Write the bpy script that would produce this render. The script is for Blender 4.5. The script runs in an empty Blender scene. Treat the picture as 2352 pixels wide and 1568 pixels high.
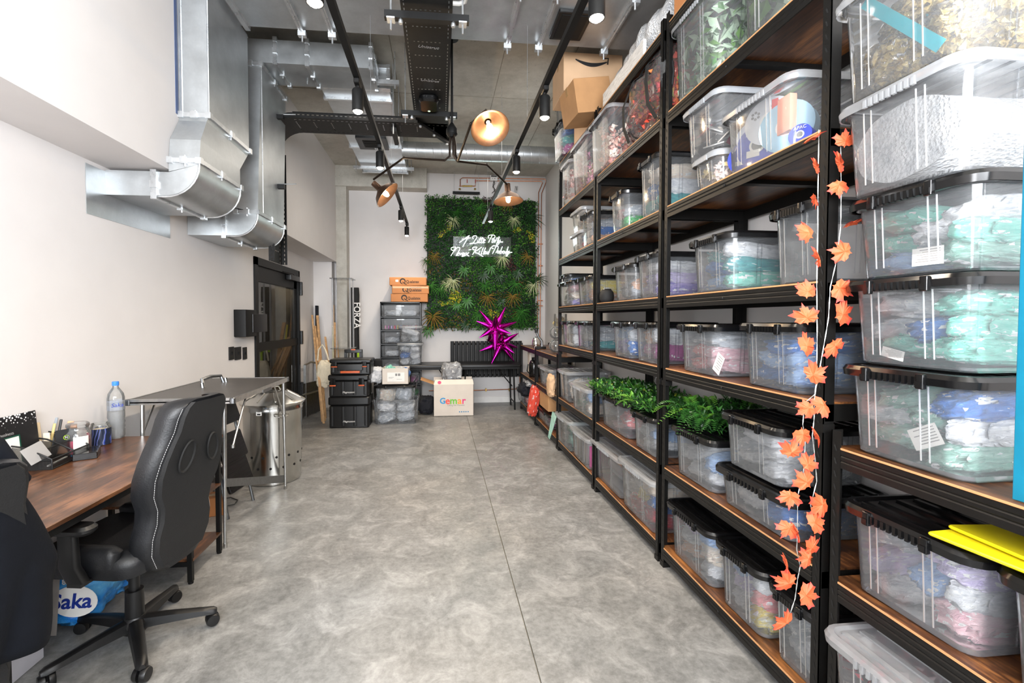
import bpy, math, random
from mathutils import Vector, Matrix, noise, Euler
PI = math.pi
sc = bpy.context.scene
C = sc.collection
R = random.Random(7)

# ------------------------------------------------------------------ camera
FPX, PPX, PPY = 1060.0, 1120.0, 762.0
YAW, PITCH = math.atan(110 / FPX), math.atan(30 / FPX)
cam_d = bpy.data.cameras.new('camera')
cam = bpy.data.objects.new('camera', cam_d)
C.objects.link(cam)
cam.location = (0, 0, 1.5)
cam.rotation_euler = (PI / 2 - PITCH, 0, -YAW)
cam_d.sensor_width = 36
cam_d.lens = FPX * 36 / 2352
cam_d.shift_x = (1176 - PPX) / 2352
cam_d.shift_y = (PPY - 784) / 2352
cam_d.clip_start = .02
sc.camera = cam

_f = Vector((math.sin(YAW) * math.cos(PITCH), math.cos(YAW) * math.cos(PITCH), -math.sin(PITCH)))
_r = Vector((math.cos(YAW), -math.sin(YAW), 0))
_u = _r.cross(_f)


def at(px, py, x=None, y=None, z=None):
    """room point seen at a photo pixel on a plane x=, y= or z= (used to measure the room)"""
    d = _f + _r * ((px - PPX) / FPX) - _u * ((py - PPY) / FPX)
    if x is not None:
        t = x / d.x
    elif y is not None:
        t = y / d.y
    else:
        t = (z - 1.5) / d.z
    return Vector((d.x * t, d.y * t, 1.5 + d.z * t))


# ------------------------------------------------------------------ world, light, exposure
w = bpy.data.worlds.new('world')
sc.world = w
w.use_nodes = True
w.node_tree.nodes['Background'].inputs[0].default_value = (.75, .85, 1, 1)
w.node_tree.nodes['Background'].inputs[1].default_value = .6
sc.view_settings.view_transform = 'Standard'
sc.view_settings.look = 'None'
sc.view_settings.gamma = 1
sc.view_settings.use_curve_mapping = False
sc.view_settings.exposure = 0.03
try:
    sc.cycles.use_denoising = True
    sc.cycles.transparent_max_bounces = 24
    sc.cycles.max_bounces = 9
    sc.cycles.diffuse_bounces = 4
    sc.cycles.glossy_bounces = 4
    sc.cycles.transmission_bounces = 6
    sc.cycles.sample_clamp_indirect = 6
    sc.cycles.caustics_reflective = False
    sc.cycles.caustics_refractive = False
except Exception:
    pass


def light(kind, name, loc, energy, col=(1, 1, 1), rot=(0, 0, 0), **kw):
    d = bpy.data.lights.new(name, kind)
    d.energy = energy
    d.color = col
    for k, v in kw.items():
        setattr(d, k, v)
    o = bpy.data.objects.new(name, d)
    C.objects.link(o)
    o.location = loc
    o.rotation_euler = rot
    return o


# fill lights added behind the camera, and one more overhead down the room
light('AREA', 'rear_fill_light', (-.2, -3.1, 1.9), 150, (.88, .94, 1), (PI / 2, 0, 0), shape='RECTANGLE', size=3.4, size_y=2.8)  # broad cool fill added behind the camera; no window is known there
light('AREA', 'overhead_fill_light', (-.1, -1.4, 3.9), 45, (.95, .97, 1), (0, 0, 0), shape='RECTANGLE', size=2.6, size_y=2.6)  # overhead fill added out of view behind the camera
light('AREA', 'side_fill_light', (-1.75, -1.5, 1.6), 115, (.95, .97, 1), (PI * .5, 0, -.68), shape='RECTANGLE', size=1.3, size_y=1.3)  # flash-like fill added for the rack faces; this wall has no window
light('AREA', 'ceiling_fill_light', (.1, -1.3, 2.3), 380, (.95, .97, 1), (PI * .70, 0, 0), shape='RECTANGLE', size=2.6, size_y=1.2)  # fill added behind the camera to brighten the ceiling; no such fitting
light('AREA', 'overhead_fill_light', (.2, 5.6, 3.5), 32, (1, .9, .78), (0, 0, 0), shape='RECTANGLE', size=2.2, size_y=2.2)  # warm fill added over the far end; no panel hangs there


# ------------------------------------------------------------------ mesh helpers
class MB:
    def __init__(s):
        s.v, s.f, s.m, s.cur = [], [], [], 0

    def mat(s, i):
        s.cur = i
        return s

    def add(s, vs, fs, T=None):
        b = len(s.v)
        for p in vs:
            p = Vector(p)
            s.v.append(tuple(T @ p) if T is not None else tuple(p))
        for f in fs:
            s.f.append(tuple(b + i for i in f))
            s.m.append(s.cur)
        return s

    def box(s, x0, x1, y0, y1, z0, z1, T=None):
        vs = [(x, y, z) for z in (z0, z1) for y in (y0, y1) for x in (x0, x1)]
        return s.add(vs, [(0, 2, 3, 1), (4, 5, 7, 6), (0, 1, 5, 4), (2, 6, 7, 3), (0, 4, 6, 2), (1, 3, 7, 5)], T)

    def loft(s, rings, cap0=True, cap1=True, closed=True, T=None):
        n = len(rings[0])
        vs = [p for r in rings for p in r]
        fs = []
        for k in range(len(rings) - 1):
            for i in range(n if closed else n - 1):
                j = (i + 1) % n
                fs.append((k * n + i, k * n + j, (k + 1) * n + j, (k + 1) * n + i))
        if cap0:
            fs.append(tuple(reversed(range(n))))
        if cap1:
            fs.append(tuple((len(rings) - 1) * n + i for i in range(n)))
        return s.add(vs, fs, T)

    def rbox(s, cx, cy, z0, z1, hx, hy, r=.01, b=.004, n=3, T=None):
        """rounded-corner slab with softened top and bottom edges"""
        r = min(r, hx * .98, hy * .98)
        return s.loft([rr(cx, cy, z0, hx - b, hy - b, max(r - b, .0005), n), rr(cx, cy, z0 + b, hx, hy, r, n),
                       rr(cx, cy, z1 - b, hx, hy, r, n), rr(cx, cy, z1, hx - b, hy - b, max(r - b, .0005), n)], T=T)

    def tube(s, pts, r, n=8, T=None, caps=True):
        pts = [Vector(p) for p in pts]
        rings = []
        prev = None
        for i, p in enumerate(pts):
            a = pts[max(i - 1, 0)]
            b = pts[min(i + 1, len(pts) - 1)]
            d = (b - a).normalized()
            if prev is None:
                up = Vector((0, 0, 1)) if abs(d.z) < .9 else Vector((1, 0, 0))
                e = d.cross(up).normalized()
            else:
                e = (prev - d * prev.dot(d)).normalized()
            prev = e
            g = d.cross(e)
            rad = r[i] if isinstance(r, (list, tuple)) else r
            rings.append([p + (e * math.cos(2 * PI * k / n) + g * math.sin(2 * PI * k / n)) * rad for k in range(n)])
        return s.loft(rings, caps, caps, T=T)

    def lathe(s, prof, n=24, T=None, c=(0, 0), caps=True):
        rings = [[(c[0] + r * math.cos(2 * PI * k / n), c[1] + r * math.sin(2 * PI * k / n), z) for k in range(n)] for r, z in prof]
        return s.loft(rings, caps, caps, T=T)

    def prism(s, poly, z0, z1, T=None):
        return s.loft([[(x, y, z0) for x, y in poly], [(x, y, z1) for x, y in poly]], T=T)

    def sphere(s, c, rx, ry=None, rz=None, n=12, T=None):
        ry = ry or rx
        rz = rz or rx
        rings = []
        for k in range(1, n // 2):
            t = PI * k / (n // 2)
            rings.append([(c[0] + rx * math.sin(t) * math.cos(2 * PI * i / n), c[1] + ry * math.sin(t) * math.sin(2 * PI * i / n), c[2] - rz * math.cos(t)) for i in range(n)])
        return s.loft(rings, T=T)

    def mesh(s, name, mats, smooth=None):
        me = bpy.data.meshes.new(name)
        me.from_pydata(s.v, [], s.f)
        for m in (mats if isinstance(mats, (list, tuple)) else [mats]):
            me.materials.append(m)
        me.polygons.foreach_set('material_index', s.m)
        if smooth:
            me.polygons.foreach_set('use_smooth', [True] * len(s.f))
            try:
                me.set_sharp_from_angle(angle=smooth)
            except Exception:
                pass
        me.update()
        return me

    def build(s, name, mats, parent=None, loc=(0, 0, 0), rot=(0, 0, 0), smooth=.6):
        return link(name, s.mesh(name, mats, smooth), parent, loc, rot)


def rr(cx, cy, z, hx, hy, r, n=3):
    out = []
    for qx, qy, a0 in ((1, 1, 0), (-1, 1, PI / 2), (-1, -1, PI), (1, -1, 1.5 * PI)):
        for k in range(n + 1):
            a = a0 + PI / 2 * k / n
            out.append((cx + qx * (hx - r) + r * math.cos(a), cy + qy * (hy - r) + r * math.sin(a), z))
    return out


def link(name, me, parent=None, loc=(0, 0, 0), rot=(0, 0, 0)):
    o = bpy.data.objects.new(name, me)
    C.objects.link(o)
    o.location = loc
    o.rotation_euler = rot
    if parent is not None:
        o.parent = parent
    return o


def tag(o, label, cat, group=None):
    o['label'] = label
    o['category'] = cat
    if group:
        o['group'] = group
    return o


def thing(name, label, cat, loc=(0, 0, 0), rz=0, group=None):
    o = bpy.data.objects.new(name, None)
    o.empty_display_size = .05
    C.objects.link(o)
    o.location = loc
    o.rotation_euler = (0, 0, rz)
    return tag(o, label, cat, group)


def struct(name, mb, m, parent=None, **k):
    o = mb.build(name, m, parent, **k)
    if parent is None:
        o['kind'] = 'structure'
    return o


def copy_tree(o, parent=None):
    c = o.copy()
    C.objects.link(c)
    if parent is not None:
        c.parent = parent
    for ch in list(o.children):
        copy_tree(ch, c)
    return c


def text(parent, s, size, loc, rot, m, name='lettering', shear=0, depth=.0006, align='CENTER', sx=1, bold=0):
    cu = bpy.data.curves.new('t', 'FONT')
    cu.body = s
    cu.size = size
    cu.shear = shear
    cu.extrude = depth
    cu.offset = bold
    cu.align_x = align
    cu.align_y = 'CENTER'
    cu.resolution_u = 3
    o = bpy.data.objects.new('t', cu)
    C.objects.link(o)
    me = bpy.data.meshes.new_from_object(o)
    me.name = name
    bpy.data.objects.remove(o)
    me.materials.clear()
    me.materials.append(m)
    o = link(name, me, parent, loc, rot)
    o.scale = (sx, 1, 1)
    return o


FRONT = (PI / 2, 0, 0)          # faces the camera end of the room (-Y)
LEFTW = (PI / 2, 0, PI / 2)     # on the left wall, faces +X
RIGHTW = (PI / 2, 0, -PI / 2)   # faces -X


# ------------------------------------------------------------------ material helpers
class NT:
    def __init__(s, name):
        s.m = bpy.data.materials.new(name)
        s.m.use_nodes = True
        s.t = s.m.node_tree
        s.b = s.t.nodes['Principled BSDF']
        s.out = s.t.nodes['Material Output']

    def n(s, typ, **kw):
        nd = s.t.nodes.new(typ)
        for k, v in kw.items():
            setattr(nd, k, v)
        return nd

    def l(s, a, b):
        s.t.links.new(a, b)

    def math(s, op, a, b=None, c=None):
        nd = s.n('ShaderNodeMath', operation=op)
        for i, v in enumerate((a, b, c)):
            if v is None:
                continue
            if isinstance(v, (int, float)):
                nd.inputs[i].default_value = v
            else:
                s.l(v, nd.inputs[i])
        return nd.outputs[0]

    def coord(s, kind='Object'):
        return s.n('ShaderNodeTexCoord').outputs[kind]

    def rnd(s):
        return s.n('ShaderNodeObjectInfo').outputs['Random']

    def mapping(s, vec, scale=(1, 1, 1), loc=None, rot=(0, 0, 0)):
        nd = s.n('ShaderNodeMapping')
        s.l(vec, nd.inputs[0])
        nd.inputs['Scale'].default_value = scale
        nd.inputs['Rotation'].default_value = rot
        if loc is not None:
            if isinstance(loc, (tuple, list)):
                nd.inputs['Location'].default_value = loc
            else:
                s.l(loc, nd.inputs['Location'])
        return nd.outputs[0]

    def noise(s, vec, scale=5, detail=4, rough=.55, dist=0, col=False):
        nd = s.n('ShaderNodeTexNoise')
        s.l(vec, nd.inputs['Vector'])
        nd.inputs['Scale'].default_value = scale
        nd.inputs['Detail'].default_value = detail
        nd.inputs['Roughness'].default_value = rough
        nd.inputs['Distortion'].default_value = dist
        return nd.outputs['Color' if col else 'Fac']

    def ramp(s, fac, stops, interp='LINEAR'):
        nd = s.n('ShaderNodeValToRGB')
        cr = nd.color_ramp
        cr.interpolation = interp
        while len(cr.elements) < len(stops):
            cr.elements.new(.5)
        for e, (p, c) in zip(cr.elements, stops):
            e.position = p
            e.color = c if len(c) == 4 else (*c, 1)
        s.l(fac, nd.inputs[0])
        return nd.outputs[0]

    def mix(s, fac, a, b, blend='MIX'):
        nd = s.n('ShaderNodeMix', data_type='RGBA', blend_type=blend)
        for i, v in ((0, fac), (6, a), (7, b)):
            if isinstance(v, (int, float)):
                nd.inputs[i].default_value = v
            elif isinstance(v, (tuple, list)):
                nd.inputs[i].default_value = (*v[:3], 1)
            else:
                s.l(v, nd.inputs[i])
        return nd.outputs[2]

    def bump(s, h, strength=.3, dist=.01):
        nd = s.n('ShaderNodeBump')
        s.l(h, nd.inputs['Height'])
        nd.inputs['Strength'].default_value = strength
        nd.inputs['Distance'].default_value = dist
        s.l(nd.outputs[0], s.b.inputs['Normal'])

    def set(s, **kw):
        names = {'col': 'Base Color', 'rough': 'Roughness', 'metal': 'Metallic', 'coat': 'Coat Weight', 'coatr': 'Coat Roughness',
                 'spec': 'Specular IOR Level', 'trans': 'Transmission Weight', 'ior': 'IOR', 'alpha': 'Alpha', 'em': 'Emission Color', 'es': 'Emission Strength', 'sub': 'Subsurface Weight', 'sheen': 'Sheen Weight'}
        for k, v in kw.items():
            i = s.b.inputs[names[k]]
            if isinstance(v, (int, float)):
                i.default_value = v
            elif isinstance(v, (tuple, list)):
                i.default_value = (*v[:3], 1)
            else:
                s.l(v, i)
        return s


def hexc(h):
    c = [int(h[i:i + 2], 16) / 255 for i in (0, 2, 4)]
    return tuple(x / 12.92 if x <= .04045 else ((x + .055) / 1.055) ** 2.4 for x in c)


def simple(name, h, rough=.5, metal=0, var=.06, vs=12, bump=0, bs=60, **kw):
    """plain surface with a little procedural tone variation and grain"""
    N = NT(name)
    c = hexc(h) if isinstance(h, str) else h
    if metal or bump or var:
        co = N.coord()
        nz = N.noise(co, vs, 4)
        lo = tuple(x * (1 - var * 2) for x in c)
        hi = tuple(min(1, x * (1 + var)) for x in c)
        N.set(col=N.ramp(nz, [(.3, lo), (.7, hi)]), rough=rough, metal=metal, **kw)
        if bump:
            N.bump(N.noise(co, bs, 5), bump, .004)
    else:
        N.set(col=c, rough=rough, metal=metal, **kw)
    return N.m


def glow(name, col, strength):
    N = NT(name)
    N.set(col=(.8, .8, .8), em=col, es=strength, rough=.5)
    return N.m


def clearish(name, tint, veil, body, rough=.12, edge=.35):
    """clear or milky moulded plastic: see-through sheet with a diffuse veil, thicker looking when seen edge on"""
    N = NT(name)
    tr = N.n('ShaderNodeBsdfTransparent')
    tr.inputs[0].default_value = (*tint, 1)
    di = N.n('ShaderNodeBsdfDiffuse')
    di.inputs[0].default_value = (*body, 1)
    tl = N.n('ShaderNodeBsdfTranslucent')
    tl.inputs[0].default_value = (*body, 1)
    m0 = N.n('ShaderNodeMixShader')
    m0.inputs[0].default_value = .45
    N.l(di.outputs[0], m0.inputs[1])
    N.l(tl.outputs[0], m0.inputs[2])
    lw = N.n('ShaderNodeLayerWeight')
    lw.inputs[0].default_value = .35
    nz = N.noise(N.coord(), 9, 3)
    f = N.math('MULTIPLY_ADD', lw.outputs['Facing'], edge, veil)
    f = N.math('MULTIPLY', f, N.math('MULTIPLY_ADD', nz, .5, .75))
    m1 = N.n('ShaderNodeMixShader')
    N.l(f, m1.inputs[0])
    N.l(tr.outputs[0], m1.inputs[1])
    N.l(m0.outputs[0], m1.inputs[2])
    gl = N.n('ShaderNodeBsdfGlossy')
    gl.inputs['Roughness'].default_value = rough
    fr = N.n('ShaderNodeFresnel')
    fr.inputs[0].default_value = 1.42
    m2 = N.n('ShaderNodeMixShader')
    N.l(fr.outputs[0], m2.inputs[0])
    N.l(m1.outputs[0], m2.inputs[1])
    N.l(gl.outputs[0], m2.inputs[2])
    N.l(m2.outputs[0], N.out.inputs[0])
    N.t.nodes.remove(N.b)
    return N.m


# ------------------------------------------------------------------ materials
M = {}
M['white_wall'] = simple('white_wall_paint', 'DEDAD8', .7, var=.015, vs=3, bump=.08, bs=90)
M['white_matt'] = simple('white_matt', 'EDEBE8', .6, var=.02)
N = NT('concrete_soffit')
co = N.coord()
a = N.noise(co, 1.2, 8, .65)
b_ = N.noise(co, 9, 6, .7)
sp = N.ramp(N.noise(co, 38, 3, .7), [(.28, (.5, .5, .5)), (.36, (1, 1, 1))])
c1 = N.ramp(a, [(.3, hexc('A09C92')), (.5, hexc('BEBAB0')), (.72, hexc('D4D1C8'))])
c1 = N.mix(.35, c1, N.ramp(b_, [(.3, hexc('9A968C')), (.7, hexc('D4D1C8'))]))
c1 = N.mix(.8, c1, sp, 'MULTIPLY')
N.set(col=c1, rough=.85)
N.bump(b_, .35, .01)
M['concrete'] = N.m
N = NT('polished_concrete_floor')
co = N.coord()
a = N.noise(co, .8, 9, .68, .4)
b_ = N.noise(co, 5, 8, .72, .8)
fine = N.noise(co, 30, 5, .75)
sep = N.n('ShaderNodeSeparateXYZ')
N.l(co, sep.inputs[0])
c1 = N.ramp(a, [(.32, hexc('474849')), (.46, hexc('646667')), (.55, hexc('7A7C7D')), (.68, hexc('9A9C9D'))])
c2 = N.ramp(b_, [(.34, hexc('454545')), (.5, hexc('797A7A')), (.64, hexc('B2B3B4'))])
c1 = N.mix(.5, c1, c2)
warm = N.ramp(N.noise(co, .45, 3), [(.4, (1, 1, 1)), (.62, hexc('F0DDC4'))])
c1 = N.mix(.45, c1, warm, 'MULTIPLY')
c1 = N.mix(.25, c1, N.ramp(fine, [(.3, hexc('6A6A68')), (.7, hexc('C8C8C6'))]))
scr = N.n('ShaderNodeTexVoronoi', feature='DISTANCE_TO_EDGE')
N.l(N.mapping(co, (.6, .6, .6)), scr.inputs[0])
scr.inputs['Scale'].default_value = 1.0
N.set(col=c1, rough=N.ramp(b_, [(.3, (.3, .3, .3)), (.7, (.46, .46, .46))]), spec=.45)
N.bump(fine, .05, .003)
M['floor'] = N.m
M['joint'] = simple('joint_sealant', '8E887C', .8)


def galv(name, base, rough, sc_=6, spangle=.25, aniso=False):
    N = NT(name)
    co = N.coord()
    nz = N.noise(co, sc_, 5, .6)
    v = N.n('ShaderNodeTexVoronoi')
    N.l(co, v.inputs[0])
    v.inputs['Scale'].default_value = 55
    b = hexc(base)
    c = N.ramp(nz, [(.3, tuple(x * .78 for x in b)), (.7, b)])
    g = N.ramp(v.outputs['Distance'], [(0, (1, 1, 1)), (.6, (.85, .86, .88))])
    N.set(col=N.mix(spangle, c, g, 'MULTIPLY'), metal=1 if 'bin' in name else .8, rough=N.ramp(nz, [(.3, (rough, rough, rough)), (.75, (rough + .12,) * 3)]))
    N.bump(N.noise(co, 2.5, 2), .12, .03)
    return N.m


M['galv'] = galv('galvanised_duct', 'C9CDCF', .32)
M['galv_br'] = galv('bright_galvanised_strut', 'DDE0E2', .25, 14)
M['bin'] = galv('galvanised_bin', 'D5D4CF', .12, 3, .1)
M['alu'] = simple('brushed_aluminium', 'C4C4C2', .3, 1, .08, 30)
M['steel'] = simple('grey_steel_tube', '8A8C8E', .35, 1, .08, 30)
M['chrome'] = simple('chrome', 'E6E6E6', .08, 1, .02)
M['copper'] = simple('copper_pipe', 'C98563', .3, 1, .12, 20)
M['brass'] = simple('brass_fitting', 'B99C57', .35, 1, .1)
M['bronze'] = simple('antique_bronze', '6E5444', .35, .85, .12, 18)
M['blackmetal'] = simple('black_powder_coat', '121212', .48, 0, .1, 40, .04, 200, spec=.25)
M['rack'] = simple('rack_black_enamel', '121110', .42, 0, .1, 25, .05, 160, spec=.3)
M['slot'] = simple('slot_shadow', '060606', .8, 0, 0)
M['black'] = simple('black_plastic', '101011', .38, 0, .1, 20)
M['blackgloss'] = simple('black_gloss_plastic', '0B0B0C', .16, 0, .1, 20)
M['lid_black'] = simple('black_lid_plastic', '0D0D0E', .2, 0, .1, 14)
M['leather'] = simple('black_leatherette', '17181B', .42, 0, .12, 9, .25, 130)
M['mesh_black'] = simple('black_mesh_fabric', '121213', .75, 0, .1, 40, .4, 300)
M['thread'] = simple('white_thread', 'C8C8C8', .8, 0, 0)
M['jacket'] = simple('navy_jacket_cloth', '10131A', .9, 0, .1, 8, .2, 90, spec=.15)
M['card'] = simple('brown_cardboard', 'B98B5E', .8, 0, .06, 6, .1, 80)
M['card_l'] = simple('pale_cardboard', 'D2AE8A', .75, 0, .04, 5, .1, 80)
M['card_o'] = simple('orange_cardboard', 'B97B4A', .75, 0, .05, 5)
M['whitecard'] = simple('white_card', 'D9CFC4', .7, 0, .03, 5)
M['print'] = simple('black_print', '1B1B1D', .7, 0, 0)
M['greyprint'] = simple('grey_print', '8C8A88', .7, 0, 0)
M['blueprint'] = simple('blue_print', '3D88B8', .7, 0, 0)
M['bamboo'] = simple('pale_wood_batten', 'C49A6C', .6, 0, .15, 20, .1, 60)
M['canvas'] = simple('cream_canvas', 'D8CCB4', .9, 0, .05, 6, .3, 220)
M['orange'] = simple('orange_clip', 'C85A2C', .4, 0, .02)
M['hiviz'] = simple('hi_viz_strap', 'B7E02A', .6, 0, .03, es=.0)
M['yellow'] = simple('yellow_plastic_folder', 'E0CF1C', .35, 0, .03)
M['paper'] = simple('white_paper', 'EDEBE6', .7, 0, .02)
M['cableblk'] = simple('black_rubber_cable', '0D0D0D', .5, 0, 0)
M['whitecable'] = simple('white_flex', 'E6E6E2', .4, 0, 0)


def wood(name, dark, mid, lite, sc_=(1, 1, 1), gloss=.35, rot=0):
    N = NT(name)
    co = N.mapping(N.coord(), sc_, rot=(0, 0, rot))
    big = N.noise(co, 1.6, 4, .55, .6)
    gr = N.noise(N.mapping(co, (14, 1.2, 14)), 4, 7, .65, .8)
    patch = N.noise(N.mapping(co, (3.0, 1.2, 3.0)), 2.2, 5, .6, .5)
    c = N.ramp(N.math('ADD', N.math('MULTIPLY', gr, .45), N.math('MULTIPLY', patch, .6)), [(.38, dark), (.52, mid), (.66, lite)])
    k = N.ramp(big, [(.4, (.5, .45, .42)), (.55, (1, 1, 1))])
    N.set(col=N.mix(.5, c, k, 'MULTIPLY'), rough=gloss)
    N.bump(gr, .08, .003)
    return N.m


M['rustic'] = wood('rustic_brown_board', hexc('1E130D'), hexc('583620'), hexc('9C6638'), (1, 1, 1), .33)
M['deskwood'] = wood('rustic_desk_top', hexc('24170D'), hexc('54341F'), hexc('8A5C3C'), (1, 1, 1), .3)
M['tan_edge'] = simple('raw_board_edge', 'C08E60', .7, 0, .05, 30)

# plastics
M['tub'] = clearish('translucent_tub_plastic', (.99, .995, 1), .13, (.9, .95, 1), .13, .10)
M['tub_clear'] = clearish('clear_tub_plastic', (.98, .985, .99), .13, (.9, .92, .95), .08, .12)
M['lid_clear'] = clearish('milky_lid_plastic', (.94, .95, .96), .38, (.88, .9, .93), .2, .12)
M['rib'] = clearish('moulded_rib_plastic', (.95, .96, .97), .07, (.8, .84, .9), .5, .1)
M['lid_grey'] = clearish('grey_lid_plastic', (.7, .72, .74), .8, (.55, .57, .6), .25, .2)
M['acrylic'] = clearish('clear_acrylic', (.95, .96, .96), .06, (.85, .87, .88), .03, .6)
M['rod'] = clearish('acrylic_rod', (.95, .96, .97), .35, (.95, .97, 1), .05, .4)
M['film'] = clearish('clear_film', (.96, .96, .96), .05, (.9, .9, .9), .06, .25)
M['wrap'] = clearish('bubble_wrap', (.9, .91, .92), .42, (.86, .87, .88), .1, .4)
M['pane'] = None
N = NT('door_glass')
N.set(col=(.9, .93, .92), rough=.02, trans=1, ior=1.45, spec=.5)
M['glass'] = N.m
g2 = clearish('dark_door_glass', (.8, .78, .72), .05, (.2, .18, .15), .03, .15)
M['pane'] = g2
# ================================================================== ROOM SHELL
XL, XU, XR, YB, ZC, ZS = -2.10, -1.72, 1.90, 8.22, 4.05, 2.455
YF = -3.5
fl = struct('floor', MB().box(-3.9, XR + .1, YF, 9.0, -.12, -.012), M['joint'])
for x0, x1 in ((-3.9, .408), (.414, XR + .1)):
    struct('concrete_slab', MB().box(x0, x1, YF, 9.0, -.012, 0), M['floor'], fl)
struct('ceiling', MB().box(-2.4, XR + .1, YF, YB + .2, ZC, ZC + .15), M['concrete'])
DY0, DY1, DZ = at(583, 700, x=XL).y, at(686, 700, x=XL).y, 2.21
mb = MB()
mb.box(XL - .15, XL, YF, DY0, 0, ZS).box(XL - .15, XL, DY0, DY1, DZ, ZS).box(XL - .15, XL, DY1, YB, 0, ZS)
struct('wall_left', mb, M['white_wall'])
struct('wall_left', MB().box(XL - .3, XU, YF, 7.98, ZS, ZC), M['white_wall'])
struct('trim_1', MB().box(XL, -1.80, 8.0, YB, 0, ZS), M['white_wall'])
struct('wall_back', MB().box(XL - .2, XR + .1, YB, YB + .15, 0, ZC), M['white_wall'])
struct('wall_right', MB().box(XR, XR + .15, YF, YB, 0, ZC), M['white_wall'])
mb = MB()   # wall behind the camera with an added, unseen window opening
mb.box(XL - .2, XR, YF - .15, YF, 0, .5).box(XL - .2, XR, YF - .15, YF, 3.3, ZC)
mb.box(XL - .2, -1.9, YF - .15, YF, .5, 3.3).box(1.5, XR, YF - .15, YF, .5, 3.3)
struct('wall_front', mb, M['white_wall'])
mb = MB()
for x in (-1.9, -.77, .36, 1.46):
    mb.box(x, x + .04, YF - .1, YF - .05, .5, 3.3)
for z in (.5, 3.26):
    mb.box(-1.9, 1.5, YF - .1, YF - .05, z, z + .04)
wi = struct('window_1', mb, M['blackmetal'])
MB().box(-1.88, 1.48, YF - .08, YF - .075, .52, 3.28).build('window_pane', M['acrylic'], wi)
struct('trim_2', MB().box(-1.72, -1.55, 7.98, YB, 0, ZC), M['concrete'])           # bare concrete column
pb = at(803, 425, y=7.9)
struct('trim_3', MB().box(-1.72, at(980, 425, y=7.95).x, 7.95, YB, pb.z, ZC), M['concrete'])   # downstand
struct('baseboard_back', MB().box(-1.55, XR, YB - .02, YB, 0, .1), M['white_matt'])
struct('baseboard_left', MB().box(XL, XL + .02, YF, DY0 - .02, 0, .1), M['white_matt'])
# construction joints cast into the soffit
mb = MB()
for x in (-.45, .62, 1.3):
    mb.box(x, x + .006, 3.7, YB, ZC - .003, ZC + .001)
mb.box(-1.7, XR, 5.35, 5.356, ZC - .003, ZC + .001)
struct('trim_4', mb, M['joint'])

# corridor seen through the glazed door
mb = MB()
mb.box(-3.8, -3.7, 3.2, 9, 0, 2.9).box(-3.8, XL - .15, 3.1, 3.2, 0, 2.9).box(-3.8, XL - .15, 8.9, 9, 0, 2.9)
struct('wall_corridor', mb, simple('corridor_paint', '8F8B84', .7, var=.03))
struct('ceiling', MB().box(-3.8, XL - .15, 3.1, 9, 2.6, 2.7), simple('corridor_soffit', 'B9AE98', .7))
mb = MB()
for k in range(26):
    y = 4.4 + k * .16
    mb.box(-3.7, -3.66 + .02 * (k % 2), y, y + .12, 0, 2.3)
tag(mb.build('wall_cladding', simple('ribbed_metal_cladding', 'A4A7A6', .45, .3, .05)), 'grey ribbed metal cladding on the corridor wall behind the glass door', 'cladding')
t = thing('ceiling_lamp', 'round flush ceiling lamp glowing in the corridor behind the door', 'lamp', (-2.9, 6.7, 2.6))
MB().lathe([(.17, -.05), (.17, 0)], 24).build('housing', M['white_matt'], t)
MB().lathe([(.13, -.056), (.15, -.05)], 24).build('diffuser', glow('corridor_lamp_glow', (1, .85, .6), 9), t)
light('POINT', 'corridor_light', (-2.9, 6.7, 2.4), 300, (1, .86, .65), shadow_soft_size=.12)

# door: frame, leaf with two panes, hinges, closer
dr = struct('door_1', MB().box(XL - .14, XL + .02, DY0, DY0 + .09, 0, DZ).box(XL - .14, XL + .02, DY1 - .05, DY1, 0, DZ)
            .box(XL - .14, XL + .02, DY0, DY1, DZ - .09, DZ), M['blackmetal'])
a0, a1 = DY0 + .09, DY1 - .05
mb = MB().box(XL - .06, XL - .01, a0, a0 + .07, .0, DZ - .09).box(XL - .06, XL - .01, a1 - .13, a1, 0, DZ - .09)
zr = 1.165
mb.box(XL - .06, XL - .01, a0, a1, DZ - .27, DZ - .09).box(XL - .06, XL, a0, a1, zr - .05, zr + .05).box(XL - .06, XL - .01, a0, a1, .01, .28)
mb.build('door_leaf', M['blackmetal'], dr)
for z0, z1 in ((.28, zr - .05), (zr + .05, DZ - .27)):
    MB().box(XL - .038, XL - .03, a0 + .07, a1 - .13, z0, z1).build('glass_pane', M['pane'], dr)
for z in (.35, 1.12, 1.85):
    MB().rbox(XL + .035, DY1 + .0, z, z + .2, .022, .03, .01).build('hinge', M['black'], dr)
MB().rbox(XL + .03, DY1 - .35, DZ - .17, DZ - .1, .04, .2, .01).tube([(XL + .04, DY1 - .3, DZ - .09), (XL + .1, DY1 - .55, DZ - .09), (XL + .02, DY1 - .75, DZ - .08)], .008).build('door_closer', M['black'], dr)

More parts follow.
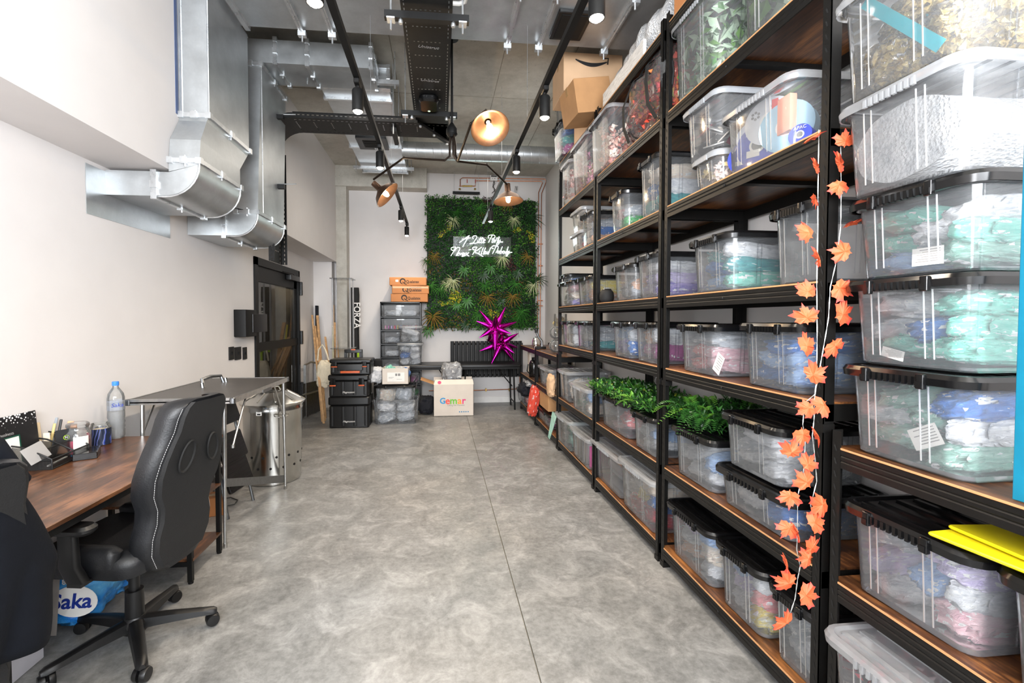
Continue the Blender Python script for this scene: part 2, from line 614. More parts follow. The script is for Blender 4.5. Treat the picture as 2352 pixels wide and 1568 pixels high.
# black service box and electrical faceplates on the left wall
p0, p1 = at(529, 776, x=XL), at(586, 710, x=XL)
t = thing('service_box', 'black box-shaped cover on the wall beside the glass door', 'cover', (XL, (p0.y + p1.y) / 2, 1.2))
zz0, zz1 = at(552, 775, x=XL + .12).z - 1.2, at(552, 710, x=XL + .12).z - 1.2
MB().rbox(.06, -.1, zz0, zz1, .06, .14, .006).build('cover', M['blackmetal'], t)
MB().rbox(.075, .13, zz0 + .04, zz0 + .24, .055, .2, .01).build('side_cover', M['black'], t)
for px, wd in ((530, .05), (545, .07), (561, .045)):
    p = at(px, 811, x=XL)
    t = thing('wall_faceplate', {530: 'black faceplate under the service box, farthest from the door', 545: 'wide black double faceplate, middle of the three under the service box', 561: 'black faceplate under the service box, nearest to the door'}[px], 'socket', (XL, p.y, p.z), group='black faceplates by the door')
    MB().box(0, .012, -wd, wd, -.065, .065).build('plate', M['black'], t)
    for k in ((0,) if wd < .08 else (-.04, .04)):
        MB().box(.012, .017, k - .012, k + .012, -.015, .015).build('rocker', M['blackgloss'], t)

# ================================================================== DUCTWORK
GA, GB = M['galv'], M['galv_br']


def flange(par, pts, name='flange', r=.014):
    """a joint frame: square bars along the given closed loop"""
    mb = MB()
    for a, b in zip(pts, pts[1:] + pts[:1]):
        a, b = Vector(a), Vector(b)
        lo = Vector([min(a[i], b[i]) - r for i in range(3)])
        hi = Vector([max(a[i], b[i]) + r for i in range(3)])
        mb.box(lo.x, hi.x, lo.y, hi.y, lo.z, hi.z)
    o = mb.build(name, GB, par)
    m2 = MB()
    for a, b in zip(pts, pts[1:] + pts[:1]):
        c = (Vector(a) + Vector(b)) / 2
        m2.box(c.x - .02, c.x + .02, c.y - .025, c.y + .025, c.z - .022, c.z + .022)
        m2.tube([c - Vector((0, 0, .035)), c + Vector((0, 0, .035))], .006, 6)
        m2.box(a[0] - .018, a[0] + .018, a[1] - .018, a[1] + .018, a[2] - .02, a[2] + .02)
    m2.build('joint_clip', GB, par)['kind'] = 'stuff'
    return o


def rect(x0, x1, y0, y1, z):
    return [(x0, y0, z), (x1, y0, z), (x1, y1, z), (x0, y1, z)]


def riser(label, y0, y1, ey0, ey1, ztop, ztr, zel, zrun, plate=None):
    xr, xl = -1.53, XU + .004
    t = thing('ventilation_duct', label, 'duct', (0, 0, 0), group='galvanised riser ducts on the left wall')
    mb = MB()
    if ztr:
        mb.loft([rect(xl, xr, y0, y1, ztop), rect(xl, xr, y0, y1, ztr)])
        mb.build('riser', GA, t, smooth=None)
        flange(t, rect(xl + .01, xr, y0, y1, ztr))
        k = [rect(xl, xr, y0, y1, ztr), rect(xl - 0, xr - .01, y0 - .01, y1 - .01, ztr - .04), rect(xl, xr, ey0 + .02, ey1, (ztr + zel) / 2 - .03), rect(xl, xr, ey0, ey1, zel)]
        MB().loft(k).build('offset_section', GA, t, smooth=None)
    else:
        mb.loft([rect(xl, xr, y0, y1, ztop), rect(xl, xr, ey0, ey1, zel)])
        mb.build('riser', GA, t, smooth=None)
        flange(t, rect(xl + .01, xr, y0, y1, ztop - .03))
    flange(t, rect(xl + .01, xr, ey0, ey1, zel))
    # elbow: down then left through the wall under the soffit
    h = zel - zrun - .0
    rad = min(.24, h - .02)
    rings = []
    for k in range(9):
        a = PI / 2 * k / 8
        # outer point from (xr, zrun+rad) to (xr-rad, zrun); inner corner fixed
        ox, oz = xr - rad + rad * math.cos(a), zrun + rad - rad * math.sin(a)
        ti = k / 8
        ix, iz = (xl + (-1.80 - xl) * ti, ZS - .02 - 0 * ti) if True else (0, 0)
        rings.append([(ix, ey0, iz), (ox, ey0, oz), (ox, ey1, oz), (ix, ey1, iz)])
    rings = [[(xl, ey0, zel), (xr, ey0, zel), (xr, ey1, zel), (xl, ey1, zel)]] + rings
    rings.append([(-1.80, ey0, ZS - .02), (-1.80, ey0, zrun), (-1.80, ey1, zrun), (-1.80, ey1, ZS - .02)])
    MB().loft(rings).build('elbow', GA, t, smooth=.35)
    flange(t, [(-1.80, ey0, zrun), (-1.80, ey1, zrun), (-1.80, ey1, ZS - .03), (-1.80, ey0, ZS - .03)])
    MB().box(XL + .003, -1.79, ey0 + .01, ey1 - .01, zrun + .005, ZS - .015).build('wall_run', GA, t, smooth=None)
    # raised edge seams
    for y in (ey0, ey1):
        pts = [(xr, y, zel)] + [(xr - rad + rad * math.cos(PI / 2 * k / 8), y, zrun + rad - rad * math.sin(PI / 2 * k / 8)) for k in range(9)] + [(-1.80, y, zrun)]
        MB().tube(pts, .007, 6).build('seam', GB, t)
    MB().tube([(xr, y0, ztop - .05), (xr, y0, ztr or zel)], .006, 6).tube([(xl + .02, y0, ztop - .05), (xl + .02, y0, ztr or zel)], .006, 6).build('seam', GB, t)
    if plate:
        MB().box(XL + .001, XL + .004, *plate).build('wall_plate', GA, t, smooth=None)
    return t


q = lambda px, py: at(px, py, x=-1.53)
riser('large rectangular galvanised riser duct with offset section nearest the camera', q(478, 150).y, q(570, 200).y, q(458, 370).y, q(552, 440).y, 3.78, q(478, 265).z, q(458, 370).z, at(360, 452, x=-1.80).z - 0.0,
      (at(196, 430, x=XL).y, at(389, 500, x=XL).y, 2.13, 2.43))
riser('slimmer galvanised riser duct standing behind the offset one', q(602, 300).y, q(657, 300).y, q(592, 487).y, q(652, 520).y, 3.73, 0, q(592, 487).z, at(525, 545, x=-1.80).z)
# blue protective film left at the wall edge of the first duct
tag(MB().box(XU - .002, XU + .003, q(478, 150).y - .035, q(478, 150).y - .005, 2.85, 3.78).build('film_strip', simple('blue_film', '3D4F78', .5, 0, .05)), 'blue protective film strip along the wall beside the large duct', 'strip')

# the wide duct across the room overhead, in flanged sections
YD = 3.83
t = thing('overhead_duct', 'very wide flat galvanised duct crossing the room overhead', 'duct', (0, 0, 0))
xs = [XU + .01, -1.07, -.84, .56, .82, 1.38, XR - .02]
for i, (x0, x1) in enumerate(zip(xs, xs[1:])):
    MB().box(x0, x1, 1.5, YD, 3.775, 4.03).build('duct_section', GA, t, smooth=None)
for x in xs[1:-1]:
    MB().box(x - .018, x + .018, 1.5, YD + .01, 3.745, 3.775).box(x - .004, x + .004, 1.5, YD + .02, 3.735, 3.75).build('flange', GB, t)
    mb = MB()
    for y in (YD, 3.2, 2.4):
        mb.box(x - .03, x + .03, y - .02, y + .02, 3.72, 3.76).tube([(x, y, 3.68), (x, y, 3.76)], .007, 6)
    mb.build('joint_clip', GB, t)['kind'] = 'stuff'
for x in (-1.60, -1.48):
    MB().box(x - .018, x + .018, 2.6, YD + .01, 3.745, 3.775).build('flange', GB, t)
p = at(1310, 55, z=3.775)
t = thing('duct_access_panel', 'square black vent panel under the overhead duct above the cardboard boxes', 'vent', (p.x, p.y, 3.775))
MB().rbox(0, 0, -.025, 0, .13, .17, .01).build('frame', M['black'], t)
MB().box(-.1, .1, -.14, .14, -.03, -.022).build('blade', M['blackmetal'], t)

# transverse duct behind riser two
y0, y1 = at(602, 125, x=-1.53).y, at(730, 200, z=3.73).y
x1 = at(852, 130, y=y0).x
t = thing('rectangular_duct', 'rectangular galvanised duct running right from the second riser near the ceiling', 'duct')
MB().box(-1.70, -1.15, y0, y1, 3.73, 3.93).build('duct_section', GA, t, smooth=None)
MB().box(-1.15, x1, y0, y1, 3.73, 3.93).build('duct_section', GA, t, smooth=None)
for x in (-1.42, -1.15):
    flange(t, [(x, y0, 3.73), (x, y1, 3.73), (x, y1, 3.93), (x, y0, 3.93)])
flange(t, [(x1, y0, 3.73), (x1, y1, 3.73), (x1, y1, 3.93), (x1, y0, 3.93)])

# flat duct along the room towards the far wall, with flanges, hangers and a black grille
XA, XB = -1.17, -.50
t = thing('flat_duct', 'long flat galvanised duct under the ceiling running to the far wall', 'duct')
yy = [y1 + .1, 5.0, 6.35, 7.45]
for a, b in zip(yy, yy[1:]):
    MB().box(XA, XB, a, b, 3.80, 4.0).build('duct_section', M['galv'] if a > 5 else GA, t, smooth=None)
for y in (yy[0], 4.72, 5.0, 6.35, 7.4):
    flange(t, [(XA, y, 3.79), (XB, y, 3.79), (XB, y, 3.99), (XA, y, 3.99)], r=.016)
mb = MB()
for y in (4.55, 7.1):
    mb.box(XA - .1, XB + .12, y - .02, y + .02, 3.735, 3.775)
    for x in (XA - .06, XB + .08):
        mb.tube([(x, y, 3.7), (x, y, ZC)], .006, 6)
mb.build('hanger', GB, t)
pa, pb_ = at(822, 313, z=3.8), at(888, 338, z=3.8)
t = thing('ceiling_grille', 'black square air grille set in the underside of the flat duct', 'vent', ((pa.x + pb_.x) / 2, (pa.y + pb_.y) / 2, 3.8))
MB().loft([rr(0, 0, -.03, .19, .2, .01), rr(0, 0, 0, .19, .2, .01)]).build('frame', M['black'], t)
MB().loft([rr(0, 0, -.034, .11, .12, .005), rr(0, 0, -.028, .12, .13, .005)]).build('core', M['slot'], t)
for k in range(4):
    MB().box(-.1, .1, -.09 + k * .055, -.075 + k * .055, -.04, -.03).build('blade', M['blackmetal'], t)

# round spiral duct
zc_, yc_, r_ = 3.80, 6.45, .115
t = thing('spiral_duct', 'round spiral-seam duct crossing under the ceiling behind the pendant', 'duct', (0, yc_, zc_))
xs_ = XB + .0
n = 28
mb = MB()
rings = []
for k in range(60):
    x = xs_ + (XR - xs_) * k / 59
    rings.append([(x, r_ * math.cos(2 * PI * i / n), r_ * math.sin(2 * PI * i / n)) for i in range(n)])
mb.loft(rings).build('pipe', GA, t, smooth=1)
pts = [(xs_ + .02 + (XR - xs_ - .04) * k / 400, (r_ + .001) * math.cos(k * .33), (r_ + .001) * math.sin(k * .33)) for k in range(400)]
MB().tube(pts, .0028, 4).build('spiral_seam', GB, t)

# ================================================================== CABLE TRAY
N = NT('perforated_black_tray')
co = N.coord()
sp = N.n('ShaderNodeSeparateXYZ')
N.l(co, sp.inputs[0])


def band(v, period, duty, off=0.0):
    f = N.math('FRACT', N.math('MULTIPLY_ADD', v, 1 / period, off))
    return N.math('LESS_THAN', f, duty)


# object x = along tray, y = across (+-.16)
xx, yv = sp.outputs[0], sp.outputs[1]
ay = N.math('ABSOLUTE', yv)
edge = N.math('MULTIPLY', N.math('MULTIPLY', N.math('GREATER_THAN', ay, .138), N.math('LESS_THAN', ay, .144)), band(xx, .045, .5))
rows = N.math('MULTIPLY', N.math('MULTIPLY', band(xx, .17, .055), band(yv, .03, .42)), N.math('LESS_THAN', ay, .10))
side = N.math('MULTIPLY', N.math('MULTIPLY', N.math('GREATER_THAN', sp.outputs[2], .026), N.math('LESS_THAN', sp.outputs[2], .034)), band(xx, .045, .5))
hole = N.math('MAXIMUM', N.math('MAXIMUM', edge, rows), side)
N.set(col=N.ramp(N.noise(co, 20, 3), [(.3, (.007, .007, .007)), (.7, (.014, .013, .012))]), rough=.5, spec=.2, alpha=N.math('SUBTRACT', 1.0, hole))
M['tray'] = N.m
ZT = 3.46


def tray_piece(par, name, length, wdt=.165):
    mb = MB().add([(0, -wdt, 0), (length, -wdt, 0), (length, wdt, 0), (0, wdt, 0)], [(0, 1, 2, 3)])
    for s in (-1, 1):
        mb.add([(0, s * wdt, 0), (length, s * wdt, 0), (length, s * wdt, .055), (0, s * wdt, .055)], [(0, 1, 2, 3)])
        mb.box(0, length, s * wdt - .006, s * wdt + .006, .05, .056)
    return mb.build(name, M['tray'], par, smooth=None)


xc_ = (at(937, 150, z=ZT).x + at(1033, 150, z=ZT).x) / 2
wd_ = (at(1033, 150, z=ZT).x - at(937, 150, z=ZT).x) / 2
yt = at(985, 258, z=ZT).y
t = thing('cable_tray', 'black perforated cable tray hung under the ceiling, turning to the left wall', 'cable tray')
o = tray_piece(t, 'tray_length', yt + .1 - .8, wd_)
o.rotation_euler = (0, 0, PI / 2)
o.location = (xc_, .8, ZT)
ya, yb = at(800, 275, z=ZT).y, at(800, 309, z=ZT).y
ym, hw = (ya + yb) / 2, (yb - ya) / 2
o = tray_piece(t, 'tray_length', xc_ + wd_ - (-1.42), hw)
o.location = (-1.42, ym, ZT)
# bend down the wall
rings = []
for k in range(9):
    a = PI / 2 * k / 8
    x, z = -1.42 - .24 * math.sin(a), ZT - .24 + .24 * math.cos(a)
    rings.append([(x, ym - hw, z), (x, ym + hw, z)])
mb = MB()
for a, b in zip(rings, rings[1:]):
    mb.add([a[0], a[1], b[1], b[0]], [(0, 1, 2, 3)])
    for s in (0, 1):
        c = Vector((-1.66, a[s][1], ZT - .24))
        ia, ib = [Vector(q_[s]) + (Vector(q_[s]) - c).normalized() * .055 * 0 + Vector((0, 0, .05)) for q_ in (a, b)]
        mb.add([a[s], b[s], ib, ia], [(0, 1, 2, 3)])
mb.build('tray_bend', M['blackmetal'], t, smooth=None)
o = tray_piece(t, 'tray_length', 1.15, hw)
o.rotation_euler = (0, PI / 2, 0)
o.location = (-1.66, ym, ZT - .24)
# corner brace plate
mb = MB()
A, B = at(955, 275, z=ZT), at(1034, 328, z=ZT)
d = (B - A).normalized()
nn = Vector((-d.y, d.x, 0)) * .02
mb.loft([[A - nn + Vector((0, 0, -.03)), A + nn + Vector((0, 0, -.03)), A + nn + Vector((0, 0, .05)), A - nn + Vector((0, 0, .05))],
         [B - nn + Vector((0, 0, -.03)), B + nn + Vector((0, 0, -.03)), B + nn + Vector((0, 0, .05)), B - nn + Vector((0, 0, .05))]])
mb.build('corner_brace', M['blackmetal'], t)
mb = MB().add([A, B, (xc_ + wd_, yt, ZT), (xc_ - wd_, yt, ZT)], [(0, 1, 2, 3)])
mb.build('corner_plate', M['blackmetal'], t, smooth=None)
mb = MB()
for f in (.12, .5, .9):
    c = A + (B - A) * f
    mb.lathe([(.012, -.045), (.014, -.03)], 8, T=Matrix.Translation(c))
mb.build('bolt', GB, t)
# slotted-channel trapeze hangers with rods
for (px, py, h0, h1) in ((980, 40, 883, 1077), (985, 262, 921, 1050)):
    z = ZT - .05
    y = at(px, py, z=z).y
    xa, xb = at(h0, py, y=y).x, at(h1, py, y=y).x
    hg = MB().box(xa, xb, y - .022, y + .022, z - .025, z + .02).build('trapeze_bracket', M['blackmetal'], t)
    mb = MB()
    for x in (xa + .04, xb - .04):
        mb.tube([(x, y, z - .09), (x, y, ZC if y > YD else 3.775)], .006, 6).box(x - .025, x + .025, y - .03, y + .03, z - .034, z - .025)
    mb.build('threaded_rod', GB, hg)
    mb = MB()
    for x in (xa + .1, xb - .1):
        mb.lathe([(.013, z - .05), (.016, z - .04), (.012, z - .025)], 10, c=(x, y))
    mb.build('bolt', GB, hg)
x = at(912, 320, z=ZT).x
MB().box(x - .025, x + .025, ym - .1, ym + .28, ZT - .06, ZT - .02).build('support_channel', M['blackmetal'], t)
MB().tube([(x, ym - .14, ZT - .1), (x, ym - .14, ZC)], .006, 6).tube([(x + .02, ym + .25, ZT - .1), (x + .02, ym + .25, ZC)], .006, 6).build('threaded_rod', GB, t)
for z in (at(690, 352, x=-1.6).z, at(690, 482, x=-1.6).z):
    hg = MB().box(XU, -1.47, ym - hw - .12, ym - hw - .08, z - .02, z + .02).box(-1.72, -1.68, ym - hw - .12, ym + hw + .1, z - .02, z + .02).build('wall_bracket', M['blackmetal'], t)
    MB().tube([(-1.7, ym - hw - .1, z + .02), (-1.36, ym - hw - .1, z + .03)], .005, 6).build('threaded_rod', GB, hg)
# printed words on the tray
for yy_ in (at(985, 108, z=ZT).y, at(985, 185, z=ZT).y):
    text(t, 'Unistrut', .045, (xc_, yy_, ZT - .002), (PI, 0, .1), M['greyprint'], shear=.3)
# wireless access point
p = at(985, 228, z=ZT)
t = thing('wireless_router', 'glossy black router fixed under the black cable tray', 'router', (p.x, p.y, ZT - .02))
MB().rbox(0, 0, -.045, .018, .085, .12, .045, .014, 5).build('casing', M['blackgloss'], t)
MB().lathe([(.012, -.047), (.012, -.044)], 12, c=(0, .09)).build('status_light', glow('green_led', (.5, 1, .5), .8), t)
# white flex loops above the tray
pts = [at(px, py, z=3.6) for px, py in ((1040, 8), (1055, 9), (1068, 4), (1072, -14))]
tag(MB().tube(pts, .014, 8).build('white_cable', M['whitecable']), 'white flexible cable looping beside the cable tray at the top', 'cable')

# ================================================================== LIGHTS
M['bulb'] = glow('lamp_glow', (1, .93, .82), 30)
ZK = 3.0


def track(label, xk, px_list, yend, py_list):
    t = thing('light_track', label, 'track light', (xk, 0, ZK), group='ceiling light tracks')
    MB().box(-.018, .018, -2.6, yend, .0, .036).build('rail', M['blackmetal'], t)
    mb = MB()
    for y in (-2, -.4, 2.2, 3.6, 5.1, 6.6):
        if y < yend:
            mb.tube([(0, y, .03), (0, y, (ZC if y > YD else 3.775) - ZK)], .0015, 4)
    mb.build('suspension_wire', GB, t)
    for i, y in enumerate(py_list):
        s = MB().rbox(0, 0, -.03, .0, .018, .05, .008).tube([(0, 0, -.02), (0, 0, -.05)], .012).build('adapter', M['blackmetal'], t, loc=(0, y, 0))
        h = MB().lathe([(.03, -.05), (.036, -.06), (.036, -.19), (.033, -.19), (.03, -.18)], 20, caps=False).lathe([(.001, -.05), (.03, -.05)], 20, caps=False).build('spot_head', M['blackmetal'], t, loc=(0, y, 0))
        MB().sphere((0, 0, -.185), .029, rz=.02).build('bulb', M['bulb'], h)
        light('SPOT', 'track_spot', (xk, y, ZK - .215), 52, (1, .85, .68), (0, 0, 0), spot_size=2.3, spot_blend=.9, shadow_soft_size=.03)
    return t


xk = at(826, 200, z=ZK).x
track('left black light track with spot heads, over the desk side of the aisle', xk, None, 7.6, [at(px, py, z=ZK).y for px, py in ((722, -100), (826, 187), (870, 335), (918, 474), (930, 513))][:5] + [-.6])
xk = at(1249, 208, z=ZK).x
track('right black light track with spot heads, along the storage racks', xk, None, 7.3, [at(px, py, z=ZK).y for px, py in ((1365, -60), (1249, 203), (1189, 346), (1130, 476))] + [-.6])

M['bronze_dark'] = simple('dark_bronze_tube', '2C221B', .35, .6, .1)
# three-arm pendant
hub = at(1038, 300, y=4.25)
t = thing('pendant_lamp', 'bronze three-arm ceiling pendant with cone shades and glowing bulbs', 'pendant light', tuple(hub))
MB().tube([(0, 0, .02), (0, 0, ZC - hub.z)], .011, 10).build('stem', M['blackmetal'], t)
MB().lathe([(.012, .07), (.035, .035), (.052, .01), (.052, -.03), (.03, -.06), (.01, -.065)], 20).build('hub', M['blackmetal'], t)
MB().lathe([(.06, ZC - hub.z - .03), (.06, ZC - hub.z)], 20).build('ceiling_rose', M['blackmetal'], t)
arms = [  # (bend pts as pixels with depth), shade centre px, size
    ([(1033, 335, 4.25), (1033, 358, 4.25), (1022, 368, 4.26), (928, 362, 4.5), (858, 412, 4.75)], (884, 443, 4.72), .15, (1.15, -.1, -1)),
    ([(1041, 335, 4.25), (1041, 355, 4.25), (1050, 370, 4.26), (1118, 378, 4.5), (1167, 426, 4.75)], (1167, 455, 4.75), .155, (.05, -.08, -1)),
    ([(1046, 335, 4.2), (1046, 355, 4.2), (1052, 368, 4.15), (1082, 284, 3.75), (1118, 252, 3.7)], (1124, 290, 3.7), .155, (.15, -.75, -1)),
]
for pts, cpx, rad, axis in arms:
    P3 = [at(a, b, y=c) - hub for a, b, c in pts]
    ar = MB().tube([(P3[0].x * .5, P3[0].y * .5, -.04)] + P3, .0105, 8).sphere(tuple(P3[3]), .013, n=8).build('arm', M['bronze_dark'], t)
    c = at(cpx[0], cpx[1], y=cpx[2]) - hub
    z = -Vector(axis).normalized()
    Rm = z.to_track_quat('Z', 'Y').to_matrix().to_4x4()
    T = Matrix.Translation(c) @ Rm
    sh = MB().lathe([(.03, .15), (.033, .07), (.06, .05), (.11, .02), (rad, -.035), (rad - .004, -.035), (.105, .016), (.055, .046), (.03, .062)], 32, T=T, caps=False).lathe([(.001, .15), (.03, .15)], 16, T=T).build('shade', M['bronze'], t, smooth=.9)
    MB().sphere((0, 0, -.01), .026, rz=.04, T=T).lathe([(.014, .02), (.014, .06)], 10, T=T).build('bulb', glow('filament_glow', (1, .74, .4), 26), sh)
    lp = hub + (T @ Vector((0, 0, -.055)))
    light('POINT', 'pendant_light', tuple(lp), 13, (1, .72, .42), shadow_soft_size=.03)
# ================================================================== STORAGE RACKS
XF, XBK = 1.34, 1.85
LV = [.12, .61, 1.207, 1.634, 2.166, 2.717, 3.237]      # shelf heights
YR = [.30, 1.464, 2.676, 3.892, 5.159, 6.385, 7.62]     # rack boundaries along the wall
BOARD = [M['rustic'], M['tan_edge']]


def rack(y0, y1, z0, z1, levels, label, group):
    t = thing('shelving_rack', label, 'rack', (XF, (y0 + y1) / 2, z0), group=group)
    hw = (y1 - y0) / 2 - .018
    D = XBK - XF
    for sx in (0, 1):
        for sy in (-1, 1):
            mb = MB()
            x0 = 0 if sx == 0 else D
            dx = 1 if sx == 0 else -1
            yo, yi = sy * hw, sy * (hw - .036)
            mb.box(min(x0, x0 + dx * .003), max(x0, x0 + dx * .003), min(yo, yi), max(yo, yi), 0, z1 - z0)
            mb.box(min(x0, x0 + dx * .04), max(x0, x0 + dx * .04), min(yo, yo - sy * .003), max(yo, yo - sy * .003), 0, z1 - z0)
            if sx == 0:     # plastic foot with a pointed corner
                mb.box(-.004, .04, min(yo, yi) - .004, max(yo, yi) + .004, 0, .03)
            p = mb.build('post', M['rack'], t, smooth=None)
            if sx == 0:
                m2 = MB()
                k = .03
                while k < z1 - z0 - .02:
                    c = (yo + yi) / 2
                    m2.add([(-.001, c - .006, k - .012), (-.001, c + .001, k - .012), (-.001, c + .008, k + .008), (-.001, c + .001, k + .008)], [(0, 1, 2, 3)])
                    k += .045
                o = m2.build('slot_row', M['slot'], p, smooth=None)
                o['kind'] = 'stuff'
    for z in levels:
        zz = z - z0
        # front beam: folded channel with two rolled ridges
        prof = [(0, -.068), (.004, -.068), (.004, -.012), (.03, -.012), (.03, -.008), (-.002, -.008), (-.002, -.022), (.001, -.026), (-.002, -.030), (-.002, -.040), (.001, -.044), (-.002, -.048), (-.002, -.068)]
        rings = [[(px_ + .001, y, zz + pz_) for px_, pz_ in prof] for y in (-hw + .038, hw - .038)]
        MB().loft(rings).build('front_beam', M['rack'], t, smooth=None)
        mb = MB().box(D - .006, D, -hw + .01, hw - .01, zz - .068, zz - .008)
        mb.build('back_beam', M['rack'], t, smooth=None)
        for s in (-1, 1):
            MB().box(.006, D - .006, s * hw - .004 * (s > 0) - 0, s * hw + .004 * (s < 0), zz - .068, zz - .008).box(.006, D - .006, s * (hw - .03), s * (hw - .004), zz - .014, zz - .009).build('side_beam', M['rack'], t, smooth=None)
        MB().box(.01, D - .01, -.02, .02, zz - .03, zz - .01).build('support_bar', M['rack'], t, smooth=None)
        mb = MB().mat(0).box(.002, D - .006, -hw + .005, hw - .005, zz - .008, zz - .0005).mat(1).box(-.0015, .002, -hw + .037, hw - .037, zz - .006, zz)
        mb.build('shelf_board', BOARD, t, smooth=None)
        m2 = MB()
        m2.lathe([(.004, -.003), (.006, 0)], 8, T=Matrix.Translation((-.003, 0, zz - .036)) @ Matrix.Rotation(PI / 2, 4, 'Y'))
        m2.build('rivet', M['slot'], t)
    return t


BAY = ['closest', 'second', 'third', 'farthest tall']
rack(YR[0], YR[1], 0, 1.12, [LV[0], LV[1], 1.066], 'low black rack closest to the camera carrying the tall stack of tubs', 'low racks')
for i in (1, 2, 3):
    nm = {1: 'second from the camera', 2: 'third from the camera', 3: 'farthest of the tall ones'}[i]
    rack(YR[i], YR[i + 1], 0, 1.1, [LV[0], LV[1]], 'lower half of the tall black rack ' + nm, 'lower rack halves')
    rack(YR[i], YR[i + 1], 1.1, 3.3, LV[2:], 'upper half of the tall black rack ' + nm, 'upper rack halves')
rack(YR[4], YR[5], 0, 1.1, [LV[0], LV[1], 1.066], 'low black rack with brown worktop carrying the glass vase', 'low racks')
rack(YR[5], YR[6], 0, 1.1, [LV[0], LV[1], 1.066], 'low black rack nearest the far wall under the chrome kettle', 'low racks')


# ================================================================== CONTENTS
def bag_mesh(seed, nu=44, nv=28, amp=.2):
    off = Vector((seed * 7.3, seed * 3.1, seed * 1.7))
    mb = MB()
    rings = []
    for j in range(1, nv):
        t = PI * j / nv
        ring = []
        for i in range(nu):
            a = 2 * PI * i / nu
            d = Vector((math.sin(t) * math.cos(a), math.sin(t) * math.sin(a), -math.cos(t)))
            e = .62
            p = Vector([math.copysign(abs(c) ** e, c) for c in d])
            n1 = noise.noise(d * 1.7 + off)
            n2 = noise.noise(d * 4.3 + off * 2)
            n3 = abs(noise.noise(d * 7.5 + off * 3))
            n4 = abs(noise.noise(Vector((d.x * 3, d.y * 14, d.z * 9)) + off))
            k = 1.02 + amp * n1 + amp * .7 * n2 - amp * 1.0 * n3 - amp * .5 * n4
            p = p * min(k, 1.06)
            ring.append(tuple(p * .95))
        rings.append(ring)
    mb.loft(rings)
    me = mb.mesh('crumpled_packet', [None], smooth=None)
    me.polygons.foreach_set('use_smooth', [R.random() < .8 for _ in me.polygons])
    return me


BAGS = [bag_mesh(s + 1) for s in range(7)]


def bag_mat(name, c1, c2, white=.45, pr='4A6FB0'):
    N = NT('packet_' + name)
    co = N.coord()
    rn = N.rnd()
    cm = N.n('ShaderNodeCombineXYZ')
    for i, k in enumerate((13.0, 7.0, 29.0)):
        N.l(N.math('MULTIPLY', rn, k), cm.inputs[i])
    v = N.mapping(co, (1, 1, 1), loc=cm.outputs[0])
    a = N.noise(v, 1.5, 4, .6, .8)
    b = N.noise(v, 2.6, 3, .5, 1.4)
    c = N.ramp(a, [(.3, hexc(c2)), (.5, hexc(c1)), (.7, hexc(c2))])
    white *= .8
    k = N.ramp(b, [(1 - white - .08, (0, 0, 0)), (1 - white, (1, 1, 1))])
    c = N.mix(k, c, N.ramp(N.noise(v, 5, 4, .7), [(.3, hexc('B9BDC6')), (.55, hexc('EFF0F2'))]))
    # printed flashes and small type
    vo = N.n('ShaderNodeTexVoronoi', feature='F1', distance='CHEBYCHEV')
    N.l(v, vo.inputs[0])
    vo.inputs['Scale'].default_value = 2.2
    flash = N.math('MULTIPLY', N.math('LESS_THAN', vo.outputs['Distance'], .24), N.math('GREATER_THAN', b, .47))
    c = N.mix(flash, c, hexc('F4F4F2'))
    vo2 = N.n('ShaderNodeTexVoronoi', feature='F1')
    N.l(v, vo2.inputs[0])
    vo2.inputs['Scale'].default_value = 14
    dots = N.math('MULTIPLY', N.math('LESS_THAN', vo2.outputs['Distance'], .16), flash)
    c = N.mix(dots, c, hexc(pr))
    N.set(col=c, rough=.3, coat=.35, coatr=.12)
    f1 = N.noise(v, 3.5, 6, .7, 1.2)
    N.bump(f1, .65, .05)
    return N.m


BM = {
    'white': bag_mat('white', 'E8E8EA', 'C9CCD4', .6), 'clear': bag_mat('clear', 'AEB4BC', 'D8DADE', .35, '333333'),
    'pale pink': bag_mat('pale_pink', 'F0C9CE', 'E6A9B8', .4, 'B04060'), 'coral': bag_mat('coral', 'F08A8E', 'F4B6B0', .35, 'B02040'),
    'magenta': bag_mat('magenta', 'B0468E', '8C2F78', .25), 'purple': bag_mat('purple', '8074C0', 'B9A8DC', .4),
    'sky blue': bag_mat('sky_blue', 'A9C9F0', '7FA6E6', .3), 'blue': bag_mat('blue', '3A7FD0', '2B5DAA', .3, 'F0F0F0'),
    'teal': bag_mat('teal', '3FA7A8', '2A7F8C', .28), 'mint': bag_mat('mint', '8FDAC8', '5FC0AE', .38),
    'green': bag_mat('green', '34B054', '1F8A3E', .12), 'sage': bag_mat('sage', '7FB0A0', 'A9CFC2', .35),
    'lilac': bag_mat('lilac', 'C9BBE4', 'E2D8EE', .4), 'peach': bag_mat('peach', 'F0C0A0', 'E8A880', .4),
    'yellow': bag_mat('yellow', 'E8D050', 'E0E0D0', .4, 'C03030'), 'red': bag_mat('red', 'D03040', 'E06070', .35),
    'cream': bag_mat('cream', 'F2E6D4', 'E6CDBE', .4, '806040'), 'grey': bag_mat('grey', '8C8E92', 'B8BABE', .35, '222222'),
}
nbags = 0


def bag(loc, hs, col, label, group, rz=0.0, rx=0.0, ry=0.0):
    global nbags
    nbags += 1
    o = link('plastic_packet', BAGS[nbags % len(BAGS)], None, loc, (rx, ry, rz))
    o.scale = hs
    if not o.material_slots[0].material:
        o.material_slots[0].link = 'OBJECT'
    o.material_slots[0].material = BM[col]
    return tag(o, label, 'packet', group)


TUBS = {}


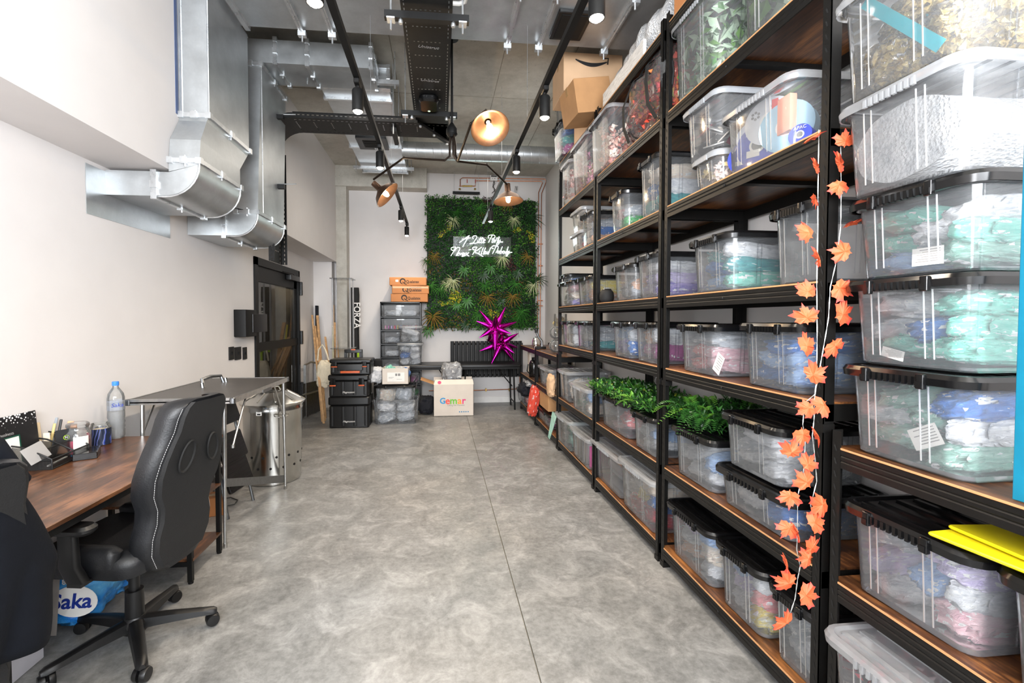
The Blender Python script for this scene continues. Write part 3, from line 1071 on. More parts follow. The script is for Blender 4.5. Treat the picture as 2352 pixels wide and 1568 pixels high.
def tub_meshes(W, D, H, kind):
    key = (round(W, 2), round(D, 2), round(H, 2), kind)
    if key in TUBS:
        return TUBS[key]
    hx, hy = D / 2 - .012, W / 2 - .012
    mb = MB()
    z1 = H - .03
    rings = [rr(0, 0, .012, hx * .80, hy * .80, .03, 4), rr(0, 0, 0, hx * .84, hy * .84, .035, 4), rr(0, 0, .006, hx * .875, hy * .875, .04, 4), rr(0, 0, .03, hx * .89, hy * .89, .045, 4)]
    rings += [rr(0, 0, z1 * .6, hx * .925, hy * .925, .05, 4), rr(0, 0, z1 - .012, hx * .95, hy * .95, .05, 4), rr(0, 0, z1 - .012, hx * .995, hy * .995, .055, 4), rr(0, 0, z1, hx * .995, hy * .995, .055, 4), rr(0, 0, z1, hx * .95, hy * .95, .05, 4)]
    mb.loft(rings, cap1=False)

    def s_at(z):
        return .89 + .06 * z / z1
    mb.mat(1)
    for fx, fy in ((-1, -.42), (-1, .42)):          # moulded ribs on aisle and end faces
        a, b = .03, z1 - .02
        for yy in (fy * hy - .004, fy * hy + .02):
            mb.add([(-hx * s_at(a) - .001, yy, a), (-hx * s_at(a) - .001, yy + .0025, a), (-hx * s_at(b) - .001, yy + .0025, b), (-hx * s_at(b) - .001, yy, b),
                    (-hx * s_at(a) - .004, yy, a), (-hx * s_at(a) - .004, yy + .0025, a), (-hx * s_at(b) - .004, yy + .0025, b), (-hx * s_at(b) - .004, yy, b)],
                   [(4, 5, 6, 7), (0, 4, 7, 3), (1, 5, 6, 2)])
    for sx in (-.35, .4):
        a, b = .03, z1 - .02
        for xx in (sx * hx, sx * hx + .02):
            mb.add([(xx, -hy * s_at(a) - .001, a), (xx + .0025, -hy * s_at(a) - .001, a), (xx + .0025, -hy * s_at(b) - .001, b), (xx, -hy * s_at(b) - .001, b),
                    (xx, -hy * s_at(a) - .004, a), (xx + .0025, -hy * s_at(a) - .004, a), (xx + .0025, -hy * s_at(b) - .004, b), (xx, -hy * s_at(b) - .004, b)],
                   [(4, 5, 6, 7), (0, 4, 7, 3), (1, 5, 6, 2)])
    tubm = mb.mesh('tub', [M['tub'] if kind == 'black' else M['tub_clear'], M['rib']], .5)
    # lid
    HX, HY = D / 2, W / 2
    lm = {'black': M['lid_black'], 'clear': M['lid_clear'], 'grey': M['lid_grey']}[kind]
    mb = MB()
    mb.loft([rr(0, 0, z1 - .012, HX - .004, HY - .004, .055, 4), rr(0, 0, z1 - .014, HX, HY, .06, 4), rr(0, 0, z1 + .006, HX + .002, HY + .002, .06, 4), rr(0, 0, z1 + .018, HX - .005, HY - .005, .055, 4),
             rr(0, 0, z1 + .02, HX - .02, HY - .02, .045, 4), rr(0, 0, z1 + .012, HX - .03, HY - .03, .04, 4)], cap0=False)
    for k in range(7):
        x = -HX + .06 + (2 * HX - .12) * k / 6
        mb.box(x - .008, x + .008, -HY + .045, HY - .045, z1 + .011, z1 + .018)
    for k in range(9):
        y = (k - 4) * HY * .09
        mb.box(-HX - .006, -HX + .002, y - .006, y + .004, z1 - .018, z1 + .006)
    lidm = mb.mesh('lid', lm, .6)
    cl = None
    if kind == 'black':
        mb = MB()
        mb.rbox(-HX - .004, 0, z1 - .026, z1 + .016, .007, .011, .003, .002).box(-HX - .014, -HX - .01, -.008, .008, z1 - .022, z1 - .005)
        cl = mb.mesh('clip', M['lid_black'], .5)
    TUBS[key] = (tubm, lidm, cl, hy, z1)
    return TUBS[key]


M['clipshine'] = simple('clear_latch', 'A8AEB4', .2, 0, .05)
nbox = 0


def box(y0, y1, z, H, kind, label, ref, content, xf=1.335, D=.46, lid=True, group='storage tubs on the racks', tilt=0.0, n=None):
    """one lidded tub whose lid spans y0..y1 with its aisle edge at xf; content: list of colours or a style"""
    global nbox
    nbox += 1
    W = y1 - y0
    cx, cy = xf + D / 2, (y0 + y1) / 2
    t = thing('storage_tub', label, 'storage box', (cx, cy, z), tilt, group)
    tm, lm, cl, hy, z1 = tub_meshes(W, D, H, kind)
    link('tub', tm, t)
    if lid:
        link('lid', lm, t)
        if cl:
            for s in (-.45, .45):
                link('clip', cl, t, (0, s * hy, 0))
    ih, iw, idp = z1 - .03, W * .40, D * .402
    if isinstance(content, (list, tuple)):
        cols = list(content)
        k = len(cols)
        lay = {1: [1], 2: [2], 3: [1, 2], 4: [2, 2], 5: [2, 2, 1], 6: [2, 2, 2], 7: [2, 3, 2]}[min(k, 7)]
        fill = .62 if k <= 3 else .88
        zz = z + .012
        ci = 0
        words = []
        for li, c in enumerate(lay):
            lh = ih * fill / len(lay)
            for b in range(c):
                col = cols[ci]
                ci += 1
                wy = iw / c if c > 1 else iw * .98
                yy = cy + (0 if c == 1 else (b - (c - 1) / 2) * 2 * wy)
                hh = lh * .66
                vert = ('bottom', 'middle', 'top')[li if len(lay) == 3 else li * 2] if len(lay) > 1 else 'bottom'
                hor = '' if c == 1 else (' near' if b == 0 else ' far') if c == 2 else (' near', ' centre', ' far')[b]
                bag((cx + R.uniform(-.01, .01), yy, zz + hh), (idp * R.uniform(.95, 1.0), wy * 1.0, hh * 1.05), col,
                    f'{col} crumpled packet, {vert}{hor}, inside {ref}', 'packets in the tubs', R.uniform(-.05, .05), R.uniform(-.2, .2), R.uniform(-.1, .1))
            zz += lh
    elif content:
        content(t, cx, cy, z + .015, idp, iw, ih, ref)
    return t


def stuff(mb, name, mats, label, cat, loc=(0, 0, 0), smooth=None, group=None):
    o = mb.build(name, mats, None, loc, smooth=smooth)
    o['kind'] = 'stuff'
    return tag(o, label, cat, group)


def leafq(mb, p, d, up, L, Wd, fold=.3):
    """one folded leaf, 4 triangles"""
    d = d.normalized()
    s = d.cross(up)
    if s.length < 1e-4:
        s = Vector((1, 0, 0))
    s.normalize()
    u = s.cross(d)
    a, b = p, p + d * L
    m = p + d * L * .45
    mb.add([a, m + s * Wd / 2 + u * Wd * fold, b, m - s * Wd / 2 + u * Wd * fold, m], [(0, 1, 4), (1, 2, 4), (2, 3, 4), (3, 0, 4)])


def rvec():
    while True:
        v = Vector((R.uniform(-1, 1), R.uniform(-1, 1), R.uniform(-1, 1)))
        if .1 < v.length < 1:
            return v.normalized()


def leafm(name, a, b, rough=.45):
    N = NT(name)
    nz = N.noise(N.coord(), 14, 3)
    N.set(col=N.ramp(nz, [(.3, hexc(a)), (.7, hexc(b))]), rough=rough, spec=.4)
    return N.m


LM = [leafm('leaf_deep_green', '122A14', '224A20'), leafm('leaf_mid_green', '24501E', '3E7A2E'), leafm('leaf_bright_green', '3E7A28', '74A43E'),
      leafm('leaf_yellow', 'A8A02A', 'D6C83C'), leafm('leaf_burgundy', '3A1E20', '5C3034'), leafm('leaf_white_flower', 'E6E8DC', 'F4F4EC'), leafm('leaf_eucalyptus', 'A4BEA8', 'CCE0C0'),
      leafm('leaf_brown_green', '6A4E20', '8A7434')]


def c_greens(mats, L=(.05, .09), n=420):
    def f(t, cx, cy, z, dx, dy, h, ref):
        mb = MB()
        for _ in range(n):
            p = Vector((cx + R.uniform(-dx, dx), cy + R.uniform(-dy, dy), z + R.uniform(.01, h * .92)))
            d = rvec()
            l = R.uniform(*L)
            q_ = p + d * l
            d = Vector((max(min(q_.x, cx + dx), cx - dx), max(min(q_.y, cy + dy), cy - dy), max(min(q_.z, z + h), z))) - p
            if d.length < .02:
                continue
            mb.mat(R.choice(mats))
            leafq(mb, p, d, rvec(), d.length, d.length * R.uniform(.35, .6))
        stuff(mb, 'artificial_leaves', LM, f'artificial green leaves filling {ref}', 'leaves')
    return f


def petal_mats(cols):
    out = []
    for i, c in enumerate(cols):
        k = 'petal_' + c
        if k not in M:
            M[k] = leafm(k, c, ''.join('%02X' % min(255, int(int(c[j:j + 2], 16) * 1.12)) for j in (0, 2, 4)), .6)
        out.append(M[k])
    return out


def c_petals(cols, word, n=150, r=(.022, .04)):
    def f(t, cx, cy, z, dx, dy, h, ref):
        mats = petal_mats(cols)
        mb = MB()
        for _ in range(n):
            c = Vector((cx + R.uniform(-dx, dx) * .95, cy + R.uniform(-dy, dy) * .95, z + R.uniform(.03, h * .85)))
            rad = R.uniform(*r)
            mb.mat(R.randrange(len(mats)))
            for k in range(7):
                d = rvec()
                leafq(mb, c, d, rvec(), rad, rad * .9, .4)
        stuff(mb, 'silk_flowers', mats, f'{word} silk flower heads filling {ref}', 'flowers')
    return f


def c_blob(col, word, k=.6, name='folded_fabric'):
    def f(t, cx, cy, z, dx, dy, h, ref):
        bag((cx, cy, z + h * k / 2), (dx, dy, h * k / 2), col, f'{word} lying in {ref}', 'bundles in the tubs')
    return f


def c_haze(t, cx, cy, z, dx, dy, h, ref):
    pass


# silver foil shreds / bubble wrap roll
def c_wraproll(t, cx, cy, z, dx, dy, h, ref):
    mb = MB()
    n = 40
    rings = []
    for k in range(15):
        x = cx - dx + 2 * dx * k / 14
        ring = []
        for i in range(n):
            a = 2 * PI * i / n
            rr_ = 1 + .05 * noise.noise(Vector((x * 9, math.cos(a) * 2, math.sin(a) * 2)))
            ring.append((x, cy + dy * .95 * rr_ * math.cos(a), z + h * .48 + h * .46 * rr_ * math.sin(a)))
        rings.append(ring)
    mb.loft(rings)
    N = NT('bubble_wrap_roll')
    co = N.coord()
    v = N.n('ShaderNodeTexVoronoi')
    N.l(co, v.inputs[0])
    v.inputs['Scale'].default_value = 90
    nz = N.noise(co, 25, 5, .7)
    N.set(col=N.ramp(nz, [(.3, hexc('C4C9CF')), (.55, hexc('ECEEF0')), (.75, hexc('FFFFFF'))]), rough=.2, coat=.6)
    N.bump(N.math('ADD', v.outputs['Distance'], N.noise(N.mapping(co, (3, 30, 30)), 6, 5)), .9, .01)
    M['roll'] = N.m
    tag(mb.build('bubble_wrap_roll', N.m, smooth=1), 'large roll of clear bubble wrap inside ' + ref, 'bubble wrap')


N = NT('gold_foil_leaves')
co = N.coord()
N.set(col=N.ramp(N.noise(co, 26, 5, .7), [(.3, hexc('B08A3C')), (.5, hexc('E4C878')), (.7, hexc('FFF2C0'))]), metal=.45, rough=.28)
N.bump(N.noise(co, 45, 5, .7), .8, .01)
M['gold'] = N.m


def c_gold(t, cx, cy, z, dx, dy, h, ref):
    for i, (ox, oy, oz, sx, sy, sz, word) in enumerate(((-.25, .42, .32, .8, .5, .30, 'far bag'), (-.1, -.45, .36, .85, .52, .34, 'near bag'), (-.3, .05, .72, .6, .8, .22, 'upper bag'))):
        mb = MB()
        c = Vector((cx + ox * dx, cy + oy * dy, z + oz * h))
        for _ in range(900):
            d = rvec() * R.uniform(.6, 1) ** .5
            p = c + Vector((d.x * dx * sx * .9, d.y * dy * sy * .9, d.z * h * sz * .9))
            leafq(mb, p, rvec(), rvec(), R.uniform(.016, .03), R.uniform(.016, .026))
        o = stuff(mb, 'gold_leaves', [M['gold']], f'gold foil leaves in the {word} inside {ref}', 'gold leaves')
        b = link('zip_bag', BAGS[i], None, tuple(c), (0, 0, .1 * i))
        b.scale = (dx * sx * 1.05, dy * sy * 1.05, h * sz * 1.05)
        if not b.material_slots[0].material:
            b.material_slots[0].link = 'OBJECT'
        b.material_slots[0].material = M['film']
        tag(b, f'clear zip bag of gold leaves, {word} inside {ref}', 'bag', 'zip bags of gold leaves')
    teal = simple('teal_zip_band', '12B4C4', .35)
    p0, p1 = at(1985, 5, x=cx - dx * 1.0), at(2160, 105, x=cx - dx * 1.0)
    d = (p1 - p0).normalized()
    u = Vector((0, -d.z, d.y)) * .016
    mb = MB().loft([[p0 - u, p0 + u, p0 + u + Vector((.003, 0, 0)), p0 - u + Vector((.003, 0, 0))], [p1 - u, p1 + u, p1 + u + Vector((.003, 0, 0)), p1 - u + Vector((.003, 0, 0))]])
    tag(mb.build('zip_band', teal), 'turquoise seal band across the gold bags at top right', 'band')


def c_spools(t, cx, cy, z, dx, dy, h, ref):
    cols = {'blue': simple('spool_blue', '3446B8', .35), 'white': simple('spool_white', 'DDE0E6', .4), 'lime': simple('ribbon_lime', 'A6E07C', .4), 'pale blue': simple('ribbon_pale_blue', 'A9D4EA', .4),
            'pearl': simple('ribbon_pearl', 'C4CFE6', .3)}
    X = cx - dx * .98
    sp_ = [(.90, .16, .058, 'blue', 'blue'), (.38, .24, .075, 'blue', 'blue'), (.60, .60, .055, 'pearl', 'pearl'), (.0, .70, .082, 'lime', 'white'), (-.52, .28, .085, 'pale blue', 'pale blue'), (-.92, .10, .034, 'blue', 'blue')]
    for i, (fy, fz, r, rim, face) in enumerate(sp_):
        r *= 1.22
        o = thing('ribbon_spool', ['small blue ribbon spool at the far end of ', 'larger blue ribbon spool with price tag in ', 'pearly ribbon spool above the blue ones in ', 'lime ribbon spool with printed white flange in ', 'pale blue ribbon spool in ', 'blue ribbon spool at the near end of '][i] + ref, 'ribbon spool',
                  (X + .06, cy + fy * dy, z + max(fz * h, r)), .55, 'ribbon spools')
        T = Matrix.Rotation(PI / 2, 4, 'Y')
        MB().lathe([(r * .97, -.03), (r * .97, .03)], 32, T=T).build('ribbon', cols[rim], o, smooth=.8)
        MB().lathe([(r * .36, -.033), (r, -.033), (r, -.030), (r * .36, -.030)], 32, T=T, caps=False).build('flange', cols[face], o)
        MB().lathe([(r * .26, -.036), (r * .37, -.036), (r * .37, -.03), (r * .26, .0)], 24, T=T, caps=False).build('core_ring', M['white_matt'], o)
        MB().lathe([(r * .26, -.0335), (r * .26, -.030)], 20, T=T).build('core_hole', M['greyprint'], o)
        if face == 'blue':
            text(o, 'APAC', r * .42, (-.0338, 0, r * .66), RIGHTW, M['white_matt'])
            MB().box(-.0345, -.0335, -r * .1, r * .5, -r * .2, -r * .75 + .02).build('price_tag', M['paper'], o)
        if face == 'white':
            MB().box(-.0345, -.0335, -r * .35, -r * .1, -r * .85, r * .85).build('red_stripe', simple('stripe_red', 'E2504E', .4), o)
            for a in (.6, 2.0, 3.6):
                mb = MB()
                for k in range(6):
                    an = a + k * PI / 3
                    cc = Vector((-.0338, r * .66 * math.cos(a) + .014 * math.cos(an), r * .66 * math.sin(a) + .014 * math.sin(an)))
                    mb.lathe([(.006, 0), (.006, .0005)], 8, T=Matrix.Translation(cc) @ Matrix.Rotation(-PI / 2, 4, 'Y'))
                mb.build('flower_print', M['greyprint'], o)
    o = MB().box(X + .01, X + .04, cy - dy * .86, cy - dy * .5, z + h * .3, z + h * .9).build('orange_card', simple('peach_card', 'F2A183', .5))
    tag(o, 'peach coloured card standing at the near end of ' + ref, 'card')


def c_rolls(t, cx, cy, z, dx, dy, h, ref):
    for i, (fy, fz, r, col, wd) in enumerate(((-.1, .78, .045, 'D2A482', 'tan paper roll, topmost'), (.1, .42, .05, '8E8C90', 'grey vinyl roll, middle'), (-.2, .14, .05, 'A9B0B8', 'silver vinyl roll, lowest'), (.65, .2, .045, '9C8AB4', 'lilac vinyl roll, far side'))):
        T = Matrix.Translation((cx, cy + fy * dy, z + .02 + fz * h * .85)) @ Matrix.Rotation(PI / 2, 4, 'X')
        T = Matrix.Translation((cx - dx * .3 + i * .02, cy, z + max(fz * h * .88, r + .005))) @ Matrix.Rotation(PI / 2, 4, 'X')
        mb = MB().lathe([(r * .8, -dy * .9), (r, -dy * .9), (r, dy * .9), (r * .8, dy * .9)], 24, T=T, caps=False)
        tag(mb.build('paper_roll', simple('roll_' + col, col, .4), smooth=.8), f'{wd}, lying in {ref}', 'paper roll', 'rolls')


def c_files(t, cx, cy, z, dx, dy, h, ref):
    for i, (f, col, wd) in enumerate(((.8, 'E6E2DA', 'cream folder'), (.45, 'D2D4D6', 'grey folder'), (.15, '3A3C40', 'dark folder'), (-.15, 'E8E8E8', 'white folder'), (-.45, 'D8D8DC', 'pale grey folder'), (-.8, 'D0208C', 'magenta folder'))):
        hh = h * (.9 - .06 * (i % 3))
        tag(MB().box(cx - dx * .9, cx + dx * .8, cy + f * dy - .014, cy + f * dy + .012, z, z + hh).build('file_folder', simple('folder_' + col, col, .5)), f'{wd} upright in {ref}', 'folder', 'folders in the tub')


def c_cards(t, cx, cy, z, dx, dy, h, ref):
    for k in range(14):
        T = Matrix.Translation((cx - dx * .5 + R.uniform(-.06, .08), cy + R.uniform(-dy, dy) * .8, z + h * (.15 + .045 * k))) @ Euler((R.uniform(-.5, .5), R.uniform(-.6, .6), R.uniform(0, 3))).to_matrix().to_4x4()
        m = R.choice(['paper', 'whitecard', 'greyprint', 'petal_r', 'petal_b'])
        if m == 'petal_r':
            M.setdefault(m, simple('label_wine', '8C3048', .4))
        if m == 'petal_b':
            M.setdefault(m, simple('label_black', '222226', .4))
        tag(MB().box(-.05, .05, -.035, .035, -.003, .003, T=T).build('packet_card', M[m]), 'labelled packet card jumbled inside ' + ref, 'card', 'packet cards in ' + ref)
# ================================================================== TUBS ON THE RACKS
def ypx(px, X=1.335):
    return at(px, 735, x=X).y


def yr(pl, pr, X=1.335):
    a, b = ypx(pl, X), ypx(pr, X)
    return min(a, b), max(a, b)


TB = 'clear tub with black lid'
SH = {0: 'floor shelf', 1: 'knee-high shelf', 2: 'waist-high shelf', 3: 'eye-level shelf', 4: 'upper shelf', 5: 'high shelf', 6: 'rack top'}
RK = {0: 'closest rack', 1: 'second rack', 2: 'third rack', 3: 'fourth rack', 4: 'worktop rack', 5: 'kettle rack'}


def tb(bay, lev, pos, px, H, kind, content, extra='', z=None, **k):
    ref = f'{pos} tub, {RK[bay]} {SH[lev]}'
    kd = {'black': 'clear tub with black lid', 'clear': 'clear tub with milky lid', 'grey': 'clear tub with grey lid'}[kind]
    X = k.get('xf', 1.335)
    y0, y1 = yr(*px, X) if px[0] > 100 else px
    return box(y0, y1, (LV[lev] if z is None else z) + .001, H, kind, f'{kd}{extra}, {pos} on {RK[bay]} {SH[lev]}', ref, content, **k)


# second rack (between the leaf garland and the thick double post)
tb(1, 0, 'farthest', (1528, 1636), .315, 'black', ['white', 'peach', 'cream', 'white', 'sky blue', 'lilac'])
tb(1, 0, 'middle', (1640, 1757), .315, 'black', ['yellow', 'white', 'coral', 'lilac', 'white', 'sky blue'])
tb(1, 0, 'nearest', (1762, 1893), .315, 'black', ['clear', 'white', 'clear'])
tb(1, 1, 'farthest', (1536, 1636), .29, 'black', ['white', 'sky blue', 'white'])
tb(1, 1, 'lower near', (1637, 1822), .195, 'black', ['blue', 'white'], extra=' and shallow sides', D=.47)
tb(1, 1, 'upper near', (1647, 1795), .26, 'black', ['white', 'white', 'white', 'clear', 'white'], z=LV[1] + .2)
tb(1, 2, 'farthest', (1545, 1640), .275, 'black', ['pale pink', 'coral', 'pale pink', 'coral', 'clear'], D=.47)
tb(1, 2, 'nearest', (1685, 1838), .285, 'black', ['sky blue', 'blue', 'sky blue', 'sky blue', 'blue'], D=.47)
tb(1, 3, 'farthest', (1571, 1672), .29, 'black', ['mint', 'sky blue', 'teal', 'blue', 'white', 'teal'], D=.47)
tb(1, 3, 'nearest', (1748, 1880), .31, 'black', None, extra=' and nothing inside', D=.47)
tb(1, 4, 'lower middle', (1575, 1640), .175, 'grey', c_petals(['E6D6CE', 'D9C2B8', 'E8D29A'], 'cream', 110, (.018, .03)), xf=1.33)
tb(1, 4, 'upper middle', (1554, 1640), .29, 'grey', c_cards, z=LV[4] + .18, xf=1.33)
tb(1, 4, 'nearest', (1640, 1806), .30, 'clear', c_spools, extra=' full of ribbon spools', D=.45, xf=1.33)
tb(1, 5, 'farthest', (1526, 1630), .46, 'clear', c_greens([6, 6, 6, 2, 6, 1], (.06, .11), 420), D=.47, xf=1.33)
tb(1, 5, 'nearest', (1668, 1855), .46, 'clear', c_greens([1, 2, 2, 6, 1], (.08, .14), 420), D=.47, xf=1.33)
# third rack
tb(2, 0, 'farthest', (1354, 1424), .33, 'clear', c_rolls, extra=' holding paper rolls', xf=1.33)
tb(2, 0, 'nearest', (1416, 1502), .36, 'clear', ['red', 'coral', 'blue', 'yellow', 'white', 'cream', 'white'], xf=1.32)
tb(2, 1, 'farthest', (1371, 1438), .28, 'black', ['pale pink', 'coral', 'clear'])
tb(2, 1, 'nearest', (1443, 1503), .27, 'black', ['white', 'sky blue', 'white'], xf=1.325)
tb(2, 2, 'farthest', (1397, 1440), .28, 'black', ['blue', 'purple', 'clear', 'sky blue'])
tb(2, 2, 'nearest', (1447, 1502), .28, 'black', ['magenta', 'magenta', 'white', 'peach'])
tb(2, 3, 'farthest', (1399, 1447), .275, 'black', ['clear', 'peach', 'clear'])
tb(2, 3, 'nearest', (1450, 1504), .30, 'black', ['purple', 'lilac', 'lilac', 'purple', 'white'])
tb(2, 4, 'farthest', (1391, 1428), .30, 'black', ['green', 'clear', 'pale pink'], xf=1.33)
tb(2, 4, 'nearest', (1454, 1506), .38, 'black', ['teal', 'teal', 'white', 'blue', 'cream'], xf=1.33)
tb(2, 5, 'farthest', (1345, 1393), .46, 'clear', c_petals(['F2C4B6', 'E8A498', 'F6DCD0'], 'peach', 170), xf=1.29)
# fourth rack
tb(3, 0, 'farthest', (1272, 1306), .33, 'clear', ['sage', 'clear', 'sage', 'clear'], xf=1.30)
tb(3, 0, 'nearest', (1306, 1350), .30, 'clear', c_files, extra=' of upright folders', xf=1.31)
tb(3, 1, 'farthest', (1278, 1302), .34, 'clear', ['cream', 'clear'], D=.5, xf=1.32)
tb(3, 1, 'nearest', (1305, 1348), .27, 'clear', ['cream', 'sage', 'sky blue', 'white'], xf=1.29)
tb(3, 2, 'farthest', (1284, 1312), .28, 'black', ['white', 'cream', 'clear', 'white'])
tb(3, 2, 'nearest', (1317, 1355), .28, 'black', ['teal', 'blue', 'clear', 'clear', 'grey'])
tb(3, 3, 'farthest', (1277, 1308), .27, 'black', ['purple', 'white', 'cream', 'clear', 'pale pink'], xf=1.31)
tb(3, 3, 'nearest', (1318, 1354), .27, 'black', ['peach', 'blue', 'yellow', 'white'])
box(5.0 - .22, 5.0 + .12, LV[3] + .275, .085, 'black', 'shallow clear tray tub with black lid on top of the farthest eye-level tub', 'shallow tray tub, fourth rack', ['blue', 'clear'], D=.42)
tb(3, 4, 'lower far', (1305, 1333), .20, 'grey', ['red', 'white', 'blue', 'white'])
tb(3, 4, 'upper far', (1305, 1333), .22, 'grey', ['cream', 'peach', 'grey'], z=LV[4] + .20)
tb(3, 4, 'nearest', (1327, 1352), .32, 'black', ['peach', 'cream', 'blue', 'white', 'clear'])
tb(3, 5, 'farthest', (1283, 1304), .42, 'clear', c_petals(['EBC8BE', 'E2A9A0', 'F2DCD4'], 'blush', 130), xf=1.30, D=.42)
tb(3, 5, 'nearest', (1305, 1345), .46, 'clear', c_petals(['EAB8BC', 'D898B8', 'B8A888'], 'dusky pink', 170), xf=1.29, D=.45)
tb(3, 6, 'lower far', (5.25 - .5, 5.15), .36, 'black', ['magenta', 'grey', 'teal', 'magenta', 'blue'], xf=1.25, D=.42)
tb(3, 6, 'upper far', (5.25 - .5, 5.15), .26, 'clear', ['clear', 'white'], xf=1.27, D=.42, z=LV[6] + .37)
# low racks beyond
tb(4, 1, 'only', (1233, 1262), .27, 'clear', ['white', 'white', 'clear', 'cream'])
tb(4, 0, 'only', (1228, 1262), .20, 'black', ['magenta', 'clear'], xf=1.33)
tb(5, 0, 'only', (1184, 1204), .22, 'black', ['coral', 'lilac'], xf=1.30)
# closest rack: stack of five on its top, two on the middle shelf, one at the bottom
ZT0 = 1.066
ns = [('bottom', .295, 'black', ['sage', 'sage', 'white', 'sage', 'white', 'blue', 'sage'], 1.325),
      ('second', .275, 'black', ['mint', 'mint', 'mint', 'blue', 'clear', 'mint', 'white'], 1.33),
      ('third', .265, 'black', ['sage', 'sky blue', 'mint', 'white', 'mint', 'white', 'mint'], 1.335),
      ('fourth', .30, 'clear', c_wraproll, 1.29), ('top', .34, 'clear', c_gold, 1.27)]
z = ZT0
for nm, H, kd, cont, X in ns:
    kw = 'black' if kd == 'black' else 'milky'
    box(1.025, 1.425, z + .001, H, kd, f'large clear tub with {kw} lid, {nm} of the five stacked on the closest rack', f'{nm} tub of the near stack', cont, xf=X, D=.52, group='near stack of tubs')
    z += H - .005
tb(0, 1, 'farthest', (1.005, 1.415), .30, 'black', ['pale pink', 'white', 'white', 'sky blue', 'lilac', 'lilac', 'clear'], D=.5, xf=1.33)
tb(0, 1, 'nearest', (.58, .985), .30, 'black', ['white', 'yellow', 'clear'], D=.5, xf=1.33)


def c_red(t, cx, cy, z, dx, dy, h, ref):
    mats = petal_mats(['8C1F3C', 'C23A50', 'D8C4C8'])
    mb = MB()
    for _ in range(700):
        p = Vector((cx + R.uniform(-dx, dx), cy + R.uniform(-dy, dy), z + h * R.uniform(.35, .95)))
        mb.mat(R.randrange(3))
        leafq(mb, p, rvec(), rvec(), .026, .014)
    stuff(mb, 'red_tinsel', mats, 'red and silver tinsel garland filling the bottom tub of the closest rack', 'tinsel')
    bag((cx, cy, z + h * .2), (dx, dy, h * .2), 'clear', f'clear crumpled packet under the tinsel inside {ref}', 'packets in the tubs')


tb(0, 0, 'protruding', (.93, 1.395), .37, 'clear', c_red, D=.5, xf=1.25)

# printed paper labels showing through the aisle faces
for px, py, X, lw, lh, tl, lb in ((2130, 588, 1.372, .085, .05, 0, 'white printed label inside the third stacked tub, low on its aisle side'), (2125, 1003, 1.365, .085, .06, -.5, 'tilted white printed label inside the bottom stacked tub'),
                              (1650, 835, 1.372, .06, .10, .5, 'tilted white printed label inside the pink-filled tub, second rack waist-high shelf'), (2050, 812, 1.37, .07, .03, .2, 'small blue and white label inside the second stacked tub')):
    p = at(px, py, x=X)
    t = thing('printed_label', lb, 'label', tuple(p), 0, 'printed labels inside the tubs')
    t.rotation_euler = (tl, 0, 0)
    MB().box(0, .0008, -lw / 2, lw / 2, -lh / 2, lh / 2).build('label_card', M['paper'], t, smooth=None)
    mb = MB()
    for k in range(6):
        mb.box(-.0006, 0, -lw * .4, lw * R.uniform(.1, .4), lh * (.35 - k * .13), lh * (.35 - k * .13) + lh * .04)
    o = mb.build('small_print', M['greyprint'], t, smooth=None)
    o['kind'] = 'stuff'

# yellow folders lying on the near black lid
for i, (z, rz, dx, lb) in enumerate(((.915, .10, 0, 'yellow plastic folder lying lowest on the black lid'), (.928, -.05, .03, 'yellow plastic folder lying topmost on the black lid'))):
    o = tag(MB().rbox(0, 0, 0, .009, .17, .26, .01, .003).build('plastic_folder', M['yellow'], loc=(1.50 + dx, .86 - .02 * i, z), rot=(0, .02, rz)), lb, 'folder', 'yellow folders')
# magenta bundle, smart speaker
p = at(1383, 692, x=1.36)
t = thing('smart_speaker', 'round black fabric smart speaker on the third rack eye-level shelf', 'speaker', (1.40, p.y, LV[3]))
MB().lathe([(.03, 0), (.045, .003), (.058, .03), (.06, .06), (.055, .09), (.04, .108), (.02, .114), (.001, .115)], 24).build('body', M['mesh_black'], t, smooth=1)
MB().lathe([(.035, .111), (.04, .113), (.038, .116)], 24, caps=False).build('light_ring', M['blackgloss'], t)

# clear bag of autumn leaves with black straps
ya, yb = ypx(1524, 1.32), ypx(1418, 1.32)
cy, cz, cx = (ya + yb) / 2, LV[5] + .255, 1.53
t = thing('leaf_bag', 'clear bag with black straps full of red and orange autumn leaves', 'bag', (cx, cy, LV[5]))
mats = petal_mats(['E8503C', 'F08448', 'C83840', 'F0B050', '8A4A2C', 'F07060', '9AA040'])
mb = MB()
for _ in range(1500):
    d = rvec() * R.uniform(.75, 1)
    p = Vector((d.x * .20, d.y * (yb - ya) * .43, .24 + d.z * .215))
    mb.mat(R.choice([0, 0, 1, 1, 2, 2, 3, 4, 5, 5, 6]))
    leafq(mb, p, rvec(), rvec(), R.uniform(.04, .065), R.uniform(.03, .05))
o = mb.build('autumn_leaves', mats, t, smooth=None)
o['kind'] = 'stuff'
b = link('bag_film', BAGS[2], t, (0, 0, .245))
b.scale = (.235, (yb - ya) * .51, .255)
b.material_slots[0].link = 'OBJECT'
b.material_slots[0].material = M['film']
hy = (yb - ya) * .5
for yy, yy2 in ((.55, .30), (-.50, -.30)):
    pts = [(-.19, yy * hy * 1.1, .03), (-.236, yy * hy, .12), (-.245, yy * hy * .95, .26), (-.21, yy2 * hy, .40), (-.1, yy2 * hy * .9, .48)]
    MB().loft([[(x, y - .018, z), (x - .004, y - .018, z), (x - .004, y + .018, z), (x, y + .018, z)] for x, y, z in pts]).build('strap', M['mesh_black'], t)
pts = [(-.15, hy * math.cos(a) * .92, .245 + .235 * math.sin(a)) for a in [2 * PI * k / 24 for k in range(25)]]
MB().tube(pts, .006, 6).build('piping', M['mesh_black'], t)

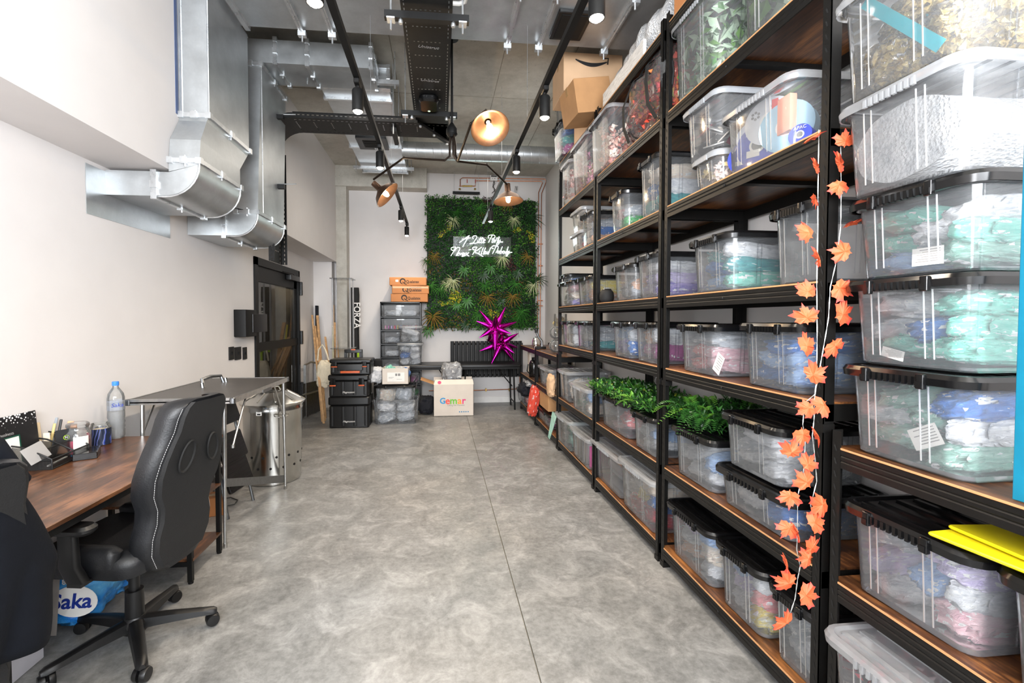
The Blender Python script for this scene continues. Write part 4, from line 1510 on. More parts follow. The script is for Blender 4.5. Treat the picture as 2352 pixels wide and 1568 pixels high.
# ------------------------------------------------ things on the rack tops
def carton(name, label, loc, sx, sy, sz, m, rz=0, ry=0, group=None, flaps=False):
    t = thing(name, label, 'box', loc, rz, group)
    t.rotation_euler = (0, ry, rz)
    MB().rbox(0, 0, 0, sz, sx / 2, sy / 2, .004, .003, 1).build('carton', m, t, smooth=None)
    MB().box(-sx / 2 - .001, sx / 2 + .001, -.025, .025, sz - .0005, sz + .001).box(-sx / 2 - .0012, -sx / 2, -.025, .025, sz - .07, sz).build('packing_tape', simple('brown_tape', 'A98458', .25) if 'tape' not in M else M['tape'], t)
    return t


M['tape'] = simple('brown_packing_tape', 'B08A5C', .22)
A = at(1312, 215, x=1.30)
pl, pr_ = at(1300, 160, y=4.35), at(1440, 160, y=4.35)
t = carton('cardboard_box', 'large pale cardboard box with curved arrow print, tilted on the rack top', (1.42, 4.42, LV[6] + .362), .56, .42, .35, M['card_l'], 0, 0)
# curved arrow mark on its face towards the camera
mb = MB()
pts = []
for k in range(17):
    f = k / 16
    pts.append((-.17 + .30 * f, -.2108, .30 - .05 * math.sin(PI * (.08 + .84 * f)) - .01 * f, .006 + .012 * math.sin(PI * f)))
mb.loft([[(x, y, z - w_), (x, y - .0006, z - w_), (x, y - .0006, z + w_), (x, y, z + w_)] for x, y, z, w_ in pts])
x, y, z_, _ = pts[-1]
mb.tube([(x - .045, y, z_ + .03), (x + .012, y, z_ + .035), (x + .005, y, z_ - .022)], .007, 4)
mb.build('arrow_print', M['print'], t)
t = carton('cardboard_box', 'brown taped cardboard box leaning out in front of the arrow-marked box', (1.335, 4.10, LV[6] + .055), .33, .36, .29, M['card'], .08, -.16)
carton('cardboard_box', 'second brown carton under the arrow-marked box on the rack top', (1.60, 4.50, LV[6]), .42, .44, .355, M['card_l'], .0, 0)
carton('cardboard_box', 'orange-brown carton at the very top of the second rack', (1.50, 2.42, LV[6]), .30, .34, .42, M['card_o'], 0, 0)
# flat white textured panel on edge
N = NT('white_textured_panel')
N.set(col=N.ramp(N.noise(N.mapping(N.coord(), (30, 3, 30)), 5, 4), [(.35, hexc('C9C7C3')), (.6, hexc('EDEBE8'))]), rough=.6)
y0, y1 = ypx(1470, 1.33), ypx(1380, 1.33)
o = tag(MB().box(0, .02, y0, y1, 0, .10).build('flat_board', N.m, loc=(1.335, 0, LV[6])), 'flat white speckled board lying along the third rack top edge', 'board')
# bubble wrap roll
mb = MB()
rings = []
ys = [ypx(1560, 1.5), ypx(1432, 1.5)]
for k in range(22):
    f = k / 21
    yv_ = ys[0] + (ys[1] - ys[0]) * f
    r_ = .135 * (.75 + .25 * math.sin(PI * min(1, f * 1.3))) + .01 * math.sin(k * 1.7)
    ring = []
    for i in range(26):
        a = 2 * PI * i / 26
        rk = r_ * (1 + .12 * noise.noise(Vector((f * 6, math.cos(a) * 1.5, math.sin(a) * 1.5))))
        ring.append((1.50 + rk * math.cos(a), yv_, LV[6] + .17 + rk * math.sin(a)))
    rings.append(ring)
o = mb.loft(rings).build('bubble_wrap', M['roll'], smooth=1)
tag(o, 'long bundled roll of bubble wrap lying on the rack tops', 'bubble wrap')

# greenery mats over the knee-high shelf tubs
def mat_of_leaves(label, x0, x1, y0, y1, z, hgt, n, mats, L, fern=0):
    t = thing('greenery_mat', label, 'artificial plant', ((x0 + x1) / 2, (y0 + y1) / 2, z), group='green foliage mats')
    mb = MB()
    ox, oy = (x0 + x1) / 2, (y0 + y1) / 2
    for _ in range(n):
        p = Vector((R.uniform(x0, x1) - ox, R.uniform(y0, y1) - oy, R.uniform(0, hgt)))
        d = Vector((R.uniform(-1, .4), R.uniform(-1, 1), R.uniform(-.3, 1)))
        mb.mat(R.choice(mats))
        leafq(mb, p, d, Vector((0, 0, 1)), R.uniform(*L), R.uniform(*L) * .45)
    o = mb.build('foliage', LM, t, smooth=None)
    o['kind'] = 'stuff'
    for k in range(fern):
        mb = MB().mat(R.choice([1, 2, 1]))
        p = Vector((R.uniform(x0, x1) - ox, R.uniform(y0, y1) - oy, hgt * .7))
        d = Vector((R.uniform(-1, .1), R.uniform(-.8, .8), R.uniform(.1, .6))).normalized()
        ln = R.uniform(.14, .24)
        s = d.cross(Vector((0, 0, 1))).normalized()
        for j in range(14):
            f = j / 14
            q_ = p + d * ln * f + Vector((0, 0, -.12 * f * f * ln / .2))
            wl = .045 * math.sin(PI * (.15 + .8 * f))
            for sg in (-1, 1):
                leafq(mb, q_, s * sg + d * .5, Vector((0, 0, 1)), wl, .011)
        mb.build('fern_frond', LM, t, smooth=None)
    return t


mat_of_leaves('bushy green foliage mat with small yellow flowers over the third rack tubs', 1.30, 1.75, 2.80, 3.95, LV[1] + .28, .07, 3200, [1, 1, 0, 0, 0, 1, 2, 1], (.03, .055), 24)
mat_of_leaves('dark fern foliage mat over the tubs at the far end of the second rack', 1.36, 1.82, 2.25, 2.68, LV[1] + .295, .10, 2600, [1, 0, 0, 1, 0, 0], (.025, .045), 40)
mb = MB()
for _ in range(60):
    p = Vector((R.uniform(1.31, 1.7), R.uniform(2.3, 3.8), LV[1] + .345 + R.uniform(0, .04)))
    mb.mat(R.choice([3, 5]))
    for k in range(4):
        leafq(mb, p, Vector((math.cos(k * PI / 2), math.sin(k * PI / 2), .3)), Vector((0, 0, 1)), .011, .01)
o = stuff(mb, 'tiny_flowers', LM, 'tiny yellow and white flowers scattered on the green foliage mats', 'flowers')

# ------------------------------------------------ autumn leaf garland
def maple(seed):
    rs = random.Random(seed)
    half = [(0, 1.08), (.13, .78), (.25, .76), (.25, .50), (.42, .56), (.62, .72), (.70, .50), (.96, .36), (.74, .20), (.66, .06), (.80, -.16), (.58, -.20), (.42, -.34), (.24, -.30), (.06, -.36)]
    half = [(x * rs.uniform(.92, 1.08), y * rs.uniform(.94, 1.06)) for x, y in half]
    poly = half + [(0, -.5)] + [(-x * rs.uniform(.92, 1.08), y) for x, y in reversed(half[1:])]
    vs = [(0, 0, .06)]
    for x, y in poly:
        vs.append((x, y, .22 * noise.noise(Vector((x * 1.6 + seed, y * 1.6, seed))) - .14 * (x * x + y * y)))
    # ring of veins for relief
    n = len(poly)
    mid = [(v[0] * .5, v[1] * .5, v[2] * .4 + (.05 if i % 2 == 0 else -.03)) for i, v in enumerate(vs[1:])]
    vs += mid
    fs = []
    for i in range(n):
        j = (i + 1) % n
        fs.append((0, 1 + n + i, 1 + n + j))
        fs.append((1 + n + i, 1 + i, 1 + j, 1 + n + j))
    mb = MB().add([Vector(v) * .051 for v in vs], fs)
    b = len(vs)
    mb.add([Vector(v) * .051 - Vector((0, 0, .0009)) for v in vs], [tuple(reversed(f)) for f in fs])
    return mb.mesh('leaf', N_leaf, .9)


N = NT('orange_maple_leaf')
co = N.coord()
gr = N.n('ShaderNodeVectorMath', operation='LENGTH')
N.l(co, gr.inputs[0])
nz = N.noise(co, 60, 3)
fac = N.math('ADD', N.math('MULTIPLY', gr.outputs['Value'], 20), N.math('MULTIPLY', N.math('SUBTRACT', nz, .5), .5))
N.set(col=N.mix(N.math('MULTIPLY', N.rnd(), .3), N.ramp(fac, [(.3, hexc('DE6238')), (.7, hexc('DC5A38')), (.97, hexc('D4443F'))]), hexc('B85424')), rough=.65)
N.bump(N.noise(co, 90, 4), .3, .004)
N_leaf = N.m
ML = [maple(s) for s in (1, 2, 3, 4)]
YG = 1.444
gt = thing('leaf_garland', 'garland of orange maple leaves on silver twisted cord hanging from the rack', 'garland', tuple(at(1885, 300, y=YG)))
g0 = Vector(gt.location)
cordA = [(1881, 298), (1879, 420), (1878, 540), (1876, 650), (1877, 760), (1876, 860), (1871, 915), (1870, 960), (1866, 1000), (1872, 1050), (1876, 1105), (1862, 1160), (1874, 1215)]
cordB = [(1931, 320), (1932, 440), (1931, 520), (1921, 600), (1907, 660), (1903, 730), (1893, 790), (1882, 850), (1872, 905), (1848, 925), (1844, 975), (1850, 1010), (1846, 1080), (1832, 1140), (1832, 1200), (1830, 1262), (1838, 1300), (1832, 1330), (1826, 1375), (1814, 1412)]
M['cord'] = simple('silver_cord', 'A8A8A4', .4, .5, .2, 300)
for cd in (cordA, cordB):
    P3 = [at(a, b, y=YG) - g0 for a, b in cd]
    fine = []
    for a, b in zip(P3, P3[1:]):
        for k in range(6):
            fine.append(a + (b - a) * k / 6)
    fine.append(P3[-1])
    mb = MB()
    for ph in (0, PI):
        mb.tube([p + Vector((.001 * math.cos(ph + i * .9), .001 * math.sin(ph + i * .9), 0)) for i, p in enumerate(fine)], .0009, 4)
    mb.build('cord', M['cord'], gt)
LP = [(1858, 320, .9, 1), (1876, 383, .7, 2), (1872, 455, .7, 2), (1857, 535, 1, 0), (1940, 578, .9, 0), (1881, 592, .8, 2), (1953, 514, .8, 1), (1855, 670, .9, 0), (1928, 662, .95, 0), (1853, 730, .95, 0), (1934, 722, 1.05, 0), (1852, 795, 1, 0),
      (1917, 794, 1, 0), (1867, 861, .95, 0), (1857, 937, .8, 0), (1890, 930, .9, 0), (1843, 998, 1, 0), (1817, 1038, .95, 0), (1855, 1066, .85, 0), (1878, 1000, .8, 2), (1852, 1107, .95, 0), (1815, 1138, .85, 0), (1888, 1158, 1.05, 0),
      (1870, 1200, .9, 0), (1813, 1212, .85, 0), (1832, 1225, .8, 2), (1863, 1258, .95, 0), (1856, 1282, .8, 0), (1806, 1288, .8, 2), (1812, 1338, 1, 0), (1850, 1366, .95, 0), (1805, 1430, .95, 0), (1941, 325, .8, 0), (1930, 375, .9, 2), (1926, 425, .8, 0)]
for i, (px, py, s, mode) in enumerate(LP):
    p = at(px, py, y=YG - .012 - .004 * (i % 3)) - g0
    o = link('leaf', ML[i % 4], gt, tuple(p))
    o.scale = (s, s, s)
    spin = R.uniform(0, 6.28)
    if mode == 0:
        o.rotation_euler = Euler((PI / 2 + R.uniform(-.45, .45), R.uniform(-.4, .4) + spin, R.uniform(-.45, .55)), 'XYZ')
        o.rotation_euler = (Matrix.Rotation(R.uniform(-.5, .3), 3, 'Z') @ Matrix.Rotation(PI / 2 + R.uniform(-.4, .3), 3, 'X') @ Matrix.Rotation(spin, 3, 'Z')).to_euler()
    elif mode == 1:
        o.rotation_euler = (.45, .2, spin)
    else:
        o.rotation_euler = (Matrix.Rotation(.25, 3, 'Z') @ Matrix.Rotation(R.uniform(1.1, 1.3), 3, 'Y') @ Matrix.Rotation(.7, 3, 'X') @ Matrix.Rotation(spin, 3, 'Z')).to_euler()

# teal panel at the right edge of view
p = at(2349, 200, x=1.37)
tag(MB().rbox(0, 0, 0, 1.45, .006, .10, .003, .001).build('teal_board', simple('teal_board_face', '0F7C9C', .4), loc=(1.372, p.y - .107, 1.068)), 'teal board standing on the closest rack beside the near stack, at the right edge', 'board')
# ================================================================== FAR WALL
# plant wall
YW = 8.12
A, B = at(975, 450, y=YW), at(1234, 757, y=YW)
X0, X1, Z0, Z1 = A.x, B.x, B.z, A.z
pw = thing('plant_wall', 'big square panel of artificial green plants on the far wall', 'plant wall', ((X0 + X1) / 2, YW, (Z0 + Z1) / 2))
W2, H2 = (X1 - X0) / 2, (Z1 - Z0) / 2
MB().box(-W2 + .04, W2 - .04, -.01, YB - YW, -H2 + .04, H2 - .04).build('backing_panel', M['blackmetal'], pw)
mb = MB()


def zone(x, z):
    """which planting patch a point of the wall belongs to"""
    c = noise.cell(Vector((x * 2.0 + 40, z * 2.0 + 9, 3.3)))
    return c


patches = [(R.uniform(-W2, W2), R.uniform(-H2, H2), R.choice(['box', 'box', 'box', 'dark', 'dark', 'brown', 'box', 'dark', 'box'])) for _ in range(60)]
for (px, py) in ((1015, 535), (1030, 530), (1038, 682), (1010, 688), (1212, 685), (1185, 540), (1205, 550), (1222, 470), (1140, 716)):
    p = at(px, py, y=YW)
    patches.append((p.x - pw.location.x, p.z - pw.location.z, 'yellow'))
for (px, py) in ((1185, 610), (1110, 615), (1125, 460), (1175, 600)):
    p = at(px, py, y=YW)
    patches.append((p.x - pw.location.x, p.z - pw.location.z, 'burg'))
pal = {'box': [0, 1, 1, 2, 0], 'dark': [0, 0, 0, 1], 'brown': [0, 7, 1, 0, 0], 'white': [0, 1, 1, 5, 1, 0, 0], 'bright': [1, 2, 1, 0], 'yellow': [3, 3, 2, 1], 'burg': [4, 4, 0, 4]}
for _ in range(26000):
    x, z = R.uniform(-W2, W2), R.uniform(-H2, H2)
    e = min(W2 - abs(x), H2 - abs(z))
    if e < .05 and noise.noise(Vector((x * 9, z * 9, 1))) > e * 8 - .1:
        continue
    best, bt = 9, 'box'
    for a, b, k in patches:
        dd = (a - x) ** 2 + (b - z) ** 2 * 1.2 + (.02 if k in ('yellow', 'burg') else 0)
        if dd < best:
            best, bt = dd, k
    if bt in ('yellow', 'burg') and best > .045:
        bt = 'box'
    mb.mat(R.choice(pal[bt]))
    dep = .05 + .05 * noise.noise(Vector((x * 5, z * 5, 7)))
    p = Vector((x, -dep - R.uniform(0, .05), z))
    d = Vector((R.uniform(-1, 1), R.uniform(-.9, -.1), R.uniform(-1, .7)))
    L = R.uniform(.02, .038)
    leafq(mb, p, d, Vector((R.uniform(-.3, .3), -1, .4)), L, L * R.uniform(.45, .7))
o = mb.build('foliage', LM, pw, smooth=None)
o['kind'] = 'stuff'


def rosette(kind, seed):
    rs = random.Random(seed)
    mb = MB()
    n = {'palm': 13, 'broad': 9, 'grass': 22}[kind]
    for k in range(n):
        a = PI * (1.5 + (k / (n - 1) - .5) * 1.5) + rs.uniform(-.1, .1)
        L = {'palm': .2, 'broad': .15, 'grass': .19}[kind] * rs.uniform(.75, 1.1)
        wd = {'palm': .014, 'broad': .032, 'grass': .007}[kind]
        d = Vector((math.cos(a), -.45, math.sin(a))).normalized()
        pts = [Vector((0, -.04, 0)) + d * L * f + Vector((0, .05 * f * f, -.06 * f * f)) for f in (0, .35, .7, 1)]
        s = Vector((-math.sin(a), 0, math.cos(a)))
        ws = [wd * .3, wd * .5, wd * .4, .0005]
        vs = []
        for p_, w_ in zip(pts, ws):
            vs += [p_ - s * w_, p_ + Vector((0, .004, 0)), p_ + s * w_]
        fs = []
        for j in range(3):
            fs += [(3 * j, 3 * j + 1, 3 * j + 4, 3 * j + 3), (3 * j + 1, 3 * j + 2, 3 * j + 5, 3 * j + 4)]
        mb.add(vs, fs)
    return mb.mesh('plant_rosette', [None], .9)


ROS = {k: [rosette(k, i) for i in range(2)] for k in ('palm', 'broad', 'grass')}
M['palegrass'] = leafm('leaf_pale_spike', 'B8C08C', 'DDE0C0')
for px, py, k, mt, s in [(1048, 490, 'grass', 1, 1), (1040, 505, 'grass', 'p', .9), (1100, 480, 'palm', 1, 1), (1178, 505, 'grass', 'p', .8), (1060, 535, 'broad', 1, .8), (1065, 620, 'broad', 1, 1.2), (1125, 615, 'broad', 1, 1.2), (1145, 635, 'broad', 0, 1),
                         (1108, 632, 'broad', 0, 1.3), (1185, 628, 'broad', 0, 1.2), (1112, 655, 'palm', 1, 1.1), (1182, 652, 'palm', 1, 1.1), (1040, 645, 'grass', 'p', 1.1), (1025, 650, 'grass', 'p', .8), (990, 655, 'palm', 1, 1), (1012, 662, 'palm', 1, 1),
                         (1222, 655, 'grass', 'p', 1.1), (1072, 690, 'broad', 1, 1.3), (1150, 690, 'broad', 0, 1), (1118, 682, 'palm', 7, 1.1), (1175, 680, 'palm', 7, 1), (995, 725, 'palm', 7, 1.4), (1100, 722, 'palm', 1, 1.2), (1185, 728, 'grass', 1, 1.5),
                         (1195, 715, 'palm', 1, 1.2), (1070, 745, 'broad', 0, 1.1), (1232, 640, 'palm', 0, 1), (1120, 595, 'grass', 1, 1), (1152, 592, 'grass', 'p', 1), (1210, 590, 'palm', 7, .9), (998, 588, 'palm', 7, .8), (980, 600, 'grass', 1, .8),
                         (984, 755, 'broad', 1, 1.2), (1050, 700, 'broad', 1, 1), (1008, 500, 'palm', 0, 1.3), (1215, 500, 'palm', 0, 1.3), (1165, 470, 'palm', 7, .8)]:
    p = at(px, py, y=YW)
    o = link('plant_rosette', R.choice(ROS[k]), pw, (p.x - pw.location.x, -.07, p.z - pw.location.z), (0, R.uniform(-.6, .6), 0))
    s *= .8 if k == 'broad' else 1
    o.scale = (s, s, s)
    if not o.material_slots[0].material:
        o.material_slots[0].link = 'OBJECT'
    o.material_slots[0].material = M['palegrass'] if mt == 'p' else LM[mt]

# neon sign: hand-drawn white tube lettering
M['neon'] = glow('white_neon_tube', (.9, 1, .98), 9)
YN = YW - .17
sg = thing('neon_sign', 'white handwritten neon sign reading A Little Party Never Killed Nobody', 'neon sign', tuple(at(1108, 566, y=YN)))
S0 = Vector(sg.location)
# strokes in sign pixels (zoomed grid of 13.84 per photo pixel)
strokes = {
    'A': [[(485, 510), (600, 430), (700, 360), (800, 285), (740, 380), (660, 520), (595, 645)], [(570, 400), (700, 385), (835, 360)]],
    'Little': [[(930, 390), (905, 350), (930, 305), (1000, 295), (1040, 320), (1010, 400), (940, 500), (900, 540), (810, 545), (900, 530), (1050, 520), (1080, 440), (1060, 500), (1095, 510)], [(1180, 330), (1110, 500), (1140, 510)], [(1230, 340), (1170, 500), (1200, 515)], [(1100, 400), (1260, 385)], [(1275, 390), (1225, 500), (1250, 515)], [(1255, 470), (1310, 430), (1270, 420), (1250, 500), (1300, 510)]],
    'Party': [[(1530, 290), (1470, 390), (1415, 505)], [(1420, 370), (1400, 320), (1440, 280), (1560, 270), (1620, 305), (1600, 360), (1520, 400)], [(1600, 410), (1540, 440), (1520, 500), (1570, 490), (1600, 430), (1590, 505)], [(1640, 420), (1620, 500), (1640, 440), (1680, 420)], [(1750, 310), (1690, 500), (1720, 510)], [(1660, 370), (1780, 360)], [(1740, 420), (1720, 490), (1770, 480), (1790, 420), (1740, 540), (1690, 590), (1670, 550), (1740, 500), (1870, 490)]],
    'Never': [[(215, 935), (290, 810), (370, 660)], [(290, 760), (230, 740), (225, 690), (290, 655), (370, 660), (330, 770), (390, 700), (450, 660), (500, 690), (470, 780), (400, 890), (380, 930)], [(400, 880), (470, 850), (440, 830), (410, 890), (460, 920)], [(500, 830), (500, 900), (560, 840)], [(570, 880), (630, 850), (600, 835), (570, 900), (640, 910)], [(660, 840), (640, 920), (670, 850), (720, 840)], [(560, 950), (640, 935), (790, 830)], [(720, 880), (790, 945)]],
    'Killed': [[(1040, 655), (980, 770), (905, 890)], [(960, 740), (910, 720), (915, 670), (980, 650), (1050, 660)], [(1190, 655), (1080, 740), (980, 810), (1080, 860), (1240, 955)], [(1140, 770), (1100, 860), (1130, 870)], [(1250, 670), (1180, 860), (1210, 870)], [(1320, 670), (1250, 860), (1280, 870)], [(1290, 830), (1340, 810), (1310, 790), (1280, 850), (1340, 870)], [(1420, 800), (1370, 820), (1370, 870), (1420, 840), (1480, 670), (1400, 880)]],
    'Nobody': [[(1660, 620), (1600, 740), (1540, 860)], [(1570, 700), (1520, 680), (1530, 630), (1600, 610), (1690, 620), (1720, 650), (1700, 740), (1650, 830)], [(1720, 780), (1700, 830), (1740, 840), (1770, 790), (1720, 780)], [(1850, 640), (1780, 840), (1830, 840), (1850, 790), (1800, 790)], [(1890, 780), (1860, 830), (1900, 850), (1930, 800), (1890, 780)], [(1980, 790), (1940, 830), (1970, 850), (2040, 640), (1980, 850)], [(2030, 780), (2010, 840), (2060, 830), (2070, 780), (2020, 900), (1990, 940), (1980, 900), (2050, 840), (2165, 820)]],
    'dash': [[(790, 735), (860, 730)]],
}
for wd_n, sts in strokes.items():
    mb = MB()
    for st in sts:
        P3 = []
        for a, b in st:
            p = at(1020 + a / 13.835, 520 + b / 13.835, y=YN) - S0
            P3.append(p)
        # smooth with catmull-rom
        sm = []
        for i in range(len(P3) - 1):
            p0, p1, p2, p3 = P3[max(i - 1, 0)], P3[i], P3[i + 1], P3[min(i + 2, len(P3) - 1)]
            for k in range(5):
                u = k / 5
                sm.append(.5 * ((2 * p1) + (p2 - p0) * u + (2 * p0 - 5 * p1 + 4 * p2 - p3) * u * u + (3 * p1 - p0 - 3 * p2 + p3) * u ** 3))
        sm.append(P3[-1])
        mb.tube(sm, .0038, 6)
    mb.build('neon_word', M['neon'], sg)
MB().box(-.5, .5, .03, .034, -.17, .17).build('backing_sheet', M['acrylic'], sg)
light('AREA', 'neon_light', (S0.x, YN - .05, S0.z), 5, (.85, 1, .97), (PI / 2, 0, PI), shape='RECTANGLE', size=.9, size_y=.3)

# copper pipes, valves and brackets above the plant wall
YP = 8.17
cp = thing('copper_pipework', 'pair of copper heating pipes running above and down beside the plant wall', 'pipe', tuple(at(1100, 412, y=YP)))
c0 = Vector(cp.location)


def pp(pts, r=.0075):
    return MB().tube([at(a, b, y=YP) - c0 for a, b in pts], r, 8)


pp([(1057, 428), (1057, 412), (1062, 408), (1251, 411), (1255, 416), (1244, 444), (1243, 500), (1240, 790)]).build('pipe', M['copper'], cp)
pp([(1094, 415), (1243, 416), (1246, 420), (1237, 442), (1237, 500), (1234, 790)]).build('pipe', M['copper'], cp)
pp([(1055, 427), (1092, 427), (1092, 412)]).build('pipe', M['copper'], cp)
pp([(1062, 427), (1085, 427)], .014).build('valve', M['brass'], cp)
for px in (1073, 1092):
    p = at(px, 420, y=YP - .02) - c0
    MB().tube([p, p + Vector((0, -.01, .06))], .007, 6).build('valve_handle', simple('valve_red', 'B02818', .4) if 'vr' not in M else M['vr'], cp)
for px in (1056, 1091):
    p = at(px, 434, y=YP) - c0
    MB().sphere(tuple(p), .02, n=8).build('fitting', M['brass'], cp)
for py in (560, 610, 690, 702):
    p = at(1241, py, y=YP) - c0
    MB().box(p.x - .045, p.x + .045, -.005, .03, p.z - .008, p.z + .008).build('pipe_clip', M['copper'], cp)
lo = thing('copper_pipe', 'low copper pipe along the far wall under the radiator', 'pipe', tuple(at(1120, 896, y=YP)))
l0 = Vector(lo.location)
MB().tube([at(a, b, y=YP) - l0 for a, b in ((985, 897), (1100, 896), (1186, 893))], .008, 8).build('pipe', M['copper'], lo)
for px in (1116, 1170):
    p = at(px, 895, y=YP) - l0
    MB().box(p.x - .01, p.x + .01, -.02, .04, p.z - .025, p.z + .025).build('pipe_clip', M['brass'], lo)
# meter box, hanging bracket and wires
p = at(1134, 409, y=YP - .05)
t = thing('control_box', 'small white control box mounted over the copper pipes', 'control box', tuple(p))
MB().rbox(0, 0, -.045, .045, .065, .03, .008).build('casing', M['white_matt'], t)
MB().box(-.05, .05, -.032, -.03, .015, .035).box(-.03, -.02, -.032, -.03, -.02, -.01).box(.01, .022, -.032, -.03, -.022, -.01).build('display', M['print'], t)
pts = [(0, 0, -.045), (.02, -.01, -.1), (-.02, 0, -.15), (.03, 0, -.2), (-.03, 0, -.26), (.01, 0, -.22)]
MB().tube(pts, .006, 6).tube([(.01, 0, -.04), (-.01, 0, -.12), (.02, -.01, -.24), (.05, 0, -.2)], .006, 6).build('loose_cable', M['cableblk'], t)
p = at(1183, 440, y=YP - .04)
mb = MB()
for k in range(5):
    mb.tube([(-.03 + k * .012, 0, -.13 + k * .01), (.0 + k * .012, 0, .1), (.03, -.01 * k, .02)], .0025, 5)
tag(mb.build('coiled_wire', GB, loc=tuple(p)), 'loose coil of silver wire hung from the pipes beside the control box', 'wire')
p = at(1071, 443, y=YP - .08)
t = thing('hanging_channel', 'short black slotted channel hung on two wires over the plant wall', 'bracket', tuple(p))
MB().box(-.235, .235, -.02, .02, -.02, .02).build('channel', M['blackmetal'], t)
MB().tube([(-.21, 0, -.14), (-.21, 0, ZC - p.z)], .003, 5).tube([(.21, 0, -.14), (.21, 0, ZC - p.z)], .003, 5).build('rod', GB, t)

# radiator
rx0, rx1 = at(1034, 790, y=8.12).x, at(1199, 790, y=8.12).x
rz1, rz0 = at(1110, 783, y=8.12).z, at(1110, 868, y=8.12).z
t = thing('radiator', 'black vertical-panel radiator on the far wall behind the trestle table', 'radiator', ((rx0 + rx1) / 2, 8.12, rz0))
n = 17
sw = (rx1 - rx0) / n
for k in range(n):
    x = rx0 - t.location.x + (k + .5) * sw
    MB().rbox(x, 0, .02, rz1 - rz0, sw * .42, .02, .008).build('panel', M['blackmetal'], t)
MB().tube([(rx0 - t.location.x + .01, .03, .05), (rx1 - t.location.x - .01, .03, .05)], .016).tube([(rx0 - t.location.x + .01, .03, rz1 - rz0 - .05), (rx1 - t.location.x - .01, .03, rz1 - rz0 - .05)], .016).build('manifold', M['blackmetal'], t)
MB().tube([(rx1 - t.location.x - .03, .03, .05), (rx1 - t.location.x - .03, .03, -.1), (rx1 - t.location.x - .03, .045, -.12)], .01).tube([(rx0 - t.location.x + .3, .03, .05), (rx0 - t.location.x + .3, .03, -.12)], .01).build('valve_tail', M['copper'], t)['kind'] = 'stuff'

# two folding trestle tables
def trestle(label, x0, x1, y0, y1):
    t = thing('folding_table', label, 'table', ((x0 + x1) / 2, (y0 + y1) / 2, 0), group='black folding tables')
    hx, hy = (x1 - x0) / 2, (y1 - y0) / 2
    MB().rbox(0, 0, .715, .76, hx, hy, .03, .008).build('tabletop', M['black'], t)
    MB().box(-hx + .03, hx - .03, -hy + .04, -hy + .06, .68, .715).box(-hx + .03, hx - .03, hy - .06, hy - .04, .68, .715).build('apron_rail', M['blackmetal'], t)
    for s in (-1, 1):
        for q_ in (-1, 1):
            MB().tube([(s * (hx - .12), q_ * (hy - .08), .70), (s * (hx - .1), q_ * (hy - .08), .0)], .014).build('leg', M['blackmetal'], t)
        MB().tube([(s * (hx - .105), -hy + .08, .12), (s * (hx - .105), hy - .08, .12)], .011).tube([(s * (hx - .11), 0, .36), (s * .12, 0, .70)], .009).build('brace', M['blackmetal'], t)['kind'] = 'stuff'
    return t


trestle('black folding table under the radiator holding the magenta star balloons', at(1052, 838, y=7.5).x, at(1194, 836, y=7.6).x, 7.42, 8.02)
trestle('black folding table holding the two stacked clear tubs by the drawer tower', at(925, 846, y=7.5).x, at(1050, 843, y=7.5).x, 7.40, 8.0)

# magenta star balloons
M['foil'] = simple('magenta_foil', 'D01CB0', .18, 1, .1, 8, .25, 14)


def starburst(label, px, py, y, tips):
    c = at(px, py, y=y)
    t = thing('star_balloon', label, 'balloon', tuple(c), group='magenta foil starburst balloons')
    for (a, b, dy_) in tips:
        e = at(a, b, y=y + dy_) - c
        L = e.length
        T = e.to_track_quat('Z', 'Y').to_matrix().to_4x4()
        prof = [(.014, 0), (.054, L * .10), (.062, L * .22), (.046, L * .5), (.023, L * .8), (.004, L)]
        mb = MB()
        rings = []
        for r, z in prof:
            rings.append([(r * (1 + .12 * math.cos(2 * 2 * PI * k / 14)) * math.cos(2 * PI * k / 14), r * (1 + .12 * math.cos(4 * PI * k / 14)) * math.sin(2 * PI * k / 14), z) for k in range(14)])
        mb.loft(rings, T=T).build('spike', M['foil'], t, smooth=1.2)
    return t


starburst('upper spiky magenta foil star balloon in front of the plant wall', 1137, 754, 7.62, [(1101, 712, .05), (1161, 705, .02), (1094, 737, -.05), (1187, 739, .05), (1101, 775, -.1), (1174, 766, -.15), (1137, 803, -.12), (1139, 725, -.3), (1170, 775, .2), (1120, 785, .2)])
starburst('lower spiky magenta foil star balloon standing on the trestle table', 1151, 788, 7.70, [(1101, 806, -.1), (1129, 834, -.1), (1181, 830, -.05), (1191, 765, -.05), (1189, 798, .1), (1181, 811, -.15), (1152, 765, .1), (1117, 780, .15), (1160, 790, -.28)])

# drawer tower and cartons
x0, x1 = at(877, 750, y=7.92).x, at(968, 750, y=7.92).x
zt = at(920, 693, y=7.7).z
t = thing('drawer_tower', 'tall black drawer tower with clear drawers by the far wall', 'drawer unit', ((x0 + x1) / 2, 7.88, 0))
hx = (x1 - x0) / 2
hy = .2
mb = MB().rbox(0, 0, zt - .025, zt, hx, hy, .02, .004).rbox(0, 0, 0, .03, hx, hy, .02, .004)
for s in (-1, 1):
    mb.box(s * hx - (.012 if s > 0 else 0), s * hx + (0 if s > 0 else .012), -hy + .01, hy - .01, .02, zt - .02)
mb.box(-hx, hx, hy - .015, hy, .02, zt - .02)
dh = .222
z = zt - .025 - dh
k = 0
while z > .02:
    mb.box(-hx + .01, hx - .01, -hy, hy, z - .012, z + .004)
    z -= dh
mb.build('cabinet', M['black'], t)
z = zt - .025 - dh
cs = ['clear', 'cream', 'clear', 'white', 'clear', 'magenta', 'green', 'grey']
i = 0
